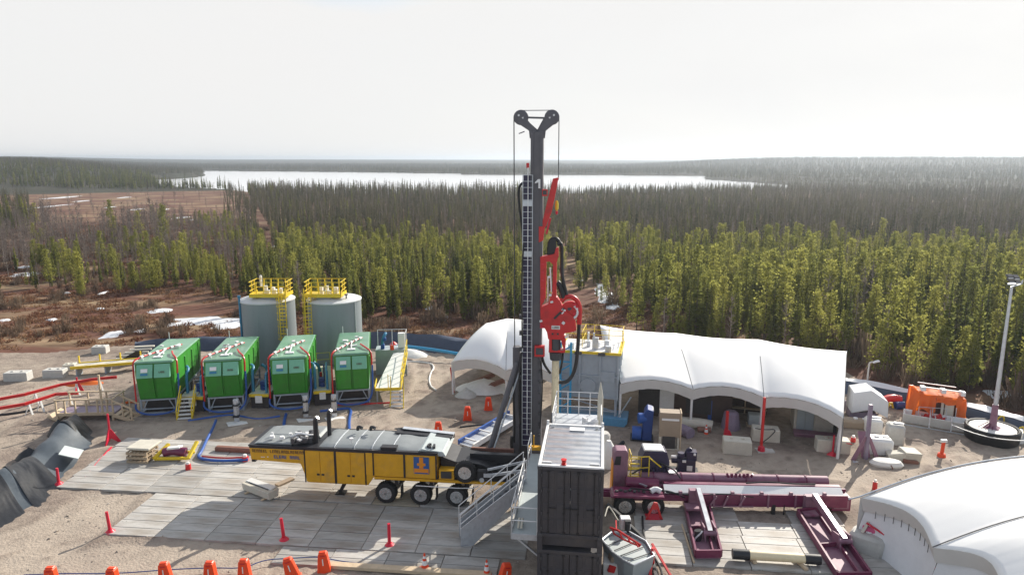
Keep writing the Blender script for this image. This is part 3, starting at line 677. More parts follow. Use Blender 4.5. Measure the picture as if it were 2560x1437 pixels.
# rows of small worn lettering on the nose
def glyphs(b, x, z, n, w_, h_, q_, gap=.25, skip=(), y=-.012):
    for i in range(n):
        if i in skip: continue
        cx = x + i * w_ * (1 + gap); t = w_ * .26; k = q_.randrange(5)
        b.box((cx - w_ / 2 + t / 2, y, z), (t, .012, h_))
        if k != 1: b.box((cx, y - .001, z + h_ / 2 - t / 2), (w_ * .9, .012, t))
        if k in (0, 2, 3): b.box((cx + w_ / 2 - t / 2, y - .002, z), (t, .012, h_))
        if k in (2, 4, 1): b.box((cx, y - .003, z - h_ / 2 + t / 2), (w_ * .9, .012, t))
        if k in (0, 4): b.box((cx, y - .004, z), (w_ * .8, .012, t))
qg = random.Random(11)
b = MB(); glyphs(b, -8.48, 2.52, 23, .085, .155, qg, .38, (7,)); b.build('lettering', 'text_dark', rig)
b = MB(); glyphs(b, -7.35, 2.24, 10, .105, .17, qg, .32, (5,)); b.build('lettering', 'logo_blue', rig)
b = MB(); b.box((-7.98, -.01, 2.2), (.2, .012, .03)); b.box((-7.72, -.01, 2.22), (.06, .012, .05)); b.build('nose_plate', 'white_paint', rig)
MB().box((-8.46, .1, 1.99), (.2, .3, .1)).build('nose_foot', 'black_paint', rig)
# engine deck, hood, flap
b = MB(); b.prism([(-8.5, 2.82), (-8.25, 2.90), (-6.5, 2.93), (-6.5, 2.82)], .12, 2.35); b.prism([(-8.5, 2.82), (-7.8, 2.93), (-5.5, 2.97), (-5.4, 2.82)], 1.15, 2.42); b.build('engine_cover', 'hood_grey', rig, bevel=.03)
b = MB()
for x, y, s in ((-7.7, .55, .14), (-7.15, .5, .14), (-7.85, .9, .07), (-6.9, .95, .1)): b.cyl((x, y, 3.0), (x, y, 3.12), s, s * .8, n=14)
b.build('filler_cap', 'white_steel', rig, smooth=True)
qe = random.Random(3)
b = MB()
for _ in range(16):
    x, y = qe.uniform(-6.6, -5.6), qe.uniform(.2, 1.5); b.box((x, y, 2.93 + qe.uniform(0, .12)), (qe.uniform(.1, .4), qe.uniform(.08, .3), qe.uniform(.1, .3)), (0, 0, qe.uniform(-.3, .3)))
b.build('engine', 'dark_steel', rig, bevel=.01)
b = MB()
for _ in range(8): x, y = qe.uniform(-6.6, -5.75), qe.uniform(.25, 1.5); b.box((x, y, 3.08), (qe.uniform(.1, .35), qe.uniform(.08, .22), .07), (0, 0, qe.uniform(-.4, .4)))
b.tube([(-6.7, .5, 3.1), (-6.3, .7, 3.26), (-5.8, .6, 3.2), (-5.5, .9, 3.1)], .05, smooth=2); b.build('engine_pipework', 'white_steel', rig)
for x, y, z1, r in ((-5.42, .62, 4.12, .125), (-5.0, 1.35, 4.25, .11)):
    e = MB().tube([(x, y, 2.85), (x, y, z1 - .35), (x + .01, y, z1 - .1), (x + .1, y, z1)], r, n=14, smooth=1).build('exhaust_stack', 'black_paint', rig, smooth=True)
    MB().cyl((x + .06, y, z1 - .07), (x + .15, y, z1 + .03), r * .9, r * .78, n=14).build('exhaust_tip', 'chrome', e)
def hood(u, v):
    x = lerp(-5.15, .15, u); e = math.sin(math.pi * min(1, max(0, v))) ** .42; zt = 2.96 if u < .75 else lerp(2.96, 2.88, (u - .75) / .25)
    zt += .02 * math.sin(u * 26); y = lerp(.10, 2.42, v); return (x, y, 2.80 + (zt - 2.80) * e * (sstep(0, .05, u)))
MB().grid(hood, 30, 14).build('hood', 'hood_grey', rig, smooth=True)
b = MB()
for x in (-4.3, -3.3, -2.4, -1.4): b.tube([(x, .10, 2.83)] + [(x, lerp(.1, 2.42, v), hood((x + 5.15) / 5.3, v)[2] + .012) for v in (.06, .15, .3, .5, .7, .85, .94)], .022, n=5)
b.build('hood_seam', 'galvanised', rig)
b = MB(); b.prism([(-.1, 2.82), (.1, 2.95), (.4, 2.90), (1.15, 2.84), (1.3, 2.60), (.9, 2.60), (.86, 2.82)], .1, 2.35); b.build('rear_cover', 'deck_grey', rig, bevel=.02)
b = MB(); b.prism([(-1.9, 2.98), (-1.4, 3.06), (1.3, 2.86), (1.3, 2.66), (.8, 2.68)], 2.3, 2.48); b.prism([(-1.7, 3.02), (1.3, 2.85), (1.3, 2.81), (-1.7, 2.97)], 1.8, 2.31); b.build('side_flap', 'black_paint', rig, bevel=.015)
b = MB(); b.prism([(-1.4, 3.065), (1.3, 2.865), (1.3, 2.885), (-1.4, 3.09)], 2.2, 2.5); b.build('flap_trim', 'galvanised', rig)
for x, y in ((-3.62, 1.7), (-2.95, 1.75)): b = MB().tube([(x, y, 3.1), (x, y, 3.28), (x + .12, y - .06, 3.32), (x + .28, y - .12, 3.28)], .08, n=10, smooth=1).build('vent_cowl', 'black_paint', rig, smooth=True)
MB().cyl((-3.5, .35, 3.0), (-3.5, .35, 3.22), .03, n=8).cyl((-3.5, .35, 3.2), (-3.5, .35, 3.25), .10, n=12).build('hood_vent', 'white_steel', rig)
b = MB(); b.box((-1.55, .26, 2.88), (.8, .36, .16)); b.build('air_inlet', 'black_paint', rig)
for k in range(7): MB().box((.45 + qe.uniform(-.3, .3), .5 + qe.uniform(-.2, .2), 2.94), (.12, .1, .16), (0, 0, qe.uniform(0, 2))).build('deck_fitting', 'dark_steel', rig)
# lower frame and running gear
b = MB(); b.box((1.45, .06, 1.36), (7.5, .12, .13)); b.build('side_beam', 'yellow_paint', rig, bevel=.01)
b = MB(); b.box((1.4, W2 / 2, 1.22), (7.4, 1.3, .3)); b.box((1.4, W2 - .1, 1.3), (7.4, .15, .25))
for x in (-1.77, 0.0, 1.8): b.box((x + .05, W2 / 2, .85), (.3, 1.9, .5)); b.box((x + .5, .45, 1.1), (.18, .3, .4))
b.build('chassis', 'black_paint', rig, bevel=.01)
def wheel(parent, x, y, z, r, wd, side=-1, rim=True, name='wheel'):
    yo = y; tyre = MB().lathe([(r * .58, -wd / 2), (r * .90, -wd / 2), (r * .985, -wd * .38), (r, -wd * .25), (r, wd * .25), (r * .985, wd * .38), (r * .9, wd / 2), (r * .58, wd / 2), (r * .58, -wd / 2)], (x, yo, z), 'y', 32)
    for i in range(32):
        t = 2 * math.pi * i / 32; tyre.box((x + r * 1.0 * math.cos(t), yo, z + r * 1.0 * math.sin(t)), (.03, wd * .72, r * .07), (0, -t, 0))
    o = tyre.build(name, 'rubber', parent, smooth=True)
    if rim:
        d = side; f = yo + d * wd / 2
        rm = MB().lathe([(r * .60, -d * .02), (r * .60, -d * .05), (r * .52, -d * .05), (r * .48, -d * .14), (r * .26, -d * .16), (r * .24, -d * .05), (r * .12, -d * .02), (0.0, -d * .02)], (x, f + d * .035, z), 'y', 28).build('rim', 'chrome', o, smooth=True)
        nb = MB()
        for i in range(10):
            t = 2 * math.pi * i / 10; c = (x + r * .32 * math.cos(t), f - d * .10, z + r * .32 * math.sin(t)); nb.cyl(c, (c[0], c[1] + d * .05, c[2]), .026, n=6)
        for i in range(6):
            t = 2 * math.pi * i / 6 + .4; c = (x + r * .42 * math.cos(t), f - d * .118, z + r * .42 * math.sin(t)); nb.cyl(c, (c[0], c[1] + d * .012, c[2]), .055, n=8)
        nb.build('wheel_nut', 'black_paint', o)
    return o
for x in (-1.77, 0.0, 1.8):
    wheel(rig, x, .26, .53, .53, .42); wheel(rig, x, W2 - .28, .53, .53, .42, rim=False)
    MB().box((x + .78, .3, .62), (.03, .45, .6)).build('mud_flap', 'rubber', rig)
wheel(rig, 2.26, .0, 1.93, .53, .34, name='spare_wheel')
b = MB(); b.tube([(-.2, -.03, 1.08), (2.6, -.03, 1.05), (2.9, .05, 1.2)], .025, n=6, smooth=1); b.build('side_rail', 'white_steel', rig)
b = MB(); b.prism([(-5.05 + 1.0, .95), (-5.05 + 1.25, .95), (-5.3 + 1.0, .1), (-5.3 + .82, .1)], .8, 1.0); b.box((-4.35, .9, .03), (.5, .5, .06)); b.build('landing_leg', 'black_paint', rig, bevel=.01)
b = MB(); b.prism([(.95, 1.45), (.95, 1.95), (1.70, 1.95), (1.70, 1.45)], .02, .9); b.build('tool_box', 'yellow_paint', rig, bevel=.01)
b = MB(); b.box((1.32, .0, 1.7), (.52, .06, .34)); b.build('tool_recess', 'interior_dark', rig)
b = MB(); b.prism([(.95, 2.45), (1.0, 1.42), (4.6, 1.42), (4.6, 1.7), (3.6, 1.9), (2.9, 2.1), (1.7, 2.2)], .45, 2.3); b.box((3.5, 1.3, 2.0), (2.4, .3, .7)); b.tube([(2.6, .35, 2.2), (3.3, .25, 2.15), (3.6, .2, 1.7), (4.2, .3, 1.6)], .06, smooth=2); b.box((3.1, .1, 1.75), (.5, .3, .5)); b.build('rear_machinery', 'black_paint', rig, bevel=.02)
b = MB(); b.bar((3.35, .05, 2.05), (5.2, .2, 2.5), .08, .1); b.bar((3.3, .02, 1.75), (5.0, .1, 2.05), .1, .12); b.box((3.35, -.04, 1.8), (.36, .06, .2)); b.cyl((3.08, -.02, 1.55), (3.08, -.08, 1.55), .12, n=16); b.build('hydraulic_arm', 'galvanised', rig)
b = MB(); b.box((3.3, 2.2, 2.12), (2.2, .14, .22)); b.build('rear_beam', 'brown_pipe', rig, bevel=.01)
# ---- mast (local x of the rig; mast axis stands upright at the rear)
inv = Matrix.Rotation(-SITE, 4, 'Z') @ Matrix.Translation(-RO)
MY = 34.0
def ML(px, py, Y=MY): return inv @ PY(px, py, Y)
mp0 = ML(1341, 700); mx, my = mp0.x, mp0.y
zb, zt = 0.55, (ML(1341, 330)).z
mast = MB(); hw = .30
mast.prism([(mx - hw, my - .30), (mx + hw, my - .30), (mx + hw, my + .42), (mx - hw, my + .42)], zb, zt, 'z')
for sx in (-1, 1): mast.box((mx + sx * (hw - .07), my - .32, (zb + zt) / 2), (.14, .06, zt - zb))
mast = mast.build('mast', 'mast_grey', rig, bevel=.015)
zl = ML(1300, 868).z
b = MB(); b.box((mx - 1.0, my + .1, (zb + zl) / 2), (.36, .5, zl - zb)); b.box((mx - .62, my + .25, (zb + zl - .3) / 2), (.5, .2, zl - zb - .4)); b.build('mast_leg', 'mast_grey', rig, bevel=.02)
# ladder up the mast
lx = ML(1320, 700).x; l0, l1 = ML(1320, 1105).z, ML(1322, 437).z
b = MB()
for sx in (-.24, .24): b.box((lx + sx, my - .44, (l0 + l1) / 2), (.030, .05, l1 - l0))
k = l0
while k < l1: b.box((lx, my - .44, k), (.48, .028, .024)); k += .295
lad = b.build('ladder', 'galvanised', mast)
MB().box((lx, my - .33, (l0 + l1) / 2), (.44, .03, l1 - l0)).build('ladder_back', 'navy_machine', lad)
MB().cyl((lx + .02, my - .5, l0 + .6), (lx + .02, my - .5, l1 + .35), .022, n=6).build('safety_rail', 'white_steel', lad)
for py in (507, 632): z = ML(1320, py).z; MB().box((lx, my - .475, z), (.44, .02, .28)).build('ladder_plate', 'galvanised', lad)
zz = ML(1320, 410).z; MB().cyl((lx, my - .44, l1), (lx, my - .44, zz - .2), .02, n=6).build('lamp_stem', 'white_steel', mast); MB().cyl((lx, my - .44, zz - .2), (lx, my - .44, zz + .05), .07, n=10).build('warning_lamp', 'red_paint', mast)
# crown with two sheaves and their lines
cl, crr = ML(1302, 294), ML(1380, 294); cz = cl.z
for c in (cl, crr):
    sx = -1 if c is cl else 1
    s = MB().lathe([(0, -.08), (.30, -.08), (.36, -.06), (.33, 0), (.36, .06), (.30, .08), (0, .08)], (c.x, my, cz), 'y', 28)
    s.build('sheave', 'mast_grey', mast, smooth=True)
    b = MB(); y0 = my - .14
    b.prism([(c.x - sx * .02, cz - .34), (c.x - sx * .30, cz - .12), (mx + sx * .05, zt - .02), (mx + sx * .36, zt - .22), (mx + sx * .40, zt + .08), (c.x + sx * .02, cz - .34)] if False else [(c.x + sx * .18, cz - .25), (c.x - sx * .26, cz - .05), (mx + sx * .02, zt + .02), (mx + sx * .10, zt - .30), (mx + sx * .36, zt - .30), (mx + sx * .40, zt + .05)], y0, y0 + .05)
    b.prism([(c.x + sx * .18, cz - .25), (c.x - sx * .26, cz - .05), (mx + sx * .02, zt + .02), (mx + sx * .10, zt - .30), (mx + sx * .36, zt - .30), (mx + sx * .40, zt + .05)], my + .10, my + .15)
    b.lathe([(0, -.11), (.20, -.11), (.20, -.085), (0, -.085)], (c.x, my, cz), 'y', 16)
    b.build('crown_arm', 'mast_grey', mast)
    MB().cyl((c.x + sx * .1, my - .13, cz + .1), (c.x + sx * .1, my - .12, cz + .1), .05, n=10).cyl((c.x - sx * .1, my - .13, cz - .02), (c.x - sx * .1, my - .12, cz - .02), .06, n=3).build('sheave_hole', 'white_steel', mast)
b = MB(); b.bar((cl.x, my, cz + .33), (crr.x, my, cz + .33), .035); b.bar((cl.x + .3, my, cz), (crr.x - .3, my, cz - .03), .06, .09); b.bar((cl.x + .3, my, cz - .2), (mx + .05, my, zt), .05, .1); b.bar((crr.x - .35, my, cz - .05), (mx, my, zt), .05, .1); b.build('crown_bar', 'mast_grey', mast)
b = MB(); b.bar((mx - .9, my, zt - .08), (mx - .62, my, zt + .02), .03, .05); b.build('crown_pin', 'mast_grey', mast)
b = MB(); b.cyl((cl.x - .34, my, cz), (ML(1287, 960)), .028, n=6); b.build('hoist_line', 'dark_steel', mast)
b = MB(); b.cyl((crr.x + .34, my, cz), (ML(1396, 450)), .022, n=6); b.build('hoist_line', 'dark_steel', mast)
b = MB(); b.tube([ML(1312, 455), ML(1300, 462), ML(1296, 480), ML(1299, 520), ML(1304, 560), ML(1312, 600)], .065, n=8, smooth=2); b.build('mast_hose', 'black_hose', mast, smooth=True)
# the figure 1 on the mast
def R2(px, py, Y=MY - .36): p_ = inv @ PY(px, py, Y); return (p_.x, p_.z)
one = [R2(*p_) for p_ in ((1345, 448), (1351, 448), (1351, 471), (1346, 471), (1346, 456), (1337, 459), (1338, 455))]
b = MB().prism(one, my - .392, my - .36); b.build('number', 'white_paint', mast)
# red jib crane
jib = MB().prism([R2(*p_) for p_ in ((1352, 560), (1356, 553), (1382, 447), (1396, 444), (1393, 462), (1379, 530), (1364, 568), (1352, 572))], my - .25, my + .05)
jib.prism([R2(*p_) for p_ in ((1347, 566), (1362, 566), (1357, 602), (1347, 606))], my - .36, my + .1); jib.bar(ML(1330, 570), ML(1352, 568), .06, .12)
jib = jib.build('jib', 'red_paint', mast, bevel=.01)
b = MB().bar(ML(1366, 585), ML(1376, 545), .10); b.build('jib_cylinder', 'red_plastic', jib)
hb = MB().lathe([(0, .2), (.05, .2), (.085, .05), (.085, -.2), (.03, -.3), (0, -.3)], ML(1392, 512), 'z', 10).build('hook_block', 'safety_yellow', jib)
MB().lathe([(0, -.3), (.07, -.32), (.05, -.45), (0, -.5)], ML(1392, 512), 'z', 10).build('hook', 'red_plastic', hb)
for (px0, py0, px1, py1) in ((1356, 473, 1369, 490), (1337, 862, 1362, 889)):
    a, c = R2(px0, py0), R2(px1, py1); f = MB().box(((a[0] + c[0]) / 2, my - .42, (a[1] + c[1]) / 2), (c[0] - a[0], .26, a[1] - c[1])).build('work_lamp', 'red_paint', mast, bevel=.015)
    MB().box(((a[0] + c[0]) / 2, my - .56, (a[1] + c[1]) / 2 + .01), ((c[0] - a[0]) * .72, .03, (a[1] - c[1]) * .6)).build('lamp_glass', 'dark_steel', f)
# bracing struts
b = MB(); b.cyl(ML(1293, 905), ML(1213, 1158, 33.2), .15, .15, n=14); b.build('brace', 'mast_grey', rig, smooth=True)
b = MB(); b.cyl(ML(1300, 925), ML(1232, 1130, 33.2), .05, n=8); b.build('brace_rod', 'galvanised', rig)
b = MB(); b.tube([ML(1286, 960), ML(1284, 1000), ML(1287, 1050), ML(1286, 1105)], .06, smooth=1); b.tube([ML(1280, 1090), ML(1278, 1110), ML(1282, 1128), ML(1290, 1140)], .09, smooth=1); b.build('cable_chain', 'black_hose', rig)
b = MB()
for py in range(870, 1080, 26): p_ = ML(1340, py); b.box((mx + .22, my - .42, p_.z), (.1, .12, .12))
for py in (790, 830, 870, 905, 940): p_ = ML(1303, py); b.box((p_.x, my - .2, p_.z), (.16, .2, .22))
b.build('mast_bracket', 'dark_steel', mast)
# top drive
TY = MY - .35
def T2(px, py): p_ = inv @ PY(px, py, TY); return (p_.x, p_.z)
ty = (inv @ PY(1380, 700, TY)).y
td = MB()
td.prism([T2(*p) for p in ((1351, 641), (1362, 640), (1366, 650), (1364, 745), (1351, 770))], ty - .18, ty + .2)
td.prism([T2(*p) for p in ((1358, 640), (1386, 634), (1390, 620), (1396, 617), (1397, 640), (1392, 655), (1391, 742), (1381, 742), (1383, 660), (1374, 652), (1362, 655))], ty - .2, ty + .2)
td = td.build('top_drive', 'red_paint', rig, bevel=.012)
b = MB(); b.prism([T2(*p) for p in ((1351, 768), (1371, 758), (1379, 733), (1394, 742), (1410, 768), (1437, 790), (1441, 822), (1424, 827), (1413, 829), (1405, 845), (1371, 845), (1368, 828), (1352, 800))], ty - .26, ty + .3); gb = b.build('gearbox', 'red_paint', td, bevel=.02)
b = MB(); b.prism([T2(*p) for p in ((1351, 768), (1371, 765), (1371, 800), (1352, 800))], ty - .22, ty + .2); b.box((T2(1361, 812)[0], ty, T2(1361, 812)[1]), (.42, .3, .3)); b.build('carriage', 'red_plastic', td, bevel=.01)
gc = T2(1426, 776)
b = MB().lathe([(.34, -.2), (.46, -.2), (.50, -.12), (.50, .12), (.46, .2), (.34, .2)], (gc[0], ty + .02, gc[1]), 'y', 32); b.build('gooseneck_guard', 'red_paint', td, smooth=True)
b = MB()
qq = random.Random(4)
for i in range(9):
    t = -1.0 + i * .24; b.box((gc[0] + .36 * math.cos(t), ty - .22, gc[1] + .36 * math.sin(t)), (.08, .08, .12), (0, qq.uniform(-1, 1), 0))
for px, py in ((1380, 752), (1376, 735), (1374, 690), (1353, 800), (1416, 838)): p_ = T2(px, py); b.box((p_[0], ty - .26, p_[1]), (.14, .08, .10), (0, qq.uniform(-.5, .5), 0))
b.build('hose_fitting', 'white_steel', td, bevel=.01)  # white pieces put on as glints over the top drive fittings
b = MB(); p_ = T2(1390, 815); b.box((p_[0], ty - .265, p_[1]), (.42, .02, .19)); pl = b.build('name_plate', 'white_plastic', gb)
b = MB(); glyphs(b, p_[0] - .14, p_[1], 5, .05, .11, qg, .35, y=ty - .282); b.build('plate_lettering', 'text_dark', pl)
b = MB()
for px in (1382, 1395): p_ = T2(px, 831); b.box((p_[0], ty - .265, p_[1]), (.10, .03, .10))
p0, p1 = T2(1386, 793), T2(1403, 776); b.bar((p0[0], ty - .265, p0[1]), (p1[0], ty - .265, p1[1]), .10, .10); b.build('gearbox_slot', 'interior_dark', gb)
b = MB(); b.prism([T2(*p) for p in ((1373, 845), (1380, 845), (1380, 872), (1410, 872), (1402, 845), (1412, 838), (1415, 845), (1413, 878), (1372, 878))], ty - .22, ty + .22); b.build('bell_bracket', 'red_paint', td, bevel=.01)
pc = T2(1389.5, 860); pcx = pc[0]
b = MB(); b.cyl((pcx, ty, T2(0, 845)[1]), (pcx, ty, T2(0, 873)[1]), .25, n=18); b.cyl((pcx, ty, T2(0, 879)[1]), (pcx, ty, T2(0, 898)[1]), .33, .28, n=18); b.build('drive_collar', 'dark_steel', td, smooth=True)
b = MB(); b.cyl((pcx, ty, T2(0, 896)[1]), (pcx, ty, T2(0, 1030)[1]), .185, n=18); b.build('drill_pipe', 'cream_pipe', td, smooth=True)
b = MB(); b.cyl((pcx, ty, T2(0, 1030)[1]), (pcx, ty, .6), .20, n=16); b.build('lower_rod', 'dark_steel', rig, smooth=True)
def TH(pts, r, nm='hose', yy=0): 
    MB().tube([Vector((T2(*p)[0], ty + yy, T2(*p)[1])) for p in pts], r, n=10, smooth=3).build(nm, 'black_hose', td, smooth=True)
TH([(1448, 800), (1446, 850), (1442, 900), (1435, 930), (1422, 950), (1405, 955), (1398, 953)], .095)
TH([(1353, 885), (1358, 910), (1368, 925), (1376, 935)], .07, yy=.15)
TH([(1408, 880), (1405, 905), (1399, 935)], .06, yy=.15)
TH([(1394, 612), (1404, 605), (1405, 640), (1404, 680), (1411, 715), (1418, 738)], .085)
TH([(1372, 645), (1372, 610), (1380, 597), (1392, 597), (1398, 606)], .10, yy=.1)
TH([(1393, 705), (1398, 710), (1404, 725), (1410, 745)], .14)
TH([(1385, 665), (1386, 690), (1387, 720)], .09)
b = MB(); b.prism([T2(*p) for p in ((1370, 645), (1373, 610), (1380, 598), (1390, 598), (1391, 622), (1387, 634))], ty - .05, ty + .1); b.build('hose_guard', 'black_hose', td)
MB().tube([Vector((T2(*p)[0], ty - .02, T2(*p)[1])) for p in ((1404, 752), (1412, 742), (1428, 739), (1443, 748), (1450, 768), (1449, 790), (1448, 808))], .12, n=12, smooth=2).build('gooseneck_pipe', 'red_paint', td, smooth=True)
MB().lathe([(0, -.15), (.27, -.15), (.27, .15), (0, .15)], (gc[0], ty + .02, gc[1]), 'y', 20).build('hose_wheel', 'black_paint', td, smooth=True)  # black disc stands in for the dark inside of the guard ring
for i_ in range(10):
    px_, py_ = 1408 + qq.uniform(-8, 34), 752 + qq.uniform(0, 55); p_ = T2(px_, py_); MB().box((p_[0], ty - .30, p_[1]), (qq.uniform(.05, .16), .06, qq.uniform(.05, .16)), (0, qq.uniform(-1, 1), 0)).build('fitting', ('white_steel', 'dark_steel', 'red_plastic')[i_ % 3], td, bevel=.008)  # the white ones are added as glints round the gooseneck
for (a_, c_, r_) in (((1376, 668), (1379, 728), .05), ((1370, 690), (1370, 752), .035), ((1388, 655), (1389, 700), .03)):
    p_, q_ = T2(*a_), T2(*c_); MB().cyl((p_[0], ty - .12, p_[1]), (q_[0], ty - .12, q_[1]), r_, n=8).build('feed_cylinder', 'chrome', td, smooth=True)
for k_ in range(5): p_ = T2(1357, 660 + k_ * 20); MB().box((p_[0], ty - .19, p_[1]), (.12, .03, .05)).build('bolt_plate', 'red_plastic', td)
for i_, pts_ in enumerate((((1305, 880), (1298, 930), (1296, 990), (1300, 1060)), ((1352, 900), (1356, 950), (1354, 1010), (1350, 1070)), ((1309, 610), (1304, 700), (1305, 800), (1306, 870)))): MB().tube([ML(x_, y_, MY - .42) for x_, y_ in pts_], .04, n=6, smooth=2).build('mast_cable', 'black_hose', mast, smooth=True)
# foot of the mast: yellow step plate
b = MB(); p_ = ML(1337, 1119, 31.5); b.box(p_, (.62, .3, .16)); b.box(p_ + Vector((-.05, 0, .3)), (.06, .1, .7)); b.build('foot_step', 'yellow_paint', rig, bevel=.02)
# ---------------------------------------------------------------- stacked dark containers beside the mast
CY = R(-7.5); CO = G(1343, 1165, 5.9); CO = Vector((CO.x + .02, CO.y, 0)); CW, CL = 2.42, 4.1
def container(z0, h, label, top):
    c = thing('container', label, 'container', (CO.x, CO.y, z0), CY, 'stacked dark containers')
    sh = MB(); n = 26
    def corr(x0, y0, x1, y1):
        d = Vector((x1 - x0, y1 - y0, 0)); nrm = Vector((d.y, -d.x, 0)).normalized(); vs = []
        m = n * 2
        for i in range(m + 1):
            t = i / m; off = .035 if (i // 2) % 2 else 0; vs.append((x0 + d.x * t - nrm.x * off, y0 + d.y * t - nrm.y * off))
        V = [(x, y, .14) for x, y in vs] + [(x, y, h - .12) for x, y in vs]
        sh.add(V, [(i, i + 1, i + 2 + m, i + 1 + m) for i in range(m)])
    corr(.03, CL - .05, .03, .05); corr(CW - .03, .05, CW - .03, CL - .05); corr(CW - .05, CL - .04, .05, CL - .04)
    sh.build('side_wall', 'container_grey', c)
    b = MB()
    for x in (.06, CW - .06):
        for y in (.06, CL - .06): b.box((x, y, h / 2), (.12, .12, h))
    for z in (.07, h - .06):
        for x in (.06, CW - .06): b.box((x, CL / 2, z), (.10, CL - .24, .13))
        for y in (.06, CL - .06): b.box((CW / 2, y, z), (CW - .24, .10, .13))
    b.build('frame', 'container_grey', c, bevel=.01)
    b = MB()
    for x in (.08, CW - .08):
        for y in (.08, CL - .08):
            for z in (.06, h - .05): b.box((x, y, z), (.185, .185, .125))
    b.build('corner_casting', 'dark_steel', c, bevel=.012)
    for k, (x0, x1) in enumerate(((.12, CW / 2 - .01), (CW / 2 + .01, CW - .12))):
        d = MB().box(((x0 + x1) / 2, .07, h / 2), (x1 - x0, .05, h - .28))
        for r in range(4):
            zc = .14 + (h - .28) * (r + .5) / 4
            for hx in ((x0 + x1) / 2 - (x1 - x0) * .24, (x0 + x1) / 2 + (x1 - x0) * .24): d.box((hx, .04, zc), ((x1 - x0) * .40, .022, (h - .28) / 4 - .12))
        d = d.build('door', 'container_grey', c, bevel=.012)
        b = MB()
        for fx in (.26, .80):
            x = lerp(x0, x1, fx); b.cyl((x, .005, .15), (x, .005, h - .15), .019, n=8)
            for z in (.2, h * .35, h * .65, h - .2): b.box((x, .02, z), (.09, .05, .06))
            b.box((x + (.12 if k == 0 else -.12), -.01, h * .42), (.32, .025, .04))
        b.build('lock_rod', 'black_paint', d)
        b = MB()
        for z in (.35, .95, h - .95, h - .35): b.box((x0 if k == 0 else x1, .03, z), (.10, .06, .12))
        b.build('hinge', 'dark_steel', d)
    r = MB(); m = 34
    if top:
        V = []
        for i in range(m + 1):
            y = lerp(.12, CL - .12, i / m); z = h - .02 + (.035 if (i // 2) % 2 else 0); V += [(.13, y, z), (CW - .13, y, z)]
        r.add(V, [(2 * i, 2 * i + 1, 2 * i + 3, 2 * i + 2) for i in range(m)]); rf = r.build('roof', 'silver_roof', c)
        b = MB()
        for x in (.06, CW - .06): b.box((x, CL / 2, h + .03), (.11, CL, .07))
        for y in (.08, CL - .06): b.box((CW / 2, y, h + .028), (CW - .24, .14, .065))
        b.build('roof_rim', 'white_steel', rf, bevel=.01)
        b = MB()
        for x in (.06, CW - .06): b.box((x, CL - .1, h + .14), (.10, .12, .18)); 
        b.cyl((.3, CL - .25, h + .02), (.3, CL - .25, h + .14), .07, n=10); b.cyl((CW - .3, CL - .25, h + .02), (CW - .3, CL - .25, h + .14), .07, n=10)
        b.box((.3, .32, h + .04), (.35, .08, .05)); b.box((CW - .35, .34, h + .04), (.35, .08, .05)); b.build('lifting_lug', 'white_steel', rf, bevel=.01)
        MB().box((CW * .54, CL - .45, h + .03), (.62, .35, .03)).build('roof_plate', 'white_paint', rf)
    else:
        r.box((CW / 2, CL / 2, h - .05), (CW - .24, CL - .24, .04)).build('roof', 'container_grey', c)
    return c
container(3.1, 2.8, 'upper dark grey container with ribbed silver roof', True)
container(0.05, 2.5, 'lower dark grey container carrying the upper one', False)
b = MB(); 
for x in (.09, CW - .09):
    for y in (.1, CL - .1): b.box((x, y, .27), (.2, .2, .54))
b.box((CW / 2, .2, .3), (CW - .2, .08, .36)); b.box((CW / 2, CL - .2, .3), (CW - .2, .08, .36))
for x in (.09, CW - .09): b.box((x, CL / 2, .42), (.1, CL - .1, .12))
tag(b.build('spacer_frame', 'container_grey', bevel=.01), 'dark steel spacer frame sandwiched between the two containers', 'frame', loc=(CO.x, CO.y, 2.555), rz=CY)
def cpt(x, y, z): 
    c, s = math.cos(CY), math.sin(CY); return Vector((CO.x + x * c - y * s, CO.y + x * s + y * c, z))
p = cpt(.95, .12, 5.98)
b = MB().lathe([(0, 0), (.10, 0), (.10, .03), (.07, .04), (.11, .2), (0, .2)], (0, 0, 0), 'z', 14); tag(b.build('beacon', 'red_paint'), 'small red beacon on the front edge of the silver roof', 'beacon', loc=p)
# tank and bottles standing to the right of the container
for i, (px, py, z) in enumerate(((1514, 1130, 4.6), (1527, 1150, 4.4))): pass
# ---------------------------------------------------------------- raised walkway and stairs left of the containers
wk = thing('walkway', 'pale grey raised steel walkway with handrails beside the containers', 'walkway', (CO.x, CO.y, 0), CY)
WZ, WX0, WX1, WY0, WY1 = 2.95, -1.02, -.04, .35, 7.6
MB().box(((WX0 + WX1) / 2, (WY0 + WY1) / 2, WZ - .04), (WX1 - WX0, WY1 - WY0, .08)).build('deck', 'deck_grey', wk)
b = MB()
for x in (WX0, WX1): b.box((x, (WY0 + WY1) / 2, WZ - .12), (.07, WY1 - WY0, .24))
for y in (WY0, WY1): b.box(((WX0 + WX1) / 2, y, WZ - .12), (WX1 - WX0, .07, .235))
for y in (5.3, WY1 - .1):
    for x in (WX0 + .06, WX1 - .06): b.box((x, y, (WZ - .2) / 2), (.1, .1, WZ - .2))
for y in (.5, 1.9, 3.6): b.bar((WX0 + .1, y, WZ - .2), (-.02, y, WZ - .95), .07)
b.build('frame', 'galvanised', wk)
def rails(b, pts, h=1.08, posts=1.1, r=.022, mids=(.5,), closed=False):
    pts = [Vector(p) for p in pts]
    for a, c in zip(pts, pts[1:]):
        L_ = (c - a).length; n = max(1, round(L_ / posts))
        for i in range(n + 1): p = a.lerp(c, i / n); b.box(p + Vector((0, 0, h / 2)), (r * 2, r * 2, h))
        for t in (1,) + tuple(mids): b.cyl(a + Vector((0, 0, h * t)), c + Vector((0, 0, h * t)), r, n=6)
    return b
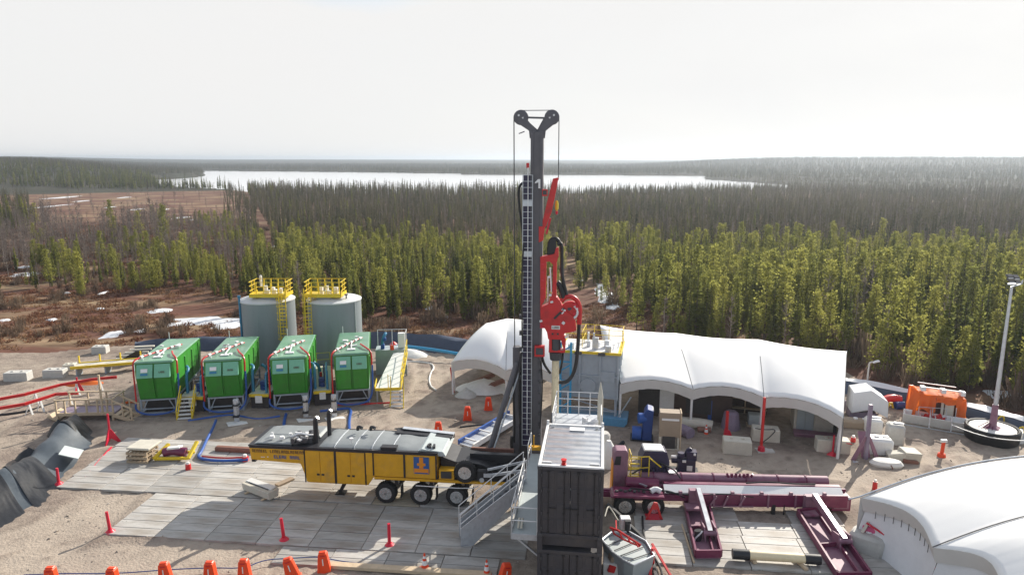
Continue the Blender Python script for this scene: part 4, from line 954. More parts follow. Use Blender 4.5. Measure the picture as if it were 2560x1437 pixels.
b = MB(); rails(b, [(WX0, 5.6 - .9, WZ), (WX0, WY0, WZ), (WX1, WY0, WZ)]); rails(b, [(WX0, 6.2, WZ), (WX0, WY1, WZ)]); b.box((WX0, 2.6, WZ + .09), (.012, 4.2, .16)); b.build('handrail', 'white_steel', wk)
b = MB()
for x in (-.8, -.68): b.tube([(x, .62, WZ + .06), (x + .02, .75, WZ + .28), (x + .02, .95, WZ + .33), (x, 1.15, WZ + .05)], .045, n=8, smooth=1)
tag(b.build('tube_pair', 'cream_block'), 'pair of cream tubes lying at the near end of the walkway', 'tubes', loc=(CO.x, CO.y, 0.001), rz=CY)
st = thing('staircase', 'grey steel staircase climbing from the mats to the walkway', 'stairs', (0, 0, 0))
B0, T0 = G(1150, 1352, .17), cpt(WX0, 4.9, WZ); T0.z = WZ
dirv = Vector((T0.x - B0.x, T0.y - B0.y, 0)); side = Vector((dirv.y, -dirv.x, 0)).normalized() * .42
if side.y > 0: side = -side
b = MB()
for sgn in (1, -1):
    q0, q1 = B0 + side * sgn, T0 + side * sgn; n_ = side.normalized() * .03
    hb = .85
    vs = []
    for off in (-n_, n_): vs += [q0 + off, q0 + off + Vector((0, 0, hb)), q1 + off + Vector((0, 0, .28)), q1 + off + Vector((0, 0, -.32)), q0 + off + dirv.normalized() * .55]
    b.add(vs, [(4, 3, 2, 1, 0), (5, 6, 7, 8, 9)] + [(i, (i + 1) % 5, (i + 1) % 5 + 5, i + 5) for i in range(5)])
    for i in range(13):
        t = (i + .5) / 13; c_ = q0.lerp(q1, t) + Vector((0, 0, .30 - .3 * t)) - side.normalized() * (-sgn) * .035 * 1.0; b.bar(c_ + Vector((0, 0, -.12)), c_ + dirv.normalized() * .06 + Vector((0, 0, .2)), .03, .02)
b.build('stringer', 'galvanised', st)
b = MB()
for i in range(13): c_ = B0.lerp(T0, (i + .7) / 13); b.bar(c_ - side * .95, c_ + side * .95, .24, .035)
b.build('tread', 'dark_steel', st)
b = MB()
for sgn in (1, -1):
    q0, q1 = B0 + side * sgn + Vector((0, 0, .5)), T0 + side * sgn + Vector((0, 0, .1))
    for hh in (.55, 1.0): b.cyl(q0 + Vector((0, 0, hh)), q1 + Vector((0, 0, hh)), .022, n=6)
    for i in range(5): c_ = q0.lerp(q1, i / 4); b.cyl(c_, c_ + Vector((0, 0, 1.0)), .02, n=6)
b.build('handrail', 'white_steel', st)
# grey-teal rotary cabin behind the container
cb = thing('rig_cabin', 'grey-green work floor cabin behind the silver container roof', 'cabin', cpt(0.1, 6.0, 0), CY)
b = MB(); b.box((1.08, 1.6, 2.2), (2.3, 3.0, 4.4)); b.build('wall', 'cabin_grey', cb, bevel=.02)
b = MB(); b.box((1.08, 1.6, 4.44), (2.4, 3.1, .1)); b.build('floor', 'galvanised', cb)
b = MB(); rails(b, [(.0, .1, 4.5), (.0, 3.1, 4.5), (2.2, 3.1, 4.5), (2.2, .1, 4.5)], mids=(.35, .68), posts=.62, h=1.15); b.build('guard_rail', 'white_steel', cb)
b = MB()
for x in (.35, 1.1, 1.85): b.box((x, .07, 3.6), (.65, .06, 1.1))
b.build('wall_panel', 'deck_grey', cb, bevel=.01)
qx = random.Random(8)
b = MB()
for _ in range(12): b.box((qx.uniform(1.4, 2.15), qx.uniform(.2, 1.6), 4.62 + qx.uniform(0, .25)), (qx.uniform(.1, .35), qx.uniform(.1, .3), qx.uniform(.15, .6)), (0, 0, qx.uniform(0, 1)))
b.build('floor_equipment', 'white_steel', cb, bevel=.01)
p = cpt(2.25, 7.6, 0)
b = MB().lathe([(0, 0), (.13, 0), (.13, 1.5), (.07, 1.9), (.02, 2.2), (0, 2.2)], (0, 0, 0), 'z', 10); tag(b.build('tapered_post', 'cream_block'), 'pointed cream post standing at the corner of the cabin roof', 'post', loc=(p.x, p.y, 4.5))
# ---------------------------------------------------------------- grey settling tank on legs with yellow rails
TGY = R(-13); TGO = PY(1398, 1060, 43.0); TGO.z = 0
tg = thing('settling_tank', 'large grey ribbed steel tank on legs with yellow railing on top', 'tank', TGO, TGY)
tw, tl, z0, z1 = 3.75, 3.0, 1.75, 4.75
b = MB(); b.box((tw / 2, tl / 2, (z0 + z1) / 2), (tw, tl, z1 - z0)); b.build('shell', 'steel_blue_grey', tg, bevel=.02)
b = MB()
for x in (0.0, 1.3, 2.6, tw): b.box((x, -.05, (z0 + z1) / 2), (.12, .12, z1 - z0))
for z in (z0 + .08, (z0 + z1) / 2, z1 - .06): b.box((tw / 2, -.04, z), (tw, .08, .10))
for y in (.4, 1.1, 1.8, 2.5): b.box((tw + .05, y, (z0 + z1) / 2), (.12, .12, z1 - z0))
for z in (z0 + .1, 2.8, 3.7, z1 - .1): b.box((tw + .04, tl / 2, z), (.08, tl, .08))
b.build('rib', 'steel_blue_grey', tg)
b = MB(); b.cyl((1.85, -.02, 2.55), (1.85, -.09, 2.55), .52, n=24); b.build('manhole', 'steel_blue_grey', tg, bevel=.01)
b = MB(); b.box((3.1, -.04, 3.25), (.9, .06, .7)); b.build('hatch', 'steel_blue_grey', tg, bevel=.01)
b = MB()
for x in (.1, tw - .1):
    for y in (.1, tl - .1): b.box((x, y, z0 / 2), (.16, .16, z0))
b.bar((tw - .1, .1, .2), (tw + .9, -.6, 2.2), .07); b.bar((tw - .1, .1, z0), (tw - .1, tl - .1, .2), .08); b.bar((.1, .1, z0), (tw - .1, .1, .9), .07); b.box((tw / 2, .1, .9), (tw, .08, .1))
b.build('support_leg', 'steel_blue_grey', tg)
b = MB(); b.prism([(-.2, .05), (tw + .5, .05), (tw + .7, .3), (tw + .7, .62), (-.2, .62)], -.35, 1.2); b.build('skid', 'pale_blue', tg, bevel=.02)
b = MB(); b.box((tw / 2, tl / 2, z1 + .03), (tw + .3, tl + .3, .06)); b.box((tw / 2, -.13, z1 + .05), (tw + .3, .07, .16)); b.box((tw + .15, tl / 2, z1 + .05), (.07, tl + .3, .16)); b.build('top_kerb', 'safety_yellow', tg)
MB().box((tw / 2, tl / 2, z1 + .08), (tw - .1, tl - .1, .05)).build('top_deck', 'white_steel', tg)
b = MB(); rails(b, [(-.1, tl + .1, z1 + .06), (tw + .1, tl + .1, z1 + .06), (tw + .1, tl * .6, z1 + .06)], mids=(.35, .68)); rails(b, [(1.3, 1.0, z1 + .06), (1.3, tl, z1 + .06)], mids=(.5,)); b.build('railing', 'safety_yellow', tg)
for _ in range(8): hh_ = qx.uniform(.25, .8); MB().box((qx.uniform(.5, tw - .3), qx.uniform(.2, tl - .5), z1 + .1 + hh_ / 2), (qx.uniform(.1, .4), qx.uniform(.1, .4), hh_)).build('valve_box', 'galvanised', tg, bevel=.01)
MB().cyl((2.1, .6, z1), (2.1, .6, z1 + 1.2), .06, n=8).build('vent_pipe', 'galvanised', tg)
b = MB()
for x in (1.2, 2.7): b.box((x, -.2, z1 + .02), (.45, .12, .2))
b.build('lifting_eye', 'dark_steel', tg, bevel=.01)
bl = MB()
for x in (.12, .78): bl.box((x, -.28, 2.9), (.13, .1, 5.2))
for k in range(8): bl.bar((.12, -.28, .5 + k * .62), (.78, -.28, .5 + k * .62 + (.45 if k % 2 else -.0)), .08)
tag(bl.build('lattice_tower', 'cyan_pipe'), 'blue lattice ladder frame in front of the grey settling tank', 'lattice', loc=TGO + Vector((-.05, -.2, 0)), rz=TGY)
# ---------------------------------------------------------------- white canopies
def canopy(name, label, eaves, ridges, back, zr, ze, sag=.55, bumps=.25, valance=.75, poles=True, lend=None, NS=12, NT=14, drop_back=True, arch=.45):
    t = thing(name, label, 'canopy')
    nb = len(eaves) - 1
    def top(s, v):          # s along bays 0..nb, v 0 ridge .. 1 eave
        i = min(int(s), nb - 1); f = s - i
        e = eaves[i].lerp(eaves[i + 1], f); r = ridges[i].lerp(ridges[i + 1], f)
        e.z = ze[i] * (1 - f) + ze[i + 1] * f + arch * math.sin(math.pi * f) ** .8
        out_ = (eaves[i + 1] - eaves[i]).cross(Vector((0, 0, 1))).normalized(); 
        if out_.y > 0: out_ = -out_
        e -= out_ * (.34 * math.sin(math.pi * f))
        r.z = zr[i] * (1 - f) + zr[i + 1] * f - bumps * math.sin(math.pi * f) 
        p = r.lerp(e, v); p.z += sag * math.sin(math.pi * v) * (.55 + .45 * math.sin(math.pi * f) ** .6) + .014 * math.sin(s * 44 + v * 3) * v * v + .02 * (vnoise(s * 5, v * 4, 7) - .5)
        return p
    b = MB(); b.grid(lambda u, v: top(u * nb, v), NS * nb, NT)
    rf = b.build('roof', 'tent_fabric', t, smooth=True)
    sol = rf.modifiers.new('thick', 'SOLIDIFY'); sol.thickness = .03
    if drop_back:
        b = MB(); b.grid(lambda u, v: (lambda r: (Vector((r.x, r.y, r.z)).lerp(back[0].lerp(back[1], u), v)) + Vector((0, 0, .4 * math.sin(math.pi * v))))(top(u * nb, 0)), NS * nb, 8)
        b.build('back_slope', 'tent_fabric', t, smooth=True)
    for i in range(nb):
        def val(u, v, i=i):
            p = top(i + u, 1.0); d = valance * (.95 + .0 * u); q_ = p.copy(); base = lerp(ze[i], ze[i + 1], u)
            q_.z = p.z - lerp(0, d - .10 * math.sin(math.pi * u), v) - .02; q_.y += .12 * v; return q_
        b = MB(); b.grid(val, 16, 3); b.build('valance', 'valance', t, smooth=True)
        if i > 0:
            b = MB(); b.tube([top(i, v) + Vector((0, 0, .03)) for v in (.35, .5, .65, .8, .92, 1.0)], .022, n=5); b.build('seam', 'dark_steel', t)
    if poles:
        for i in range(nb + 1):
            e = top(min(i, nb - 1e-4) if i == nb else i, 1.0)
            b = MB(); b.bar((e.x, e.y + .25, 0), (e.x, e.y + .2, e.z - .05), .12); b.bar((e.x + .12, e.y + .9, 0), (e.x + .05, e.y + .3, e.z - .1), .07); b.build('pole', 'white_steel', t)
    return t, top
E_ = [G(1553, 960, 2.9), G(1733, 974, 2.75), G(1910, 994, 2.65), G(2108, 1046, 2.6)]
R_ = [G(1500, 817, 4.6), G(1690, 834, 4.6), G(1895, 854, 4.6), G(2116, 879, 4.5)]
bk = [R_[0] + Vector((1.0, 3.6, 0)), R_[3] + Vector((1.6, 3.2, 0))]; bk[0].z = bk[1].z = .05
big, btop = canopy('canopy', 'long white three-bay canopy behind the pipe handler', E_, R_, bk, (4.7, 4.62, 4.75, 4.5), (2.9, 2.75, 2.65, 2.6), sag=.22, bumps=.14, arch=.34)
def endwall(u, v):
    a = btop(2.9999, u); g = Vector((a.x + .06, a.y + .2, .1)); return a.lerp(g, v) + Vector((.03 + .05 * math.sin(v * 3.1), 0, 0))
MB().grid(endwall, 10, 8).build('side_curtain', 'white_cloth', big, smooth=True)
MB().tube([R_[3] + Vector((0, 0, .03)), R_[3] + Vector((.25, .5, -1.2)), R_[3] + Vector((.5, 1.0, -3.2)), Vector((R_[3].x + .55, R_[3].y + 1.2, 0))], .05, n=6, smooth=1).build('guy_strap', 'galvanised', big)
E2 = [G(1130, 905, 2.6), G(1265, 927, 2.35), G(1400, 945, 2.5)]
R2_ = [G(1215, 806, 4.5), G(1268, 797, 4.75), G(1420, 810, 4.6)]
bk2 = [R2_[0] + Vector((-.6, 3.4, 0)), R2_[2] + Vector((.5, 3.4, 0))]; bk2[0].z = bk2[1].z = .05
c2, t2 = canopy('canopy', 'smaller white canopy behind the mast with a curved left end', E2, R2_, bk2, (4.4, 4.75, 4.6), (2.6, 2.35, 2.5), sag=.5, bumps=.0, valance=.8, arch=.35)
# left end flap
MB().grid(lambda u, v: t2(0, u).lerp(R2_[0] + Vector((-.5, 3.2, 0)) + Vector((0, 0, -R2_[0].z)), v) + Vector((0, 0, 1.6 * math.sin(math.pi * v) * (1 - u) * .5)), 10, 8).build('end_flap', 'tent_fabric', c2, smooth=True)
E3 = [G(2150, 1250, 2.3), G(2330, 1376, 2.3), G(2500, 1470, 2.3)]
R3 = [Vector((24.2, 28.6, 4.1)), Vector((23.8, 24.3, 4.1)), Vector((23.4, 20.2, 4.1))]
c3 = thing('canopy', 'white canopy cropped by the lower right corner of the photo', 'canopy')
def t3(s, v):
    i = min(int(s), 1); f = s - i; e = E3[i].lerp(E3[i + 1], f); r = R3[i].lerp(R3[i + 1], f)
    e.z += .30 * math.sin(math.pi * f); e.x += .62 * math.sin(math.pi * f); p = r.lerp(e, v); p.z += .005 * math.sin(s * 40 + v * 4) * v * v + .012 * (vnoise(s * 5, v * 4, 9) - .5) + .62 * math.sin(math.pi * min(1, v * .92)) * (.82 + .18 * math.sin(math.pi * f)); return p
rf = MB().grid(lambda u, v: t3(u * 2, v), 36, 22).build('roof', 'tent_fabric', c3, smooth=True); rf.modifiers.new('thick', 'SOLIDIFY').thickness = .03
def far3(u, v):
    r = Vector((30.5, 31.0 - 10.2 * u, .1)); a = t3(u * 2, 0); p = a.lerp(r, v); p.z += 1.0 * math.sin(math.pi * v); return p
MB().grid(far3, 24, 10).build('far_slope', 'tent_fabric', c3, smooth=True)
MB().tube([t3(0, v) + Vector((-.02, .03, .04)) for v in [i / 14 for i in range(15)]] + [t3(0, 1) + Vector((-.45, .1, -.12))], .035, n=6).build('edge_pole', 'galvanised', c3)
MB().tube([t3(1, v) + Vector((0, 0, .035)) for v in [i / 14 for i in range(15)]], .02, n=6).build('seam', 'dark_steel', c3)
for i in range(2):
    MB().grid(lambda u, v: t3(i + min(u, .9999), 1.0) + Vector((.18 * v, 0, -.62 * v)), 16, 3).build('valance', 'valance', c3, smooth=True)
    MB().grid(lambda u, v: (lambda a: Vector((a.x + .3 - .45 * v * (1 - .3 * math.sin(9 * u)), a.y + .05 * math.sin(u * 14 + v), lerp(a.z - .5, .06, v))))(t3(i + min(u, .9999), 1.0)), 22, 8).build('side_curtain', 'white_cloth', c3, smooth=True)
b = MB()
for k in range(9): a = t3(.12 + k * .085, 1.0); b.bar((a.x + .16, a.y, a.z - .5), (a.x + .14, a.y - .02, a.z - .85), .02)
b.build('lacing', 'dark_steel', c3)
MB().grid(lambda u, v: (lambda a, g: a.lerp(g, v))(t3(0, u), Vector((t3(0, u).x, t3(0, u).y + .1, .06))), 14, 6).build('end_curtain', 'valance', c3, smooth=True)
MB().bar((t3(2, 1).x + .3, t3(2, 1).y + 1.4, .6), (t3(2, 1).x + 3, t3(2, 1).y + 1.2, .6), .08).build('curtain_bar', 'white_steel', c3)
# ---------------------------------------------------------------- inside and under the long canopy
def simple_box(name, label, cat, px, py, w_, d_, h_, m, rz=0.0, z=0.0, bev=.02, group=None, parts=()):
    p = G(px, py, z); t = thing(name, label, cat, p, R(rz), group); return t, p
shed = thing('shed', 'dark brown work shed under the long canopy', 'shed', G(1640, 1052) + Vector((.2, .5, 0)), R(-15))
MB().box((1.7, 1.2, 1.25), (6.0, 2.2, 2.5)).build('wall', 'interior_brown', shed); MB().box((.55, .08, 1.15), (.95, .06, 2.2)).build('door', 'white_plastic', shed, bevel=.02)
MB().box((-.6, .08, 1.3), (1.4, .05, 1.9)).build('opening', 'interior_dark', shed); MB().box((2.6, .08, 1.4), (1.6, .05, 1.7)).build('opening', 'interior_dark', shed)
sh2 = thing('shed', 'grey panelled cabin in the right-hand canopy bay', 'shed', G(2040, 1075) + Vector((-1.0, -.75, 0)), R(-17))
MB().box((.55, 1.2, 1.2), (2.5, 2.0, 2.4)).build('wall', 'cream_block', sh2)
b = MB()
for x in (-.3, .2): b.box((x, .17, 1.2), (.48, .06, 2.1))
b.build('door', 'cabin_grey', sh2, bevel=.015); MB().box((1.05, .17, 1.25), (1.1, .05, 1.6)).build('panel', 'pale_deck', sh2, bevel=.02); MB().box((.55, -.35, .28), (2.6, .8, .10)).box((.55, -.6, .13), (2.5, .1, .2)).build('step', 'maroon_dusty', sh2, bevel=.02); MB().box((1.68, .17, 1.0), (.2, .05, 2.0)).build('opening', 'interior_dark', sh2)
sh3 = thing('storage_rack', 'dark storage rack at the back of the middle canopy bay', 'rack', G(1830, 1050) + Vector((.4, .9, 0)), R(-16))
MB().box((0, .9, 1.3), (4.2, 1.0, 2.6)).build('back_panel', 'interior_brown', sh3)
b = MB()
for x in (-2, -.7, .7, 2): b.box((x, .3, 1.2), (.08, .08, 2.4))
for z in (.5, 1.2, 2.0): b.box((0, .3, z), (4.1, .5, .05))
b.build('shelf', 'timber', sh3)
t = thing('barrel', 'blue upright drum under the middle canopy bay', 'drum', G(1773, 1052)); MB().lathe([(0, 0), (.30, 0), (.30, 1.5), (.27, 1.55), (0, 1.55)], (0, 0, 0), 'z', 18).build('drum_body', 'blue_paint', t, smooth=True); MB().lathe([(.29, .5), (.32, .52), (.29, .54)], (0, 0, 0), 'z', 18).lathe([(.29, 1.0), (.32, 1.02), (.29, 1.04)], (0, 0, 0), 'z', 18).build('drum_hoop', 'deep_blue', t)
t = thing('covered_load', 'grey cloth-covered load under the middle canopy bay', 'load', G(1826, 1072)); MB().lathe([(.62, 0), (.58, .4), (.5, .8), (.46, 1.1), (.3, 1.22), (0, 1.25)], (0, 0, 0), 'z', 14).build('cloth', 'purple_steel', t)
t = thing('crate', 'pale grey crate on a low pallet at the canopy back', 'crate', G(1884, 1066), R(-12)); MB().box((0, 0, .55), (.75, .6, .7)).build('box_body', 'deck_grey', t, bevel=.03); MB().box((0, 0, .1), (.9, .7, .14)).build('pallet', 'timber', t, bevel=.01)
t = thing('power_unit', 'blue machine with a tall panel and round motors', 'machine', G(1598, 1098), R(-10))
MB().prism([(.1, .15), (.72, .15), (.80, 2.05), (.42, 2.15), (.25, 1.9)], -.5, .5).build('cabinet', 'deep_blue', t, bevel=.04); MB().box((.62, -.02, 2.0), (.36, .6, .1), (0, -.25, 0)).build('top_label', 'white_steel', t)
b = MB(); b.cyl((-.45, -.3, .55), (.1, -.3, .55), .42, n=18); b.cyl((-.1, -.3, 1.5), (.35, -.2, 1.5), .32, n=16); b.cyl((-.35, .3, .35), (.2, .3, .35), .3, n=14); b.build('motor', 'blue_paint', t, smooth=True); MB().box((.15, 0, .08), (1.4, 1.2, .16)).build('skid', 'black_paint', t, bevel=.02)
t = thing('control_cabinet', 'brown boxy cabinet on legs with an open lower bay', 'cabinet', G(1672, 1118), R(-9))
MB().box((0, 0, 1.55), (1.25, .75, 1.5)).build('body', 'brown_cabinet', t, bevel=.02); MB().box((.62, 0, 1.2), (.06, .8, 2.3)).build('side_panel', 'timber', t)
b = MB(); b.box((0, -.39, 1.9), (1.0, .04, .12)); b.build('front_strip', 'white_paint', t); MB().box((-.05, -.36, .45), (.75, .05, .8)).build('opening', 'interior_dark', t); b = MB()
for x in (-.55, .5): b.box((x, -.3, .4), (.12, .12, .8)); b.box((x, .3, .4), (.12, .12, .8))
b.box((0, 0, .05), (1.2, .8, .08)); b.build('leg', 'cream_block', t)
t = thing('hose_reel', 'purple striped roll of hose lying beside the brown cabinet', 'roll', G(1714, 1093), R(30)); 
b = MB()
for k in range(6): b.lathe([(.2, 0), (.36, 0), (.38, .06), (.36, .12), (.2, .12)], (0, -.4 + k * .14, .38), 'y', 18)
b.build('roll', 'purple_steel', t, smooth=True)
t = thing('tarp_roll', 'flattened cream roll of sheeting under the canopy', 'roll', G(1735, 1072), R(-14)); MB().tube([(-1.2, 0, .35), (-.4, -.05, .42), (.5, .03, .38), (1.1, 0, .3)], .36, n=12, smooth=1).build('roll', 'cream_block', t, smooth=True); MB().tube([(.2, -.5, .18), (1.0, -.45, .2)], .2, n=10).build('clay_end', 'brown_pipe', t, smooth=True)
def cone(px, py, label, s=1.0, cat='traffic cone', z=0.0):
    t = thing('traffic_cone', label, cat, G(px, py, z), 0.3); t.scale = (s, s, s)
    b = MB(); b.box((0, 0, .02), (.38, .38, .04)); b.lathe([(.15, .04), (.03, .72), (0, .72)], (0, 0, 0), 'z', 16); b.build('cone_body', 'orange_plastic', t, smooth=True)
    b = MB(); b.lathe([(.118, .22), (.088, .40)], (0, 0, 0), 'z', 16); b.lathe([(.070, .50), (.052, .60)], (0, 0, 0), 'z', 16); b.build('reflective_band', 'white_paint', t, smooth=True)
    for ch in t.children:
        if ch.name.startswith('reflective'): ch.scale = (1.06, 1.06, 1)
cone(1765, 1087, 'orange and white traffic cone in front of the canopy', .95)
cone(1062, 1421, 'orange and white traffic cone on the front mats', 1.0, z=.17)
cone(1217, 1434, 'half hidden orange cone at the bottom beside the staircase', .9, z=.17)
def posts(px0, py0, top, label, r=.09, base=True, m='red_plastic', lean=(0, 0)):
    p = G(px0, py0); zt_ = top; t = thing('marker_post', label, 'post', p)
    MB().cyl((0, 0, .1), (lean[0], lean[1], zt_), r, r * .85, n=12).build('stem', m, t, smooth=True)
    if base: MB().lathe([(0, 0), (.34, 0), (.34, .06), (.26, .12), (r * 1.4, .28), (0, .28)], (0, 0, 0), 'z', 18).build('base', m, t, smooth=True)
    return t
posts(148, 1216, 1.05, 'red marker post with round base at the far mat corner', .075)
posts(277, 1336, 1.15, 'red marker post with round base on the near mat corner', .075, lean=(-.08, 0))
posts(711, 1356, 1.2, 'red marker post with round base, left of two on the near mats', .08, lean=(-.08, 0))
posts(974, 1370, 1.2, 'red marker post with round base between the cone and the rig wheels', .08)
def stand(px, py, h, label, m='red_plastic', wide=.55):
    t = thing('tripod_stand', label, 'stand', G(px, py)); b = MB(); b.cyl((0, 0, .3), (0, 0, h), .06, n=10); b.build('mast_tube', m, t, smooth=True)
    for k in range(3):
        a = 2.1 * k + .5; MB().prism([(0.03, .9), (.1, .9), (wide, .05), (wide - .12, 0), (.03, .35)], -.03, .03).build('leg', m, t).rotation_euler = (0, 0, a)
    return t
stand(277, 1108, 1.9, 'red tripod stand beside the wooden stair platform')
t = thing('prop_post', 'tall red prop post with a clamp base at the canopy front', 'prop', G(1897, 1128)); MB().box((.12, 0, 1.7), (.14, .14, 3.3)).build('post', 'red_paint', t, bevel=.01); MB().box((.35, 0, .06), (1.0, .6, .1)).build('base_plate', 'concrete', t, bevel=.01); MB().lathe([(0, .1), (.22, .1), (.18, .35), (0, .4)], (.1, -.1, 0), 'z', 12).build('clamp', 'red_plastic', t)
t = thing('prop_post', 'short red post with a flared foot by the grey block', 'prop', G(1815, 1092)); MB().box((0, 0, 1.0), (.16, .16, 1.4)).build('post', 'red_paint', t, bevel=.01); MB().prism([(-.15, .1), (.35, .1), (.2, .45), (-.1, .55)], -.12, .12).build('foot', 'red_plastic', t, bevel=.02)
def block(px, py, w_, d_, h_, label, rz=-12, m='cream_block', name='block', cat='block', group=None):
    t = thing(name, label, cat, G(px, py), R(rz), group); b = MB(); b.box((0, d_ / 2, h_ / 2), (w_, d_, h_), taper=(.98, .96)); o = b.build('block_body', m, t, bevel=.04)
    MB().box((-w_ * .2, d_ / 2, h_ + .03), (.18, .2, .07)).box((w_ * .2, d_ / 2, h_ + .03), (.18, .2, .07)).build('lifting_loop', m, t, bevel=.015)
    return t
block(1843, 1138, 1.62, .9, .85, 'pale concrete block standing alone before the canopy')
block(1915, 1108, 1.6, .9, .85, 'pale concrete block with a black cable draped over it')
MB_ = MB().tube([G(1888, 1070, .95), G(1910, 1074, .93), G(1943, 1072, .9), G(1925, 1092, .6), G(1905, 1106, .2), G(1898, 1110, .05)], .03, smooth=2); tag(MB_.build('cable', 'black_hose', smooth=True), 'black cable draped over a pale concrete block', 'cable')
block(2083, 1136, 1.85, .8, .85, 'pale concrete block behind two red posts')
posts(2081, 1140, 1.3, 'red post with round foot in front of a pale block', .06, m='red_plastic')
block(38, 956, 1.75, .9, .75, 'grey concrete block, leftmost on the gravel', 5, 'concrete')
block(132, 948, 1.55, .9, .72, 'grey concrete block beside the yellow footbridge', 5, 'concrete')
block(247, 888, 1.2, .9, .75, 'grey concrete block at the back edge of the gravel', 8, 'concrete')
block(172, 930, .9, .8, .6, 'small pale block touching the yellow footbridge', 15, 'cream_block')
# ---------------------------------------------------------------- four green filter boxes
GY = R(11); BW, BL, BZ0, BH = 2.36, 7.3, 1.15, 2.62
BOXPX = [((335, 910), 'leftmost green filter box with the yellow steps at its right'), ((508, 905), 'second green filter box from the left, in front of the left tank'), ((675, 899), 'third green filter box, between the two grey tanks'), ((834, 890), 'rightmost green filter box beside the sloping pale walkway')]
qb = random.Random(21)
def green_box(label, p):
    t = thing('filter_box', label, 'filter box', (p.x, p.y, 0), GY, 'green filter boxes')
    zt_ = BZ0 + BH
    b = MB()   # hull tapers to the foot, its front bulges
    V = [(.06, .25, BZ0), (BW - .06, .25, BZ0), (BW, 0, zt_ - .9), (BW, .05, zt_ - .06), (0, .05, zt_ - .06), (0, 0, zt_ - .9),
         (.06, BL - .2, BZ0), (BW - .06, BL - .2, BZ0), (BW, BL, zt_ - .9), (BW, BL, zt_ - .35), (0, BL, zt_ - .35), (0, BL, zt_ - .9)]
    b.add(V, [(0, 1, 2, 5), (5, 2, 3, 4), (7, 6, 11, 8), (8, 11, 10, 9), (1, 7, 8, 2), (2, 8, 9, 3), (6, 0, 5, 11), (11, 5, 4, 10), (0, 6, 7, 1)])
    b.build('hull', 'green_paint', t, bevel=.03)
    b = MB()
    for k in range(4):
        y = .9 + k * (BL - 1.8) / 3
        for x, s in ((BW, 1), (0, -1)): b.prism([(x, BZ0 + .1), (x + s * .06, zt_ - .9), (x + s * .06, zt_ - .45), (x, zt_ - .4)], y, y + .12)
    b.build('side_rib', 'green_paint', t)
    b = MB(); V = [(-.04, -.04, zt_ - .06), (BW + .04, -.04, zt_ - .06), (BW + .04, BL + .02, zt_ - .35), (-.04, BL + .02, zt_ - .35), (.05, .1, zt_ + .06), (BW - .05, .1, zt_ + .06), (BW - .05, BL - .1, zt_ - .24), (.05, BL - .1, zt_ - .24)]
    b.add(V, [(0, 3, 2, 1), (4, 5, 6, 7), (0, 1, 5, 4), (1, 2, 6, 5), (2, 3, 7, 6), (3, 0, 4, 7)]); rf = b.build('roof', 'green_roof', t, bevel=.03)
    b = MB(); b.bar((BW + .03, 0, zt_ - .03), (BW + .03, BL, zt_ - .31), .05, .05); b.build('roof_edge', 'green_paint', rf)
    for k in range(2):
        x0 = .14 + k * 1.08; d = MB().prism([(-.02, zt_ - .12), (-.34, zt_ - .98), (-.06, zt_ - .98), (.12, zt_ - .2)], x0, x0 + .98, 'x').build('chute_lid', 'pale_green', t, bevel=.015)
        if k == 0: MB().box((x0 + .48, -.20, zt_ - .50), (.42, .02, .24), (R(-20), 0, 0)).build('lid_plate', 'white_paint', d); MB().box((x0 + .48, -.29, zt_ - .74), (.44, .02, .14), (R(-20), 0, 0)).build('lid_print', 'blue_pipe', d)
        else:
            g = MB(); glyphs(g, x0 + .34, zt_ - .62, 4, .07, .12, qb, .3, y=-.262); g.build('lid_print', 'text_dark', d)
        MB().prism([(.0, zt_ - .98), (-.10, zt_ - 1.0), (.12, BZ0 + .12), (.25, BZ0 + .12)], x0 + .03, x0 + .95, 'x').build('chute_panel', 'green_paint', t, bevel=.015)
    b = MB()
    for x in (.08, BW - .08):
        for y in (.3, BL / 2, BL - .3): b.box((x, y, BZ0 / 2), (.12, .12, BZ0))
        b.box((x, BL / 2, BZ0 - .06), (.10, BL - .4, .11))
        b.box((x, BL / 2, .14), (.10, BL - .3, .14))
    for y in (.3, BL - .3): b.box((BW / 2, y, .45), (BW, .07, .07)); b.box((BW / 2, y, .14), (BW - .1, .10, .135)); b.box((BW / 2, y, BZ0 - .06), (BW - .3, .1, .10))
    b.bar((.1, .28, .2), (.5, .28, BZ0 - .1), .06); b.bar((BW - .1, .28, .2), (BW - .5, .28, BZ0 - .1), .06)
    b.build('stand', 'steel_blue_grey', t)
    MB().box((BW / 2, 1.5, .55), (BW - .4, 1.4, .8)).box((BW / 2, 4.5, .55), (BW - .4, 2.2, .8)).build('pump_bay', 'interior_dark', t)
    # red and white feed pipe over the roof and down the sides
    b = MB(); b.tube([(-.18, .25, .9), (-.18, .25, zt_ - .3), (-.12, .3, zt_ + .1), (.2, .9, zt_ + .16), (.9, 2.6, zt_ + .08), (BW - .75, 4.2, zt_ + .02), (BW - .55, 4.5, zt_ - .02)], .055, n=8, smooth=1); b.build('feed_pipe', 'red_paint', t, smooth=True)
    b = MB(); b.tube([(BW - .6, 2.2, zt_ + .12), (BW - .3, 1.2, zt_ + .18), (BW + .14, .45, zt_ + .05), (BW + .18, .3, zt_ - .5), (BW + .16, .25, zt_ - .9)], .06, n=8, smooth=1); b.build('feed_pipe', 'red_paint', t, smooth=True)
    b = MB()
    for k in range(6):
        f = k / 5; c = Vector((.2, .9, zt_ + .24)).lerp(Vector((BW - .7, 4.2, zt_ + .10)), f); b.cyl(c + Vector((-.05, -.10, -.07)), c + Vector((.05, .10, -.07)), .10, n=8)
    for _ in range(4): b.box((qb.uniform(.5, 1.7), qb.uniform(1.2, 4.8), zt_ + .06), (qb.uniform(.15, .5), qb.uniform(.1, .3), .10), (0, 0, qb.uniform(-.6, .6)))
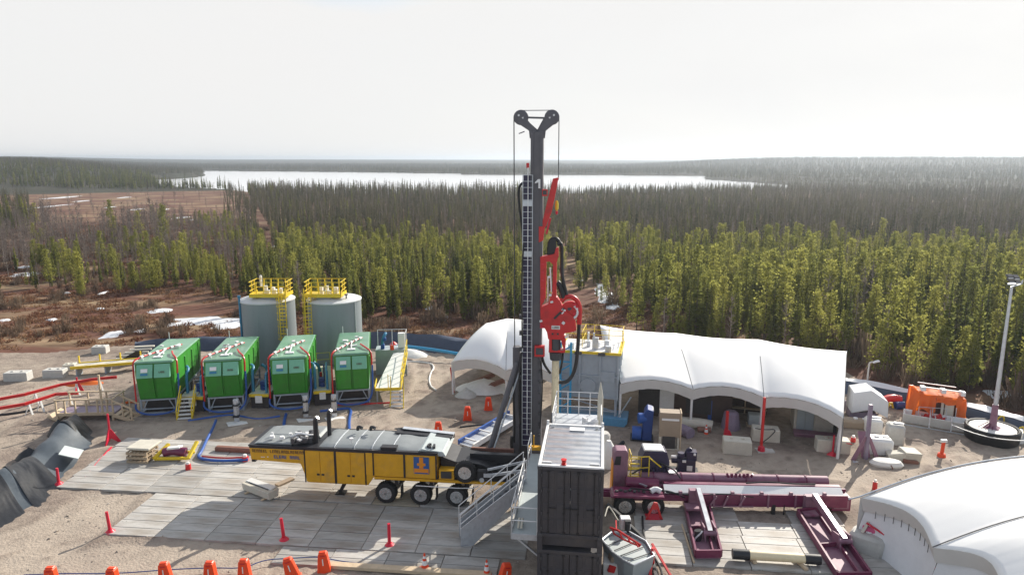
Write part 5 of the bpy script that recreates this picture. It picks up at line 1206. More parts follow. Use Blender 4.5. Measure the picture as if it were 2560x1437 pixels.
    b.box((1.15, 1.1, zt_ + .07), (.55, .35, .06)); b.bar((1.15, 1.1, zt_ + .1), (1.1, 3.4, zt_ + .06), .07); b.cyl((.35, .6, zt_ + .02), (.35, .6, zt_ + .14), .06, n=8)
    b.build('roof_fittings', 'white_steel', t)
    b = MB(); b.cyl((.3, BL - .4, zt_ - .3), (.3, BL - .4, zt_ + .35), .03, n=6); b.build('roof_pin', 'white_steel', t)
    b = MB(); b.tube([(-.22, .2, .9), (-.24, .15, .5), (.2, -.1, .3), (.9, -.35, .25), (1.8, -.3, .28), (2.3, -.05, .4), (BW + .18, .2, 1.0), (BW + .20, .25, zt_ - .9)], .065, n=8, smooth=1)
    b.build('outlet_hose', 'blue_paint', t, smooth=True)
    return t
zt0 = BZ0 + BH
boxes = []
for (px, py), l in BOXPX:
    p = G(px, py, zt0 - .06); boxes.append(green_box(l, p))
def gb(i, x, y, z):
    o = boxes[i].location; c, s = math.cos(GY), math.sin(GY); return Vector((o.x + x * c - y * s, o.y + x * s + y * c, z))
# decks with blue pipework between the boxes
for i, l in ((0, 'pale service deck with blue pipes right of the first green box'), (1, 'pale service deck with blue pipes between the second and third green boxes'), (2, 'wide pale service deck with blue pipes left of the last green box')):
    g0, g1 = gb(i, BW + .3, .4, 0), gb(i + 1, -.3, .4, 0); wdt = (g1 - g0).length
    t = thing('service_deck', l, 'deck', g0, math.atan2(g1.y - g0.y, g1.x - g0.x), 'service decks between the green boxes')
    MB().box((wdt / 2, 3.0, 1.12), (wdt, 6.0, .10)).build('deck_plate', 'pale_deck', t, bevel=.01); MB().box((wdt / 2, -.03, 1.08), (wdt, .06, .2)).build('deck_edge', 'safety_yellow', t)
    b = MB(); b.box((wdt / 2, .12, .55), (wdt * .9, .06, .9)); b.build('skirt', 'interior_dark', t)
    b = MB()
    for x in (.1, wdt - .1):
        for y in (.2, 3, 5.8): b.box((x, y, .5), (.1, .1, 1.05))
    b.build('deck_leg', 'blue_paint', t)
    b = MB(); b.tube([(.12, .5, 1.2), (.12, .5, 2.6), (.10, .9, 2.85), (-.2, 1.2, 2.9)], .10, n=10, smooth=1); b.tube([(wdt - .25, .3, .4), (wdt - .25, .3, 2.4), (wdt - .3, .7, 2.5), (wdt - .3, 2.2, 2.5)], .085, n=10, smooth=1); b.tube([(.4, 2.6, 1.2), (.4, 2.6, 2.2), (.0, 2.6, 2.5)], .11, n=10, smooth=1); b.build('blue_pipework', 'blue_pipe', t, smooth=True)
    b = MB(); b.box((wdt * .45, 1.2, 1.45), (.4, .4, .6)); b.cyl((wdt * .5, .8, 1.3), (wdt * .5, 1.5, 1.3), .18, n=12); b.box((wdt * .6, 2.0, 1.8), (.12, .12, 1.3)); b.build('valve', 'deep_blue', t, bevel=.01)
    b = MB(); b.box((wdt * .5, -.09, .82), (wdt * .35, .05, .5)); b.build('notice_panel', 'white_plastic', t)
    b = MB(); b.cyl((wdt * .42, 1.7, 1.2), (wdt * .42, 1.7, 2.0), .09, n=10); b.build('red_valve', 'red_paint', t); b = MB(); rails(b, [(.1, 5.9, 1.17), (wdt - .1, 5.9, 1.17)]); b.build('handrail', 'safety_yellow', t)
st2 = thing('steps', 'yellow-railed steel steps beside the leftmost green box', 'steps', gb(0, BW + .28, -1.05, 0), GY)
b = MB()
for x in (0, .92): b.prism([(-.35, 0), (-.1, 0), (1.2, 1.15), (1.2, 1.45), (1.05, 1.45)], x, x + .06, 'x'); b.bar((x + .03, -.2, .75), (x + .03, 1.2, 2.0), .06); b.bar((x + .03, -.2, .1), (x + .03, -.2, .75), .06); b.bar((x + .03, .5, .6), (x + .03, .5, 1.4), .05)
b.build('stringer', 'safety_yellow', st2)
b = MB()
for k in range(6): b.box((.49, -.1 + k * .23, .16 + k * .19), (.86, .24, .04))
b.build('tread', 'white_steel', st2); MB().box((.49, 1.75, 1.2), (.98, 1.0, .08)).build('landing', 'pale_deck', st2)
# jack legs in front of the boxes
for i, (px, py) in enumerate(((592, 1058), (765, 1048), (836, 1046))):
    t = thing('jack_leg', ('grey jack leg on a white foot plate below the second green box', 'grey jack leg on a white foot plate below the third green box', 'grey jack leg on a white foot plate below the last green box')[i], 'jack', G(px, py), GY, 'jack legs of the green boxes')
    MB().box((0, .2, .85), (.32, .28, 1.5)).box((0, .02, 1.0), (.14, .12, 1.0)).build('jack_body', 'galvanised', t, bevel=.02); MB().box((0, .03, .5), (.38, .36, .12)).box((0, .03, 1.25), (.38, .36, .08)).build('clamp', 'black_paint', t); MB().box((.05, -.15, .07), (1.2, .75, .07), (0, .04, .35)).build('foot_plate', 'white_plastic', t, bevel=.01)
# sloping walkway on the right of the boxes
rw = thing('access_ramp', 'sloping pale walkway with yellow kerb and steps right of the boxes', 'walkway', gb(3, BW + .35, .2, 0), R(6))
b = MB(); V = [(0, 0, 1.12), (1.75, 0, 1.12), (1.95, 6.2, 1.95), (.9, 6.2, 1.95)]; b.add(V + [(x, y, z - .12) for x, y, z in V], [(0, 1, 2, 3), (7, 6, 5, 4), (0, 4, 5, 1), (1, 5, 6, 2), (2, 6, 7, 3), (3, 7, 4, 0)]); b.build('deck_plate', 'white_plastic', rw)
b = MB(); b.bar((0, -.04, 1.08), (1.78, -.04, 1.08), .06, .2); b.bar((1.78, 0, 1.1), (1.98, 6.2, 1.95), .07, .2); b.bar((-.03, 0, 1.2), (-.03, 1.5, 1.32), .05, .2); rails(b, [(1.78, .1, 1.1), (1.88, 3.1, 1.5), (1.98, 6.1, 1.95)], r=.028); b.bar((.9, .1, 1.1), (.9, .1, 2.1), .05); b.build('yellow_rail', 'safety_yellow', rw)
b = MB()
for x in (1.05, 1.95): b.prism([(-1.25, 0), (-1.05, 0), (.0, .95), (.0, 1.15), (-.1, 1.15)], x, x + .06, 'x'); b.bar((x + .03, -.05, 1.1), (x + .03, -.05, 2.0), .05)
b.build('step_stringer', 'safety_yellow', rw)
b = MB()
for k in range(5): b.box((1.53, -1.0 + k * .22, .16 + k * .2), (.86, .24, .04))
b.build('tread', 'white_steel', rw)
b = MB()
for x, y in ((.1, .2), (1.7, .2), (.9, 3), (1.8, 3), (1.0, 6), (1.9, 6)): b.box((x, y, .5), (.1, .1, 1.0))
b.build('deck_leg', 'steel_blue_grey', rw)
pu = thing('pump_skid', 'blue and white pump skid with a grey cabinet at the berm', 'pump', gb(3, BW + .6, 6.9, 0), R(6))
MB().box((1.0, .5, 1.05), (2.4, 1.4, 2.1)).build('platform', 'cabin_grey', pu); MB().box((1.85, .3, 2.75), (.55, .45, 1.2)).build('cabinet', 'white_plastic', pu, bevel=.02); b = MB(); b.tube([(.3, .2, 2.1), (.35, .2, 2.7), (.5, .2, 3.2), (.6, .5, 3.3)], .12, n=10, smooth=1); b.build('hose', 'blue_pipe', pu, smooth=True); MB().box((.35, .2, 2.3), (.3, .3, .35)).box((.5, .2, 2.9), (.28, .28, .25)).build('pump', 'blue_paint', pu, bevel=.02)
b = MB(); rails(b, [(-.1, 1.1, 2.1), (2.2, 1.1, 2.1), (2.2, -.1, 2.1)], h=1.35, mids=()); b.build('frame', 'white_steel', pu); MB().cyl((1.1, -.1, 2.1), (1.1, -.1, 2.45), .16, n=10).build('warning_lamp', 'orange_plastic', pu)
# ---------------------------------------------------------------- two grey tanks
def tank(px, label, mirror):
    c = PY(px, 800, 57.0); t = thing('storage_tank', label, 'tank', (c.x, 57.0, 0), 0, 'grey storage tanks'); r, h = 2.22, 5.35
    MB().lathe([(r, 0), (r, h)], (0, 0, 0), 'z', 56).build('shell', 'tank_grey', t, smooth=True)
    MB().lathe([(r + .05, h - .06), (r + .06, h + .03), (r * .95, h + .10), (.4, h + .46), (0, h + .48)], (0, 0, 0), 'z', 56).build('roof', 'tank_roof', t, smooth=True)
    s = mirror; x0, x1 = (-.95, 2.05) if s > 0 else (-2.05, .95); zd = h + .52
    b = MB(); b.box(((x0 + x1) / 2, -.5, zd), (x1 - x0, 1.9, .08)); b.box(((x0 + x1) / 2, -1.46, zd + .03), (x1 - x0, .05, .3)); b.box((x0, -.5, zd + .03), (.05, 1.9, .3)); b.box((x1, -.5, zd + .03), (.05, 1.9, .3)); b.build('platform', 'safety_yellow', t)
    b = MB(); rails(b, [(x0, -1.45, zd), (x1, -1.45, zd), (x1, .45, zd), (x0, .45, zd), (x0, -1.45, zd)], h=1.15, posts=.62, mids=(.36, .70), r=.03); b.build('railing', 'safety_yellow', t)
    lx_ = s * 1.78; ly = -1.62; b = MB()
    for dx in (-.28, .28): b.box((lx_ + dx, ly, (h + 1.2) / 2), (.07, .07, h + 1.2))
    k = .3
    while k < h + .9: b.box((lx_, ly, k), (.56, .05, .05)); k += .3
    for z in [2.4 + .55 * k for k in range(8)]:
        b.tube([(lx_ + .34 * math.cos(a), ly - .36 + .36 * math.sin(a) * 1.0, z) for a in [math.pi * (-.05 - i * .9 / 8) for i in range(9)]], .022, n=5)
    for a in (-.3, -.5, -.7): b.box((lx_ + .34 * math.cos(a * math.pi), ly - .36 + .36 * math.sin(a * math.pi), 4.3), (.03, .03, 3.9))
    b.build('caged_ladder', 'safety_yellow', t)
    if s > 0:
        b = MB(); b.cyl((-1.85, -1.35, 1.0), (-1.85, -1.35, h + .35), .09, n=8); b.cyl((-1.85, -1.35, h + .35), (-1.85, -1.35, h + .55), .13, n=8); b.build('riser_pipe', 'blue_pipe', t, smooth=True); MB().box((-2.1, -.78, h - 1.75), (.1, .2, .35)).build('gauge', 'dark_steel', t); MB().lathe([(0, 0), (.09, 0), (.12, .8), (.10, 1.0), (0, 1.05)], (-.78, .9, h + .85), 'z', 10).build('vent_stack', 'white_steel', t)
    else:
        b = MB(); b.cyl((1.25, -.9, h + .1), (1.25, -.9, h + .55), .06, n=8); b.cyl((1.25, -.9, h + .52), (1.25, -.9, h + .6), .16, n=10); b.build('roof_vent', 'dark_steel', t)
    for _ in range(5): hh_ = qb.uniform(.3, .7); MB().box(((x0 + x1) / 2 + qb.uniform(-1, 1), -.4 + qb.uniform(-.5, .5), zd + hh_ / 2), (qb.uniform(.15, .4), .3, hh_)).build('valve_box', 'white_steel', t)
    MB().box((s * .5, -.9, h + .25), (1.2, .8, .5)).build('roof_hatch', 'tank_grey', t)
    MB().cyl((-s * 2.0, -1.05, .3), (-s * 2.0, -1.05, h), .05, n=6).build('sight_tube', 'white_steel', t)
tank(672, 'left grey storage tank with yellow platform and blue riser pipe', 1); tank(838, 'right grey storage tank with ladder on its left side', -1)
# ---------------------------------------------------------------- liner berms around the pad
def berm(name, label, pts, h=.9, wd=2.2, m='blue_liner', top=True, sub=6):
    P_ = [G(*p) for p in pts]
    for _ in range(2):
        q_ = [P_[0]]
        for a, c in zip(P_, P_[1:]): q_ += [a * .75 + c * .25, a * .25 + c * .75]
        P_ = q_ + [P_[-1]]
    b = MB(); n = len(P_); prof = [(-.5, -.03), (-.36, .35), (-.16, .86), (0, 1.0), (.16, .9), (.36, .35), (.5, -.03)]; tp = MB()
    V = []
    for i, p in enumerate(P_):
        d = (P_[min(i + 1, n - 1)] - P_[max(i - 1, 0)]).normalized(); nr = Vector((-d.y, d.x, 0))
        for k, (o, z) in enumerate(prof): V.append(p + nr * o * wd * (1 + .12 * math.sin(i * 1.3)) + Vector((0, 0, z * h * (.88 + .24 * vnoise(i * .5, k, 3)))))
    m_ = len(prof); b.add(V, [(i * m_ + j, i * m_ + j + 1, (i + 1) * m_ + j + 1, (i + 1) * m_ + j) for i in range(n - 1) for j in range(m_ - 1)])
    t = thing(name, label, 'berm'); b.build('liner', m, t, smooth=True)
    if top:
        V2 = []
        for i in range(n): V2 += [V[i * m_ + 2] + Vector((0, 0, .03)), V[i * m_ + 3] + Vector((0, 0, .05)), V[i * m_ + 4] + Vector((0, 0, .05)), V[i * m_ + 5] * .5 + V[i * m_ + 4] * .5 + Vector((0, 0, .05))]
        MB().add(V2, [(i * 4 + j, i * 4 + j + 1, (i + 1) * 4 + j + 1, (i + 1) * 4 + j) for i in range(n - 1) for j in range(3)]).build('crest', 'snow', t, smooth=True)
berm('liner_berm', 'dark plastic-lined berm behind the right tank and pump', [(900, 866), (990, 866), (1080, 872), (1180, 884), (1290, 896)], h=1.35, wd=2.6, top=False)
berm('liner_berm', 'dark plastic-lined berm behind the two left green boxes', [(340, 884), (420, 876), (500, 872), (580, 868), (660, 870)], h=1.1, top=False)
berm('liner_berm', 'curving dark berm with a white crest at the right edge', [(2105, 975), (2200, 990), (2290, 1010), (2400, 1036), (2480, 1060), (2570, 1086), (2680, 1120)], h=.95, wd=2.4)
b = MB(); b.tube([G(975, 862, 1.2), G(1040, 868, .9), G(1100, 876, .8), G(1180, 890, .6)], .13, n=10, smooth=1); tag(b.build('pipeline', 'cyan_pipe', smooth=True), 'bright blue pipe running along the berm behind the pump', 'pipe')
t = thing('warning_tub', 'small red tub on the berm by the blue pipe', 'tub', G(984, 868, .95)); MB().lathe([(0, 0), (.3, 0), (.34, .3), (.1, .5), (0, .5)], (0, 0, 0), 'z', 14).build('tub_body', 'red_paint', t, smooth=True)
def heap(px, py, wx, wy, h, m, name, label, cat, seed):
    c = G(px, py); b = MB(); N_ = 18
    def f(u, v):
        x, y = (u - .5) * 2, (v - .5) * 2; r = math.hypot(x, y); z = max(0, 1 - r) ** .7 * h * (.6 + .7 * fbm(x * 2 + seed, y * 2, seed)); return (c.x + x * wx, c.y + y * wy, z - .05)
    b.grid(f, N_, N_); tag(b.build(name, m, smooth=True), label, cat)
heap(1015, 890, 2.2, 1.2, .8, 'tarp_white', 'tarp_heap', 'crumpled white sheet beside the sloping walkway', 'tarp', 3)
heap(1210, 975, 2.3, 1.6, 1.0, 'tarp_white', 'tarp_heap', 'heap of grey-white sheets under the smaller canopy', 'tarp', 9)
heap(1300, 985, 1.5, 1.2, .9, 'tarp_white', 'tarp_heap', 'pale sheet heap at the foot of the mast brace', 'tarp', 14)
heap(1165, 992, .9, .7, .85, 'concrete', 'sandbag', 'grey sandbag at the left pole of the smaller canopy', 'sandbag', 5)
for i, (a, c, l) in enumerate((((1165, 965), (1235, 935), 'brown timber beam leaning under the smaller canopy'), ((1205, 972), (1260, 950), 'brown timber beam lying near the canopy sheets'))):
    b = MB(); b.bar(G(*a, .3), G(*c, .9), .3, .3); tag(b.build('timber_beam', 'brown_pipe', bevel=.01), l, 'beam')
t = thing('prop_post', 'thin red leaning pole left of the smaller canopy', 'prop', G(1135, 985)); MB().cyl((0, 0, 0), (-.25, .2, 2.0), .05, n=8).build('post', 'red_paint', t); MB().box((0, 0, .04), (.5, .4, .08)).build('foot', 'white_steel', t)
# ---------------------------------------------------------------- left side: tarp berm, railings, wooden platform, footbridge
def tarp_berm():
    LE = [G(*p) for p in ((172, 1072), (128, 1098), (86, 1130), (44, 1160), (8, 1190), (-40, 1222), (-100, 1262))]
    RE = [G(*p) for p in ((236, 1082), (228, 1112), (196, 1160), (152, 1218), (104, 1258), (40, 1296), (-40, 1350))]
    t = thing('tarp_berm', 'long berm of black and grey plastic sheeting at the left edge of the mats', 'berm')
    def edge(E, s):
        i = min(int(s), len(E) - 2); return E[i].lerp(E[i + 1], s - i)
    for k, (m, u0, u1) in enumerate((('black_liner', 0, .17), ('grey_tarp', .15, .52), ('black_liner', .48, .72), ('grey_tarp', .69, .80), ('black_liner', .78, 1.0))):
        def f(u, v, u0=u0, u1=u1, k=k):
            s = lerp(u0, u1, u) * (len(LE) - 1); a_, c_ = edge(LE, s), edge(RE, s); w_ = .10 * math.sin(s * 6 + k) + .16 * (fbm(s * 2.2, k * 3.1, 4) - .45); v2 = lerp(-.04, 1.04, v); p = a_.lerp(c_, v2); p.x += w_ * (1 if v > .5 else -1) * abs(v - .5) * 2
            o = (v - .36) / (.64 if v > .36 else .36); h = (math.cos(min(1, abs(o)) * math.pi) * .5 + .5) * (.95 + .2 * math.sin(s * 1.7)) 
            fold = .07 * math.sin(s * 5.5 + 2.2 * fbm(s, v * 2, 3) + v * 3.5) * math.sin(math.pi * v) + (.16 if k in (0, 2, 4) else .05) * (fbm(s * 3.2, v * 4, 6 + k) - .4)
            p.z = .05 + h + fold * (.4 + .6 * math.sin(math.pi * v)) + (.035 if k in (0, 2, 4) else 0); return p
        MB().grid(f, 40, 30).build('sheet', m, t, smooth=True)
tarp_berm()
heap(150, 1092, .8, .5, 1.3, 'black_liner', 'black_sheet', 'bunched black plastic on top of the sheeting berm', 'sheet', 4); heap(75, 1150, .9, .5, .9, 'black_liner', 'black_sheet', 'black plastic hanging off the far side of the sheeting berm', 'sheet', 7)
t = thing('flat_board', 'pale flat board lying on the sheeting berm', 'board', G(178, 1130, .75), R(20)); MB().box((0, 0, 0), (1.0, 1.5, .05), (R(-4), R(24), 0)).build('panel', 'deck_grey', t, bevel=.01)
b = MB(); b.tube([G(278, 1118, .1), G(240, 1160, .12), G(205, 1205, .1), G(185, 1215, .08)], .07, n=6, smooth=1); tag(b.build('edge_tape', 'red_plastic'), 'red tape edging the sheeting berm toward the mats', 'tape')
def rail_line(label, pts, legs):
    t = thing('barrier_rail', label, 'barrier'); P_ = [G(x, y, z) for x, y, z in pts]; b = MB()
    for a, c in zip(P_, P_[1:]): b.bar(a, c, .12, .20)
    b.build('rail', 'red_paint', t, bevel=.01)
    for s in legs:
        i = min(int(s), len(P_) - 2); p = P_[i].lerp(P_[i + 1], s - i); b = MB()
        for sx in (-.28, .28): b.bar((p.x, p.y - .02, p.z - .1), (p.x + sx, p.y - .15, 0), .11, .06)
        b.build('leg', 'white_plastic', t)
rail_line('red rail on white legs curving toward the wooden platform, farther one', [(-60, 1008, 1.0), (60, 986, 1.0), (150, 962, 1.0), (230, 948, 1.05), (292, 942, 1.05)], (1.3, 2.5, 3.3))
rail_line('red rail on white legs along the left edge, nearer one', [(-60, 1030, .9), (60, 1010, .9), (140, 985, .95), (195, 982, 1.0)], (1.15, 1.5, 2.6))
t = thing('footbridge', 'flat yellow footbridge with low posts left of the green boxes', 'footbridge', G(190, 938)); p1 = G(345, 925) - G(190, 938)
b = MB(); b.bar((0, 0, .75), (p1.x, p1.y, .75), 1.1, .14); b.build('deck_plate', 'pale_deck', t)
b = MB(); b.bar((0, -.6, .78), (p1.x, p1.y - .6, .78), .08, .22); b.bar((0, .6, .78), (p1.x, p1.y + .6, .78), .08, .22)
for k in range(4): b.box((p1.x * k / 3, .6 + p1.y * k / 3, 1.1), (.09, .09, .7))
b.build('yellow_rail', 'safety_yellow', t)
for k in range(3): MB().box((.3 + p1.x * k / 2.2, p1.y * k / 2.2, .35), (.12, .7, .7)).build('support', 'steel_blue_grey', t)
t = thing('fan_stair', 'dark slatted ramp rising behind the footbridge', 'ramp', G(272, 916), R(12)); b = MB()
for k in range(7): b.box((1.0 + k * .22, k * .3, .15 + k * .16), (2.3 - k * .12, .3, .10))
b.build('slat', 'pale_deck', t); MB().prism([(0, 0), (2.3, 0), (2.6, 1.15), (2.2, 1.2)], 0.1, .3, 'y').build('side_plate', 'black_liner', t); 
wp = thing('stair_platform', 'raw timber platform with railings and steps on the left', 'wooden platform', G(145, 1058), R(4))
b = MB(); b.box((1.75, .8, .55), (3.6, 1.6, .10)); b.build('floor', 'purple_steel', wp); b = MB()
for x in (0, .55, 1.2, 1.9, 2.6, 3.2, 3.55): b.box((x, 0, 1.05), (.09, .09, 1.05))
for x in (0, 1.2, 2.4, 3.5): b.box((x, 1.6, 1.05), (.09, .09, 1.05))
for y in (0, 1.6): b.box((1.77, y, 1.58), (3.7, .12, .07)); b.box((1.77, y, .6), (3.65, .07, .2))
b.box((3.55, .8, 1.58), (.1, 1.6, .07)); b.build('railing', 'timber', wp); b = MB()
for x, y in ((0, .05), (3.5, .05), (0, 1.55), (3.5, 1.55)): b.box((x, y, .27), (.12, .12, .54))
b.box((-.35, .8, .3), (.7, 1.5, .12), (0, .5, 0)); b.build('support', 'timber', wp); b = MB()
for k in range(4): b.box((3.75 + k * .28, .4, .50 - k * .15), (.28, 1.0, .05))
for y in (-.1, .9): b.bar((3.6, y, .5), (4.85, y, .02), .06, .22); b.bar((3.6, y, 1.5), (4.8, y, .9), .06, .1); b.box((4.75, y, .45), (.09, .09, .95)); b.box((4.2, y, .7), (.08, .08, 1.0))
b.build('steps', 'timber', wp); b = MB(); b.box((2.9, -.02, 1.9), (.10, .10, 2.7)); b.build('tall_post', 'timber', wp)
stand(196, 982, 1.2, 'red stand holding the near rail beside the platform', wide=.4)
stand(1110, 933, 1.1, 'thin red stand on the gravel left of the smaller canopy', 'red_paint', .3) if False else None
heap(215, 962, 2.0, .8, .45, 'orange_tarp', 'tarp_heap', 'low orange sheet heap behind the red rails', 'tarp', 17)
b = MB(); b.tube([G(315, 1032, .12), G(300, 1020, .12), G(305, 1008, .12), G(340, 1003, .12)], .11, n=8, smooth=2); tag(b.build('hose_coil', 'orange_tarp', smooth=True), 'orange hose bend beside the leftmost green box', 'hose')
b = MB(); b.tube([G(0, 1037, .1), G(60, 1030, .12), G(120, 1012, .1), G(150, 1002, .1)], .09, n=8, smooth=1); tag(b.build('black_hose', 'black_hose', smooth=True), 'black hose lying under the near red rail', 'hose')
pt = thing('pallet_stack', 'stack of timber pallets with a pale sheet on top', 'pallets', G(358, 1148, .17), SITE); b = MB()
for k in range(3):
    z = .02 + k * .24
    for y in (-.5, 0, .5): b.box((0, y, z + .06), (1.25, .1, .1))
    for x in [-.55 + i * .22 for i in range(6)]: b.box((x, 0, z + .135), (.13, 1.1, .03))
    for y in (-.5, .5): b.box((0, y, z), (1.25, .1, .02))
b.build('pallet', 'pallet_wood', pt); MB().box((.05, .15, .82), (1.35, 1.25, .12)).build('sheet', 'cream_block', pt, bevel=.02)
yt = thing('pipe_cradle', 'yellow cradle frame holding a maroon wrapped bundle', 'cradle', G(438, 1145, .17), R(2)); b = MB(); b.box((0, -.42, .18), (1.9, .12, .16)); b.box((0, .42, .18), (1.9, .12, .16)); b.bar((-.95, -.5, .2), (-.55, .55, .65), .2, .14); b.bar((.95, -.5, .2), (1.05, .6, .75), .2, .14); b.build('frame', 'safety_yellow', yt, bevel=.015); b = MB(); b.tube([(-.6, 0, .35), (-.2, .05, .45), (.3, -.02, .42), (.65, 0, .38)], .26, n=12, smooth=1); bd = b.build('bundle', 'maroon_paint', yt, smooth=True); MB().box((0, -.05, .66), (.7, .3, .12), (0, 0, .2)).box((.25, .1, .64), (.3, .3, .14)).build('bundle_wrap', 'white_plastic', yt, bevel=.03)
b = MB(); b.bar(G(540, 1124, .2) + Vector((0, 0, .1)), G(645, 1130, .2) + Vector((0, 0, .1)), .36, .3); tag(b.build('brown_casing', 'brown_pipe', bevel=.06), 'brown casing pipe lying on the mats behind the rig nose', 'pipe')
def hose(pts, r, m, name, label, z=.12, cat='hose'):
    b = MB(); b.tube([G(p[0], p[1], p[2] if len(p) > 2 else z) for p in pts], r, n=7, smooth=2); return tag(b.build(name, m, smooth=True), label, cat)
hose([(540, 1050), (530, 1075), (518, 1095), (503, 1130), (492, 1142), (520, 1150), (570, 1152), (620, 1148)], .085, 'blue_paint', 'blue_hose', 'thick blue hose running from the green boxes toward the rig nose', .28)
hose([(505, 1140), (560, 1145), (622, 1142)], .05, 'red_paint', 'red_hose', 'thin red hose beside the thick blue hose', .3)
hose([(470, 1052), (540, 1040), (590, 1036), (640, 1050), (700, 1040)], .08, 'blue_paint', 'blue_hose', 'blue hose lying along the front of the second green box')
hose([(715, 1035), (710, 1055), (708, 1085)], .10, 'blue_paint', 'blue_hose', 'short blue hose leading from the third green box')
hose([(800, 1028), (850, 1022), (880, 1020), (872, 1050), (874, 1085)], .10, 'blue_paint', 'blue_hose', 'blue hose dropping from the rightmost green box')
hose([(845, 1012), (900, 1010), (950, 1008), (985, 1006)], .08, 'red_paint', 'red_hose', 'red hose under the rightmost green box')
hose([(950, 1092), (1000, 1086), (1060, 1088), (1090, 1092)], .16, 'blue_paint', 'blue_hose', 'blue wrapped hose bundle behind the rig trailer')
hose([(1000, 905), (1050, 903), (1090, 912), (1072, 940), (1075, 965), (1090, 975)], .07, 'white_plastic', 'pale_hose', 'pale hose snaking over the gravel left of the smaller canopy')
hose([(1215, 1035), (1165, 1070), (1130, 1095), (1112, 1108), (1118, 1120)], .03, 'black_hose', 'cable', 'thin black cable on the gravel behind the rig', .04, 'cable')
hose([(1300, 1050), (1240, 1058), (1200, 1062), (1150, 1068)], .08, 'black_hose', 'black_hose', 'black ribbed hose lying left of the mast foot')
t = thing('slurry_chute', 'grey steel chute with blue sides lying left of the mast', 'chute', (0, 0, 0)); a, c = G(1165, 1115, .3), G(1290, 1040, .5); b = MB(); b.bar(a, c, 1.0, .1); b.build('floor', 'galvanised', t); d = (c - a).normalized(); nr = Vector((-d.y, d.x, 0)); b = MB(); b.bar(a + nr * .55 + Vector((0, 0, .12)), c + nr * .55 + Vector((0, 0, .12)), .14, .3); b.build('side_wall', 'blue_paint', t); b = MB(); b.bar(a - nr * .55 + Vector((0, 0, .12)), c - nr * .55 + Vector((0, 0, .12)), .12, .3)
for k in range(4): p = a.lerp(c, .1 + .27 * k); b.bar(p - nr * .5 + Vector((0, 0, .2)), p + nr * .5 + Vector((0, 0, .2)), .08)
b.build('brace', 'white_steel', t)
# ---------------------------------------------------------------- orange barriers
bar_b = MB()
def barrier_mesh():
    b = MB(); b.prism([(-.33, 0), (.33, 0), (.20, 1.02), (.16, 1.08), (-.16, 1.08), (-.20, 1.02)], -.17, .17, 'y'); b.box((0, 0, 1.09), (.36, .22, .06)); b.box((0, 0, .05), (.74, .42, .1)); return b.mesh('barrier_body', 'orange_plastic', bevel=.03)
def slot_mesh(): return MB().box((0, -.182, .66), (.05, .03, .34)).mesh('slot', 'white_plastic', bevel=.01)
bm_, sm_ = barrier_mesh(), slot_mesh()
gm_ = MB().box((0, -.182, .97), (.22, .03, .06)).mesh('grip', 'red_paint', bevel=.01)
def barrier(px, py, label, rz=0, lean=0, s=1.0, z=0.0):
    t = thing('orange_barrier', label, 'barrier', G(px, py, z), R(rz), 'orange plastic barriers'); t.scale = (s, s, s); t.rotation_euler = (0, R(lean), R(rz))
    for n_, m_ in (('barrier_body', bm_), ('slot', sm_), ('grip', gm_)): o = bpy.data.objects.new(n_, m_); COL.objects.link(o); o.parent = t
for px, py, l, rz, ln in ((132, 1478, 'orange barrier with only its top showing, leftmost in the front row', 3, 0), (285, 1480, 'orange barrier with only its top showing, second from the left', -5, 0), (417, 1466, 'orange barrier half in frame, third in the front row', 4, -3), (528, 1464, 'orange barrier half in frame at the middle of the front row', -3, 0), (613, 1458, 'orange barrier half in frame below the first red post', -2, 0), (735, 1452, 'orange barrier leaning left, second from right in the front row', 10, -14), (812, 1438, 'orange barrier showing whole at the right end of the front row', 6, -3), (1096, 1093, 'orange barrier behind the rig hood, nearest of three', 4, 0), (1169, 1053, 'orange barrier in the middle of the three behind the rig', 4, 0), (1221, 1028, 'orange barrier farthest back near the mast brace', 0, 0), (1258, 1470, 'pair-shaped orange barrier top left of the dark containers', 20, 10)):
    barrier(px, py - (7 if py > 1300 else 0), l, rz, ln, .88 if py > 1300 else .92)
hose([(60, 1436), (160, 1432), (290, 1433), (430, 1422), (530, 1418), (610, 1420), (660, 1398), (720, 1395), (800, 1390), (840, 1400), (905, 1408)], .022, 'deep_blue', 'blue_rope', 'thin blue rope strung past the front row of barriers', .25, 'rope')
def tub(px, py, label, r=.16, h=.3, z=.17): t = thing('lamp_marker', label, 'marker', G(px, py, z)); MB().lathe([(0, 0), (r, 0), (r * .85, h), (0, h)], (0, 0, 0), 'z', 12).build('base', 'red_paint', t, smooth=True); MB().lathe([(0, h), (r * .6, h), (r * .5, h + .12), (0, h + .14)], (0, 0, 0), 'z', 10).build('cap', 'white_plastic', t, smooth=True)
tub(471, 1172, 'small red marker with white cap alone on the far mats'); tub(613, 1151, 'small red marker with white cap beside the rig nose', .2, .26)
ca_, cc_ = G(622, 1222, .2), G(682, 1246, .2)
cf = thing('cream_trough', 'long cream box section with a loose lid lying skewed on the mats', 'trough', ca_, math.atan2((cc_ - ca_).y, (cc_ - ca_).x)); cl_ = (cc_ - ca_).length
MB().prism([(-.28, .06), (.28, .06), (.34, .46), (-.34, .46)], -.1, cl_ + .1, 'x').build('channel', 'cream_block', cf, bevel=.02); MB().box((cl_ / 2 - .05, .10, .50), (cl_, .34, .06), (R(6), 0, R(2))).build('lid', 'white_plastic', cf, bevel=.01); MB().box((cl_ / 2, -.10, .475), (cl_ * .8, .05, .03)).build('slot', 'dark_steel', cf); MB().box((.3, 0, .03), (.12, .9, .06)).build('skid', 'timber', cf); MB().box((cl_ - .3, 0, .03), (.12, .9, .06)).build('skid', 'timber', cf)
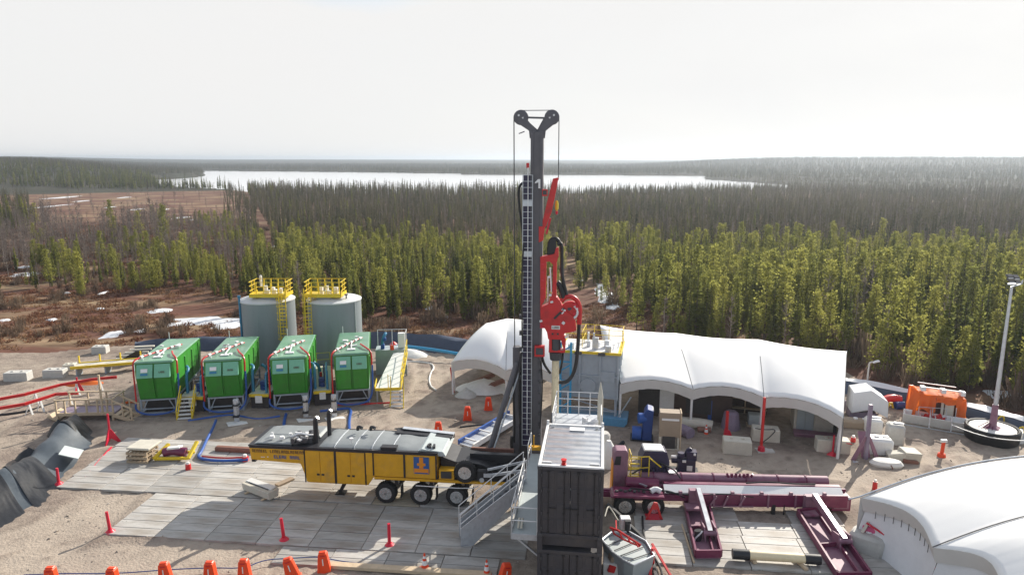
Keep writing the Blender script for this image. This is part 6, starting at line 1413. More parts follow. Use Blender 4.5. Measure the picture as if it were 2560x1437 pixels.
b = MB(); b.box((0, 0, .04), (1.0, .34, .08)); tag(b.build('loose_board', 'brown_cabinet'), 'short brown board lying under the rig nose', 'board', loc=G(712, 1205, .18), rz=R(55))
# ---------------------------------------------------------------- maroon pipe handler
HO = G(1562, 1292); ph = thing('pipe_handler', 'long maroon pipe handler trailer with outrigger troughs', 'pipe handler', HO, R(-1.5))
def hl(p): return Matrix.Rotation(-R(-1.5), 4, 'Z') @ (Vector(p) - HO)
ZG = .17
b = MB(); b.box((6.9, .35, .78), (7.6, .14, .62)); b.box((6.9, 1.15, .78), (7.6, .14, .6))
for x in (3.2, 5.0, 7.0, 8.9, 10.6): b.box((x, .75, .8), (.14, .68, .4))
b.box((1.3, .75, .86), (3.6, .9, .3)); b.build('chassis', 'maroon_paint', ph, bevel=.015)
b = MB()
for x in (3.6, 4.3, 5.6, 6.9, 8.2, 8.6): b.box((x, .25, .8), (.08, .08, .68))
b.box((4.9, .22, .52), (2.6, .05, .06)); b.bar((4.1, .2, .55), (4.4, .2, 1.05), .08); b.bar((4.75, .2, .55), (4.95, .2, 1.05), .08); b.bar((5.5, .2, .55), (5.75, .2, 1.05), .08); b.build('frame_brace', 'maroon_dusty', ph)
b = MB(); b.prism([(1.95, 1.08), (10.6, 1.02), (10.75, .86), (10.6, .72), (1.9, .92)], .42, 1.15); beam = b.build('main_beam', 'maroon_paint', ph, bevel=.03)
b = MB(); V = [(1.95, .40, 1.12), (10.55, .40, 1.06), (10.55, .80, 1.28), (1.95, .80, 1.34)]; b.add(V + [(x, y, z - .06) for x, y, z in V], [(0, 1, 2, 3), (7, 6, 5, 4), (0, 4, 5, 1), (1, 5, 6, 2), (2, 6, 7, 3), (3, 7, 4, 0)]); b.build('pipe_tray', 'white_paint', ph)  # white stands in for sun and sky glare on the glossy maroon top
b = MB(); b.bar((2.0, .98, 1.22), (10.6, .98, 1.15), .28, .26); b.bar((1.9, 1.02, 1.02), (10.9, 1.02, .95), .12, .3); b.build('tray_back', 'maroon_paint', ph, bevel=.02)
b = MB(); b.cyl((.9, 1.75, 1.25), (10.3, 1.75, 1.12), .27, n=18); b.cyl((.9, 1.75, 1.25), (10.3, 1.75, 1.12), .0001, n=3); b.build('lift_tube', 'maroon_dusty', ph, smooth=True)
b = MB()
for x in (1.6, 3.0, 4.6, 6.2, 7.8, 9.2): b.lathe([(.275, -.03), (.30, -.03), (.30, .03), (.275, .03)], (x, 1.75, 1.25 - .0138 * (x - .9)), 'x', 18)
for k in range(7): b.box((5.3 + k * .2, 1.6, 1.45), (.1, .1, .22), (0, .4 * (k % 3 - 1), .4 * k))
b.build('tube_band', 'maroon_paint', ph)
b = MB(); b.box((1.6, 1.45, .95), (2.4, .8, .12)); b.box((9.0, 1.45, .85), (.3, .8, .12)); b.box((5.5, 1.5, .9), (.3, .8, .12)); b.box((2.55, 1.72, 1.60), (.38, .4, .05)); b.build('cross_member', 'maroon_dusty', ph)
MB().box((2.55, 1.60, 1.62), (.42, .36, .03)).build('white_plate', 'white_paint', ph)
b = MB(); b.cyl((.15, 1.1, 1.30), (1.75, 1.1, 1.22), .26, n=18); b.build('hydraulic_tank', 'maroon_paint', ph, smooth=True); MB().box((.95, .86, 1.22), (.42, .02, .22), (R(30), R(20), 0)).build('tank_badge', 'galvanised', ph)
b = MB(); b.prism([(-.72, 1.05), (-.55, 1.17), (1.85, 1.12), (1.85, 1.02), (1.7, 1.0), (-.5, 1.06)], -.12, .85); b.build('fender', 'maroon_paint', ph, bevel=.015)
for x in (0, 1.38):
    wheel(ph, x, .18, .54, .52, .38)
b = MB()
for k in range(7): b.box((-.4 + k * .22, .3 + .1 * (k % 2), 1.2), (.16, .12, .08), (0, 0, .3 * k))
b.build('fender_fittings', 'dark_steel', ph); MB().tube([(1.25, .3, 1.2), (1.5, .4, 1.3), (1.75, .3, 1.2)], .14, n=10, smooth=1).build('rag', 'white_cloth', ph, smooth=True)
b = MB(); b.box((-1.0, .7, 1.05), (.9, .16, .14)); b.box((-.8, .7, .9), (.5, .3, .3)); b.build('coupling', 'maroon_paint', ph, bevel=.015)
b = MB(); b.prism([(-.42, .2), (-.42, 2.62), (-.28, 2.75), (.22, 2.75), (.3, 2.6), (.3, .2)], 1.5, 2.2); b.build('control_column', 'maroon_dusty', ph, bevel=.03); MB().prism([(-.5, .3), (-.44, 2.1), (-.42, 2.1), (-.42, .3)], 1.52, 2.18).build('column_side', 'logo_orange', ph); MB().prism([(-.40, 2.0), (-.3, 2.45), (-.05, 2.45), (-.08, 2.0)], 1.47, 1.5).build('column_window', 'black_paint', ph)
b = MB(); rails(b, [(.45, 1.5, 1.4), (.45, 2.2, 1.4)], h=1.15, mids=(.3, .6)); rails(b, [(.45, 1.5, 1.4), (.95, 1.45, 1.4), (1.35, 1.5, 1.4)], h=1.05, mids=(.45,)); b.bar((1.35, 1.5, 2.4), (1.95, 1.5, 1.9), .05)
for k in range(5): b.box((.6, 1.4, 1.3 + k * .27), (.5, .05, .05))
b.box((.6, 1.45, 1.3), (.8, .5, .1)); b.build('operator_rail', 'safety_yellow', ph)
b = MB(); b.prism([(1.0, 1.25), (1.0, 2.1), (1.2, 2.55), (2.3, 2.5), (2.45, 2.0), (2.45, 1.25)], 1.9, 2.8)
for k in range(8): b.box((1.1 + k * .18, 1.85, 1.5 + .15 * (k % 3)), (.14, .2, .3))
b.build('power_pack', 'navy_machine', ph, bevel=.02); MB().prism([(1.15, 2.56), (1.2, 2.62), (2.1, 2.60), (2.2, 2.52)], 1.95, 2.75).build('pack_lid', 'white_steel', ph)
for k_, pts_ in enumerate((((2.0, .35, 1.15), (3.4, .3, 1.0), (4.8, .33, 1.12), (6.2, .3, .98)), ((6.0, .9, 1.4), (7.2, 1.0, 1.44), (8.2, .95, 1.36), (9.4, 1.0, 1.34)), ((.3, .5, 1.25), (1.2, .25, 1.3), (2.2, .4, 1.2), (2.9, .3, .9)), ((1.9, 1.8, 2.0), (2.6, 1.5, 1.8), (2.9, 1.3, 1.4)), ((1.2, 1.7, 1.6), (.9, 1.3, 1.9), (.5, 1.35, 1.6)))): MB().tube(pts_, .04, n=6, smooth=2).build('hydraulic_hose', 'black_hose', ph, smooth=True)
for x_ in (2.7, 3.5, 5.2, 6.6, 8.0, 9.6): MB().box((x_, .36, 1.12), (.16, .14, .2)).build('clamp', 'maroon_dusty', ph, bevel=.01)
MB().box((10.45, .8, .62), (.9, .9, .7)).build('tail_box', 'maroon_paint', ph, bevel=.02); b = MB(); b.box((10.45, .34, .62), (.7, .03, .45)); b.build('tail_panel', 'maroon_dusty', ph); b = MB(); b.box((7.2, .35, .3), (.16, .16, .6)); b.box((7.2, .35, .03), (.4, .4, .06)); b.box((7.7, .3, .3), (.05, .05, .6)); b.build('support_jack', 'black_paint', ph)
def outrigger(s0, e0, bed, label_suffix):
    s_, e_ = hl(s0), hl(e0); b = MB(); b.bar(s_, e_, .26, .30); leg = b.build('outrigger_arm', 'maroon_dusty', ph, bevel=.015)
    d = (e_ - s_).normalized(); up = Vector((0, 0, 1)) - d * d.z; up.normalize(); MB().bar(s_ + up * .165, e_ + up * .165, .20, .02).build('lit_strip', 'silver_roof', leg)  # bright strip laid on for the sunlit top of the arm
    B_ = [hl(p) + Vector((0, 0, .13)) for p in bed]; f = MB(); V = [p + Vector((0, 0, .16)) for p in B_]; f.add(V + [p - Vector((0, 0, .10)) for p in V], [(0, 1, 2, 3), (7, 6, 5, 4), (0, 4, 5, 1), (1, 5, 6, 2), (2, 6, 7, 3), (3, 7, 4, 0)]); tr = f.build('trough_floor', 'maroon_dusty', ph)
    b = MB()
    for i in range(4): b.bar(V[i] + Vector((0, 0, .14)), V[(i + 1) % 4] + Vector((0, 0, .14)), .10, .34)
    b.bar(V[0].lerp(V[1], .7) + Vector((0, 0, .10)), V[3].lerp(V[2], .7) + Vector((0, 0, .10)), .08, .2); b.bar(V[1].lerp(V[2], .55) + Vector((0, 0, .1)), V[0].lerp(V[3], .55) + Vector((0, 0, .1)), .08, .2); b.build('trough_wall', 'maroon_paint', tr, bevel=.01)
    b = MB(); nr = Vector((d.y, -d.x, 0)).normalized()
    for sg in (-1, 1):
        c_ = e_ + nr * sg * .24; vs = [c_ + d * .35 - Vector((0, 0, e_.z - .2)), c_ - d * .1 + up * .25, c_ - d * .75 + up * .02, c_ - d * .6 - Vector((0, 0, e_.z - .25))]; o_ = nr * .03
        b.add([v - o_ for v in vs] + [v + o_ for v in vs], [(0, 1, 2, 3), (7, 6, 5, 4), (0, 4, 5, 1), (1, 5, 6, 2), (2, 6, 7, 3), (3, 7, 4, 0)])
    b.cyl(e_ - nr * .3, e_ + nr * .3, .12, n=12); b.build('pivot_bracket', 'maroon_dusty', ph)
    b = MB(); b.box(s_ + Vector((-.15, .1, -.45)), (.5, .3, .9)); b.box(s_ + Vector((-.3, -.3, -.7)), (.7, .6, .12)); b.build('outrigger_housing', 'maroon_dusty', ph, bevel=.015)
outrigger(PY(1745, 1225, 30.6), G(1775, 1332, .62), [G(1708, 1268), G(1765, 1262), G(1802, 1405), G(1738, 1406)], 'a')
outrigger(PY(2036, 1240, 30.5), G(2112, 1352, .65), [G(1992, 1300), G(2058, 1292), G(2175, 1462), G(2092, 1462)], 'b')
t = thing('cable_bag', 'black bag with pale reflective edge hung on the front outrigger', 'bag', PY(1744, 1345, 28.1)); MB().tube([(0, 0, .4), (.03, -.03, .2), (-.03, -.02, -.1), (-.02, 0, -.42)], .17, n=10, smooth=1).build('bag_body', 'black_paint', t, smooth=True); MB().tube([(.16, -.12, .42), (.05, -.2, .35), (-.2, -.16, .05), (-.16, -.15, -.3), (.06, -.18, -.28)], .035, n=6, smooth=1).build('reflective_edge', 'white_cloth', t, smooth=True)
# spare drill casing lying on sleepers in front
a, c = G(1832, 1383, .45), G(2050, 1398, .45); d = (c - a).normalized()
t = thing('casing_pipe', 'cream casing pipe with black ends lying on the right-hand mats', 'pipe', a); L_ = (c - a).length
MB().cyl((0, 0, 0), d * L_, .19, n=20).build('pipe_body', 'casing_cream', t, smooth=True); b = MB(); b.cyl(-d * .02, d * .68, .215, n=20); b.build('pipe_end', 'black_paint', t, smooth=True); b = MB(); b.cyl(d * (L_ - .62), d * (L_ + .02), .215, n=20); b.build('pipe_end', 'black_paint', t, smooth=True)
for i, (px, py, l) in enumerate(((1874, 1396, 'short timber sleeper under the left part of the casing pipe'), (2000, 1412, 'short timber sleeper under the right part of the casing pipe'))):
    b = MB(); b.box((0, 0, .09), (.16, .9, .12)); tag(b.build('sleeper', 'timber', bevel=.01), l, 'sleeper', loc=G(px, py, .16), rz=R(12))
hose([(1705, 1310, .2), (1735, 1405, .2)], .045, 'timber', 'loose_pole', 'thin pale timber pole lying beside the front trough', .2, 'pole')
# hoses, vessel, stands between the containers and the pipe handler
hose([(1505, 1122, .3), (1540, 1120, .2), (1558, 1105, .15)], .12, 'black_hose', 'black_hose', 'thick black hose beside the silver roof')
hose([(1518, 1262, .9), (1545, 1285, .7), (1580, 1320, .4), (1612, 1350, .3), (1622, 1385, .25), (1635, 1420, .25), (1645, 1470, .25)], .13, 'black_hose', 'black_hose', 'thick black hose curving down past the grey vessel', .25)
hose([(1606, 1290, .25), (1608, 1330, .25), (1618, 1370, .25), (1650, 1410, .22), (1660, 1460, .22)], .05, 'black_hose', 'black_hose', 'thin black hose running down beside the thick one', .22)
hose([(1512, 1290, 1.0), (1520, 1262, 1.2), (1530, 1275, 1.0), (1545, 1300, .8)], .03, 'cream_block', 'pale_hose', 'thin pale hose looped beside the dark containers', .5)
vs_ = thing('boat_vessel', 'grey boat-shaped vessel at the foot of the containers', 'vessel', (0, 0, 0))
o_ = [G(1503, 1345, 1.1), G(1560, 1328, 1.1), G(1618, 1352, 1.1), G(1634, 1392, 1.1), G(1590, 1412, 1.1)]; o2 = [G(1503, 1390, 1.1), G(1590, 1412, 1.1)]
rim = [G(1505, 1348, 1.15), G(1528, 1330, 1.15), G(1572, 1328, 1.15), G(1615, 1352, 1.15), G(1636, 1388, 1.15), G(1584, 1412, 1.15), G(1560, 1400, 1.15), G(1530, 1378, 1.15)]
cn = sum(rim, Vector()) / len(rim); b = MB(); V = rim + [cn.lerp(p, .86) - Vector((0, 0, 1.05)) for p in rim]; n = len(rim); b.add(V, [(i, (i + 1) % n, (i + 1) % n + n, i + n) for i in range(n)]); b.build('hull', 'cabin_grey', vs_); b = MB(); b.add([cn.lerp(p, .96) - Vector((0, 0, .10)) for p in rim], [tuple(range(n))]); b.build('cover', 'deck_grey', vs_); MB().tube(rim + [rim[0]], .045, n=6).build('rim', 'galvanised', vs_, smooth=True)
b = MB()
for k in range(4): p = rim[0].lerp(rim[5], .2 + .2 * k); p2 = rim[2].lerp(rim[4], .1 + .25 * k); b.bar(p + Vector((0, 0, -.05)), p2 + Vector((0, 0, -.05)), .03)
b.build('cover_strap', 'dark_steel', vs_)
b = MB(); b.tube([G(1525, 1318, 1.6), G(1545, 1325, 1.6), G(1575, 1345, 1.5), G(1602, 1362, 1.4)], .05, n=8); b.tube([G(1533, 1332, 1.5), G(1560, 1348, 1.45), G(1600, 1365, 1.35)], .04, n=8)
for k in range(4): b.bar(G(1530 + 20 * k, 1320 + 12 * k, 1.6), G(1536 + 20 * k, 1334 + 11 * k, 1.45), .05)
b.bar(G(1540, 1300, 1.6), G(1541, 1324, 1.55), .05); tag(b.build('pipe_rack', 'red_paint'), 'red tubular frame lying across the grey vessel', 'frame')
t = thing('valve_box', 'small grey valve box with dark fitting above the vessel', 'valve box', G(1562, 1318, 1.1)); MB().box((0, 0, .25), (.45, .4, .5)).build('box_body', 'white_steel', t, bevel=.03); MB().cyl((.05, -.35, .0), (.05, -.35, .45), .12, n=10).box((.05, -.38, .5), (.25, .2, .12)).build('valve', 'black_paint', t, bevel=.01)
t = thing('junk_crate', 'crate of mixed scrap at the lower edge beside the containers', 'crate', G(1528, 1432, .0), R(-8)); MB().box((0, 0, .35), (.7, .9, .7)).build('crate_body', 'tarp_white', t, bevel=.03); MB().box((.1, -.1, .78), (.4, .4, .25), (0, .2, .3)).build('scrap', 'brown_cabinet', t, bevel=.02); MB().box((.0, -.42, .5), (.3, .2, .3), (0, .3, .3)).build('red_scrap', 'red_paint', t, bevel=.02)
def aframe(px, py, label, s=1.0, rz=0): 
    t = thing('red_wedge', label, 'stand', G(px, py, .17), R(rz)); t.scale = (s, s, s); MB().prism([(-.42, 0), (-.30, 0), (-.05, .62), (.22, .62), (.42, 0), (.55, 0), (.22, 1.02), (.02, 1.05)], -.05, .05, 'y').build('plate', 'red_paint', t, bevel=.01); MB().box((.1, .25, .04), (.9, .6, .06)).build('foot', 'red_plastic', t)
aframe(1632, 1298, 'red wedge-shaped stand leaning on the pipe handler wheel', .85)
aframe(1628, 1432, 'red sheet stand beside the thick black hose, near the bottom', 1.05, 70)
b = MB(); b.bar(G(1630, 1358, .9), G(1678, 1440, .3), .09, .07); tag(b.build('red_bar', 'red_paint'), 'straight red bar sloping down beside the red sheet stand', 'bar')
t = thing('plastic_bottle', 'white plastic bottle tank squeezed beside the silver roof container', 'tank', G(1524, 1182, 0) + Vector((0, .6, 0))); MB().lathe([(0, 0), (.38, 0), (.38, 1.2), (.2, 1.5), (.12, 1.65), (0, 1.65)], (0, 0, 0), 'z', 14).build('tank_body', 'white_plastic', t, smooth=True)
t = thing('side_tank', 'pale rounded tank fixed behind the white bottle', 'tank', G(1512, 1160, 0) + Vector((0, 1.0, 0))); MB().lathe([(0, 0), (.42, 0), (.42, 1.35), (.32, 1.5), (0, 1.52)], (0, 0, 0), 'z', 14).build('tank_body', 'concrete', t, smooth=True)
t = thing('pump_engine', 'small dark purple engine pump standing alone on the gravel', 'engine', G(1712, 1178), R(-8))
b = MB(); b.box((.05, 0, .45), (.95, .6, .75)); b.cyl((-.75, 0, .7), (-.3, 0, .7), .22, n=14); b.cyl((-.25, -.1, .9), (-.25, -.1, 1.15), .2, n=12); b.box((.3, 0, 1.0), (.55, .5, .5)); b.tube([(0, 0, .9), (.05, 0, 1.25), (.25, 0, 1.4), (.3, 0, 1.1)], .09, smooth=1); b.build('engine_block', 'navy_machine', t, bevel=.025)
for c_, d_ in (((-.65, -.25, .95), (.3, .1, .12)), ((-.1, -.34, .75), (.2, .06, .14)), ((.2, -.33, .35), (.3, .04, .3)), ((.45, -.28, 1.15), (.12, .08, .12))): MB().box(c_, d_).build('engine_fitting', 'white_steel', t, bevel=.01)
MB().box((-.1, 0, .05), (1.6, .8, .1)).build('skid', 'black_paint', t)
# ---------------------------------------------------------------- right-hand yard
t = thing('sheet_shelter', 'white sheeted box shelter right of the long canopy', 'shelter', G(2165, 1052), R(-14)); b = MB(); b.prism([(-1.0, .55), (-.95, 1.95), (.1, 2.2), (1.15, 1.5), (1.2, .4), (.2, .9)], -.3, 1.4); b.build('sheet', 'white_cloth', t, bevel=.04); b = MB()
for x in (-1.0, 1.1): b.box((x, 1.5, .4), (.08, .08, .8)); 
b.box((-.2, .6, .3), (1.6, 1.2, .5)); b.build('base', 'purple_steel', t)
t = thing('tripod_prop', 'purple steel prop with splayed legs right of the canopy', 'prop', G(2163, 1152)); b = MB(); b.box((0, 0, 1.7), (.18, .18, 3.4)); b.build('post', 'purple_steel', t)
for a in (-1, 1): MB().prism([(0, 1.5), (a * .15, 1.5), (a * .85, 0), (a * .6, 0)], -.05, .05).build('leg', 'maroon_dusty', t)
MB().box((.1, .5, .8), (.5, .06, 1.5), (R(-28), 0, 0)).build('leg', 'maroon_dusty', t); MB().box((-.45, -.1, .04), (.9, .6, .06), (0, 0, .4)).build('foot_plate', 'galvanised', t)
def tote(px, py, w_, d_, h_, label, rz=-10, m='white_plastic'): 
    t = thing('plastic_tote', label, 'tote', G(px, py), R(rz)); b = MB(); b.box((0, d_ / 2, h_ / 2), (w_, d_, h_)); b.build('tote_body', m, t, bevel=.14, smooth=True); b = MB(); b.cyl((0, d_ / 2, h_), (0, d_ / 2, h_ + .08), .14, n=12); b.box((w_ * .3, d_ / 2, h_ + .03), (.3, .2, .06)); b.build('tote_cap', 'white_steel', t, bevel=.01)
tote(2195, 1142, 1.65, 1.0, 1.05, 'rounded pale plastic tote, nearest of the white totes'); tote(2238, 1118, .95, .9, 1.35, 'upright greyish plastic tote standing behind the others', -18, 'concrete'); tote(2186, 1088, .95, .9, 1.0, 'square pale tote behind the nearest one', -12); tote(2140, 1076, 1.9, .8, .65, 'low brown-grey tote beside the canopy corner', -14, 'brown_cabinet'); tote(2160, 1392, 1.4, 1.0, .95, 'rounded pale tote beside the lower right canopy', -40, 'concrete')
t = thing('bulk_bag', 'slumped white bulk bag lying on the gravel', 'bag', G(2215, 1166), R(-12)); MB().lathe([(0, 0), (.75, .02), (.86, .22), (.7, .42), (.3, .5), (0, .5)], (0, 0, 0), 'z', 20).build('bag_body', 'tarp_white', t, smooth=True); t.children[0].scale = (1.05, .55, .9); MB().tube([(.1, -.45, .3), (.2, -.55, .12), (.15, -.5, .0)], .03, smooth=1).build('bag_tie', 'brown_pipe', t)
t = thing('broken_box', 'crushed brown cardboard boxes beside the white bag', 'boxes', G(2265, 1156), R(-8)); b = MB(); b.box((.25, .3, .35), (1.0, .8, .6), (.1, .12, .2)); b.box((-.5, .2, .28), (.9, .6, .5), (0, -.2, -.15)); b.build('box_body', 'cream_block', t, bevel=.03); MB().box((.15, -.15, .15), (.8, .3, .2), (0, .15, .1)).build('torn_flap', 'brown_pipe', t)
for px, py, l, m_ in ((2132, 1108, 'small red lamp marker hanging by the canopy corner', 'red_paint'),): tub(px, py, l, .16, .4, 0)
t = thing('bollard', 'orange bollard with a white cap alone on the gravel', 'bollard', G(2353, 1142)); MB().cyl((0, 0, 0), (.04, 0, .95), .10, n=12).lathe([(0, 0), (.24, 0), (.2, .22), (.1, .28), (0, .28)], (0, 0, 0), 'z', 14).build('stem', 'orange_plastic', t, smooth=True); MB().box((.04, 0, 1.0), (.34, .2, .16)).build('cap', 'white_plastic', t, bevel=.02)
oc = thing('orange_shelter', 'orange tarpaulin shelter over a white steel frame', 'shelter', G(2350, 1062), R(-13)); 
oc.scale = (.70, .85, .90)
def fold(u, v, k=1.0): return k * (.05 * math.sin(u * 23) + .04 * math.sin(u * 41 + v * 5) + .03 * math.sin(v * 9 + u * 4))
def zt_o(u): return 2.32 - .22 * u
MB().grid(lambda u, v: (lerp(-2.05, 1.8, u), lerp(1.75, -.15, v), zt_o(u) + .10 * math.sin(math.pi * v) - .05 * math.sin(u * math.pi * 3) ** 2 + fold(u, v, .4)), 30, 10).build('tarpaulin', 'orange_tarp', oc, smooth=True)
for u0, u1, zl in ((0, .36, 1.05), (.36, .80, 1.72), (.80, 1.0, .35)):
    MB().grid(lambda u, v: (lambda U: (lerp(-2.05, 1.8, U) + .06 * v * math.sin(U * 20), -.15 - .16 * v + fold(U, v, 1.3) * (.3 + v), lerp(zt_o(U), zl + .12 * math.sin(U * 17), v)))(lerp(u0, u1, u)), 16, 8).build('front_curtain', 'orange_tarp', oc, smooth=True)
MB().grid(lambda u, v: (1.8 + .22 * v + fold(u, v, 1.6) * (.3 + v), lerp(-.2, 1.8, u), lerp(2.1, .15, v)), 14, 8).build('side_curtain', 'orange_tarp', oc, smooth=True)
MB().grid(lambda u, v: (-2.05 - .30 * v + fold(u, v, 1.0), lerp(-.2, 1.8, u), lerp(2.3, .5, v)), 12, 8).build('side_curtain', 'orange_tarp', oc, smooth=True)
MB().grid(lambda u, v: (lerp(-2.05, 1.8, u), 1.78, lerp(2.3 - .22 * u, .2, v)), 12, 6).build('back_curtain', 'orange_tarp', oc, smooth=True)
b = MB()
for x in (-1.7, 0, 1.6): b.box((x, .2, 2.62 - .06 * (x + 1.7)), (.38, .5, .3))
b.bar((-1.7, .25, 2.7), (1.6, .25, 2.5), .1, .08); b.bar((-1.7, 1.4, 2.7), (1.6, 1.4, 2.5), .08, .06); b.build('roof_frame', 'white_steel', oc, bevel=.015)
b = MB(); b.box((.4, .9, .9), (3.2, 1.2, 1.5)); b.build('inner_crates', 'interior_brown', oc); b = MB(); b.box((.55, -.12, 1.1), (.75, .08, 1.0)); b.box((-.05, -.14, 1.25), (.22, .1, 1.0)); b.build('grey_blanket', 'cream_block', oc, bevel=.02); b = MB()
for k in range(8): b.box((-1.6 + k * .28, -.25 + .1 * (k % 2), .5 + .1 * (k % 3)), (.26, .3, .35), (.2 * k, .1, .3 * k))
b.build('red_gear', 'red_paint', oc, bevel=.03)
b = MB(); rails(b, [(-2.1, -.45, .3), (.2, -.45, .3)], h=1.1, mids=()); b.bar((1.0, -.4, .5), (1.0, -.4, 1.5), .05); b.build('hand_rail', 'galvanised', oc)
ts = thing('white_trough', 'long white open trough in front of the orange shelter', 'trough', G(2255, 1056), math.atan2((G(2418, 1084) - G(2255, 1056)).y, (G(2418, 1084) - G(2255, 1056)).x)); Lt = (G(2418, 1084) - G(2255, 1056)).length
b = MB(); b.prism([(0, .05), (.5, .05), (.75, .75), (.68, .75), (.46, .14), (.04, .14), (-.28, .75), (-.35, .75)], 0, Lt, 'x'); b.build('trough_body', 'white_plastic', ts, bevel=.02); b = MB()
for k in range(5): b.prism([(0, .14), (.46, .14), (.68, .7), (-.28, .7)], Lt * (.02 + .24 * k), Lt * (.02 + .24 * k) + .05, 'x')
b.build('partition', 'white_steel', ts); b = MB(); b.bar((Lt * .42, -.5, 0), (Lt * .42, -.4, 1.0), .07); b.bar((Lt * .42, -.4, 1.0), (Lt * .42, .8, 1.1), .07); b.bar((Lt * .75, -.45, 0), (Lt * .75, -.4, 1.1), .07); b.bar((-.3, -.5, .06), (Lt + .2, -.5, .06), .12, .1); b.build('frame', 'galvanised', ts)
lp = thing('light_mast', 'tall grey floodlight mast standing in a black round tub', 'light mast', G(2477, 1100)); b = MB(); b.cyl((0, 0, .3), (0, 0, 9.6), .14, .075, n=14); b.build('pole', 'galvanised', lp, smooth=True)
tb = MB(); V = []; N_ = 32
b = MB(); b.lathe([(0, .0), (1.30, .0), (1.42, .15), (1.47, .85), (1.40, .92), (1.30, .88), (1.26, .7), (0, .68)], (0, 0, 0), 'z', 36); b.build('tub', 'black_liner', lp, smooth=True); MB().lathe([(0, .70), (.9, .72), (1.24, .84), (1.08, .90), (.6, .80), (0, .86)], (0, 0, 0), 'z', 24).build('tub_fill', 'tarp_white', lp, smooth=True)
b = MB()
for k in range(3): a = k * 2.1 + .4; b.prism([(.05, .6), (.12, 2.2), (.2, 2.2), (.75, .65)], -.04, .04); 
fo = MB().lathe([(.75, .7), (.26, .95), (.2, 2.3), (.15, 2.3)], (0, 0, 0), 'z', 4); fo.build('foot_sleeve', 'maroon_dusty', lp)
b = MB(); b.box((0, 0, 9.75), (.5, .1, .1)); b.bar((0, 0, 9.6), (.55, 0, 9.75), .06); b.bar((.55, 0, 9.75), (.6, 0, 10.0), .06); b.build('cross_arm', 'galvanised', lp)
for i, (x, z) in enumerate(((-.25, 10.25), (.12, 10.2), (-.15, 10.0), (.22, 9.95))): hd = MB().box((x, -.05, z), (.36, .28, .12), (R(35), 0, R(8))).build('floodlight', 'dark_steel', lp, bevel=.02); MB().box((x, -.13, z - .07), (.30, .2, .03), (R(35), 0, R(8))).build('lens', 'white_steel', hd)
b = MB()
for k in range(6): b.bar((-.3 - .15 * k, -.4 + .2 * (k % 3), .8), (.1, .1, 1.1 + .05 * k), .03)
b.build('sleeve_straps', 'maroon_paint', lp)
sp = thing('street_lamp', 'slim pale street lamp with a curved head by the trees', 'street lamp', PY(2167, 965, 49) * 1.0); sp.location.z = 0; zh = PY(2167, 905, 49).z
b = MB(); b.tube([(0, 0, 0), (0, 0, zh - .15), (.08, 0, zh), (.4, 0, zh + .02)], .06, n=8, smooth=1); b.build('pole', 'concrete', sp, smooth=True); MB().box((.5, 0, zh + .04), (.5, .22, .12), (0, R(-15), 0)).build('lamp_head', 'white_steel', sp, bevel=.03)
t = thing('gear_pile', 'pile of red and blue gear bags left of the orange shelter', 'bags', G(2238, 1018)); MB().tube([(-.9, 0, .4), (-.3, .1, .6), (.3, 0, .5)], .35, n=12, smooth=1).build('red_bag', 'red_paint', t, smooth=True); MB().tube([(-.3, -.5, .3), (.3, -.5, .35)], .28, n=12, smooth=1).build('blue_bag', 'deep_blue', t, smooth=True); MB().tube([(-.9, -.6, .2), (-.7, -.65, .7), (-.5, -.6, .2)], .07, n=8, smooth=1).build('yellow_strap', 'safety_yellow', t, smooth=True); MB().cyl((.9, .1, 0), (1.0, .1, 1.6), .14, n=10).build('orange_post', 'orange_plastic', t)
for px, py, l in ((2498, 1062, 'yellow strap on the dark berm left of the light mast foot'), (2548, 1090, 'yellow strap on the dark berm at the right edge')):
    b = MB(); b.tube([(-.3, 0, .05), (-.15, -.1, .6), (.15, -.1, .65), (.3, 0, .1)], .05, n=6, smooth=1); tag(b.build('yellow_strap', 'safety_yellow', smooth=True), l, 'strap', loc=G(px, py, .35))
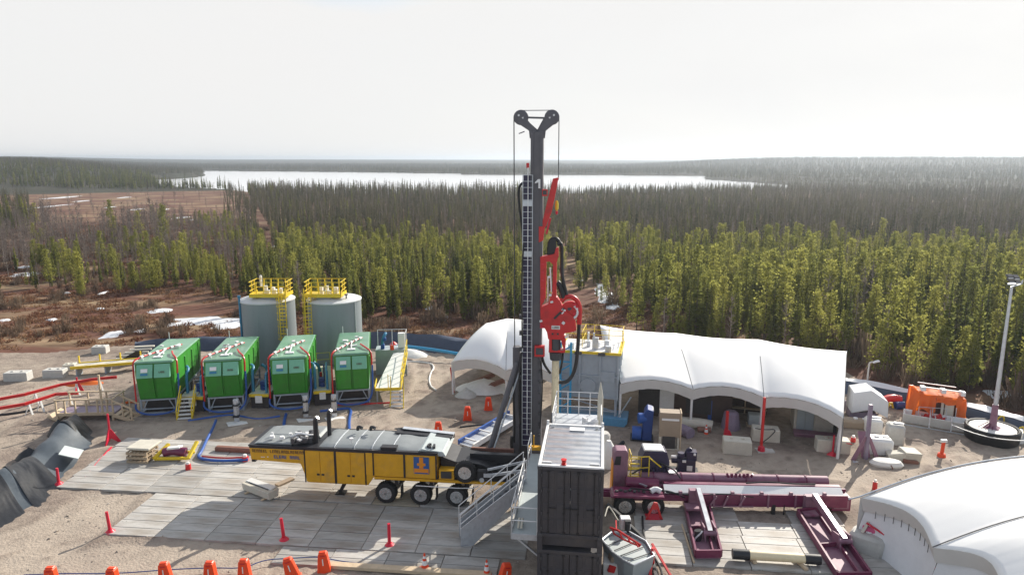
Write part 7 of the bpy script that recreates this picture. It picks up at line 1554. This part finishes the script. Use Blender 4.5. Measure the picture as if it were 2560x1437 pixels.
hose([(2380, 1062, .9), (2440, 1085, .75), (2500, 1098, .8), (2570, 1102, .9)], .03, 'white_plastic', 'guard_rope', 'pale rope hanging along the dark right-hand berm', .8, 'rope')
t = thing('rock_slab', 'pale rock slab at the right edge beside the black tub', 'rock', G(2552, 1105)); MB().prism([(-.5, 0), (-.6, .25), (0, .6), (.9, .55), (1.0, 0)], -.5, .8).build('slab', 'tarp_white', t, bevel=.08)
t = thing('marker_post', 'tall orange marker post leaning at the lower right canopy corner', 'post', G(2172, 1352)); MB().cyl((0, 0, 0), (.15, 0, 1.9), .075, n=12).build('stem', 'orange_plastic', t, smooth=True)
t = thing('cloth_bundle', 'pink cloth and red strap bundle tied to the canopy corner', 'cloth', G(2180, 1372, .2)); MB().tube([(-.3, .3, .8), (.1, 0, .9), (.5, -.2, .6), (.8, -.6, .1)], .18, n=10, smooth=1).build('cloth', 'pink_cloth', t, smooth=True); MB().bar((-.3, .1, 1.2), (1.6, -1.9, .3), .09, .05).build('strap', 'red_plastic', t); MB().bar((-.5, .0, .8), (.2, .4, 1.6), .12, .05).build('pale_board', 'cream_block', t)
b = MB(); b.tube([G(2166, 1218), G(2190, 1215), G(2200, 1222)], .05, n=6); 
tub(2186, 1226, 'small red lamp marker half hidden behind the lower right canopy', .13, .5, 0)
hose([(2130, 1110, .8), (2100, 1105, .7), (2060, 1090, .9)], .025, 'red_paint', 'guard_rope', 'thin red guard rope by the canopy corner', .8, 'rope')
# ---------------------------------------------------------------- air
mz = bpy.data.materials.new('haze_air'); mz.use_nodes = True; nt = mz.node_tree; nt.nodes.clear(); oo = nt.nodes.new('ShaderNodeOutputMaterial'); pv = nt.nodes.new('ShaderNodeVolumePrincipled')
pv.inputs['Color'].default_value = (0.68, 0.77, 0.88, 1); pv.inputs['Density'].default_value = 0.00029; pv.inputs['Anisotropy'].default_value = 0.5; nt.links.new(pv.outputs[0], oo.inputs['Volume']); MAT['haze_air'] = mz
hb = MB().box((0, 3000, 15.5), (15000, 9400, 39)); HZ = hb.build('haze', 'haze_air'); stuff(HZ)
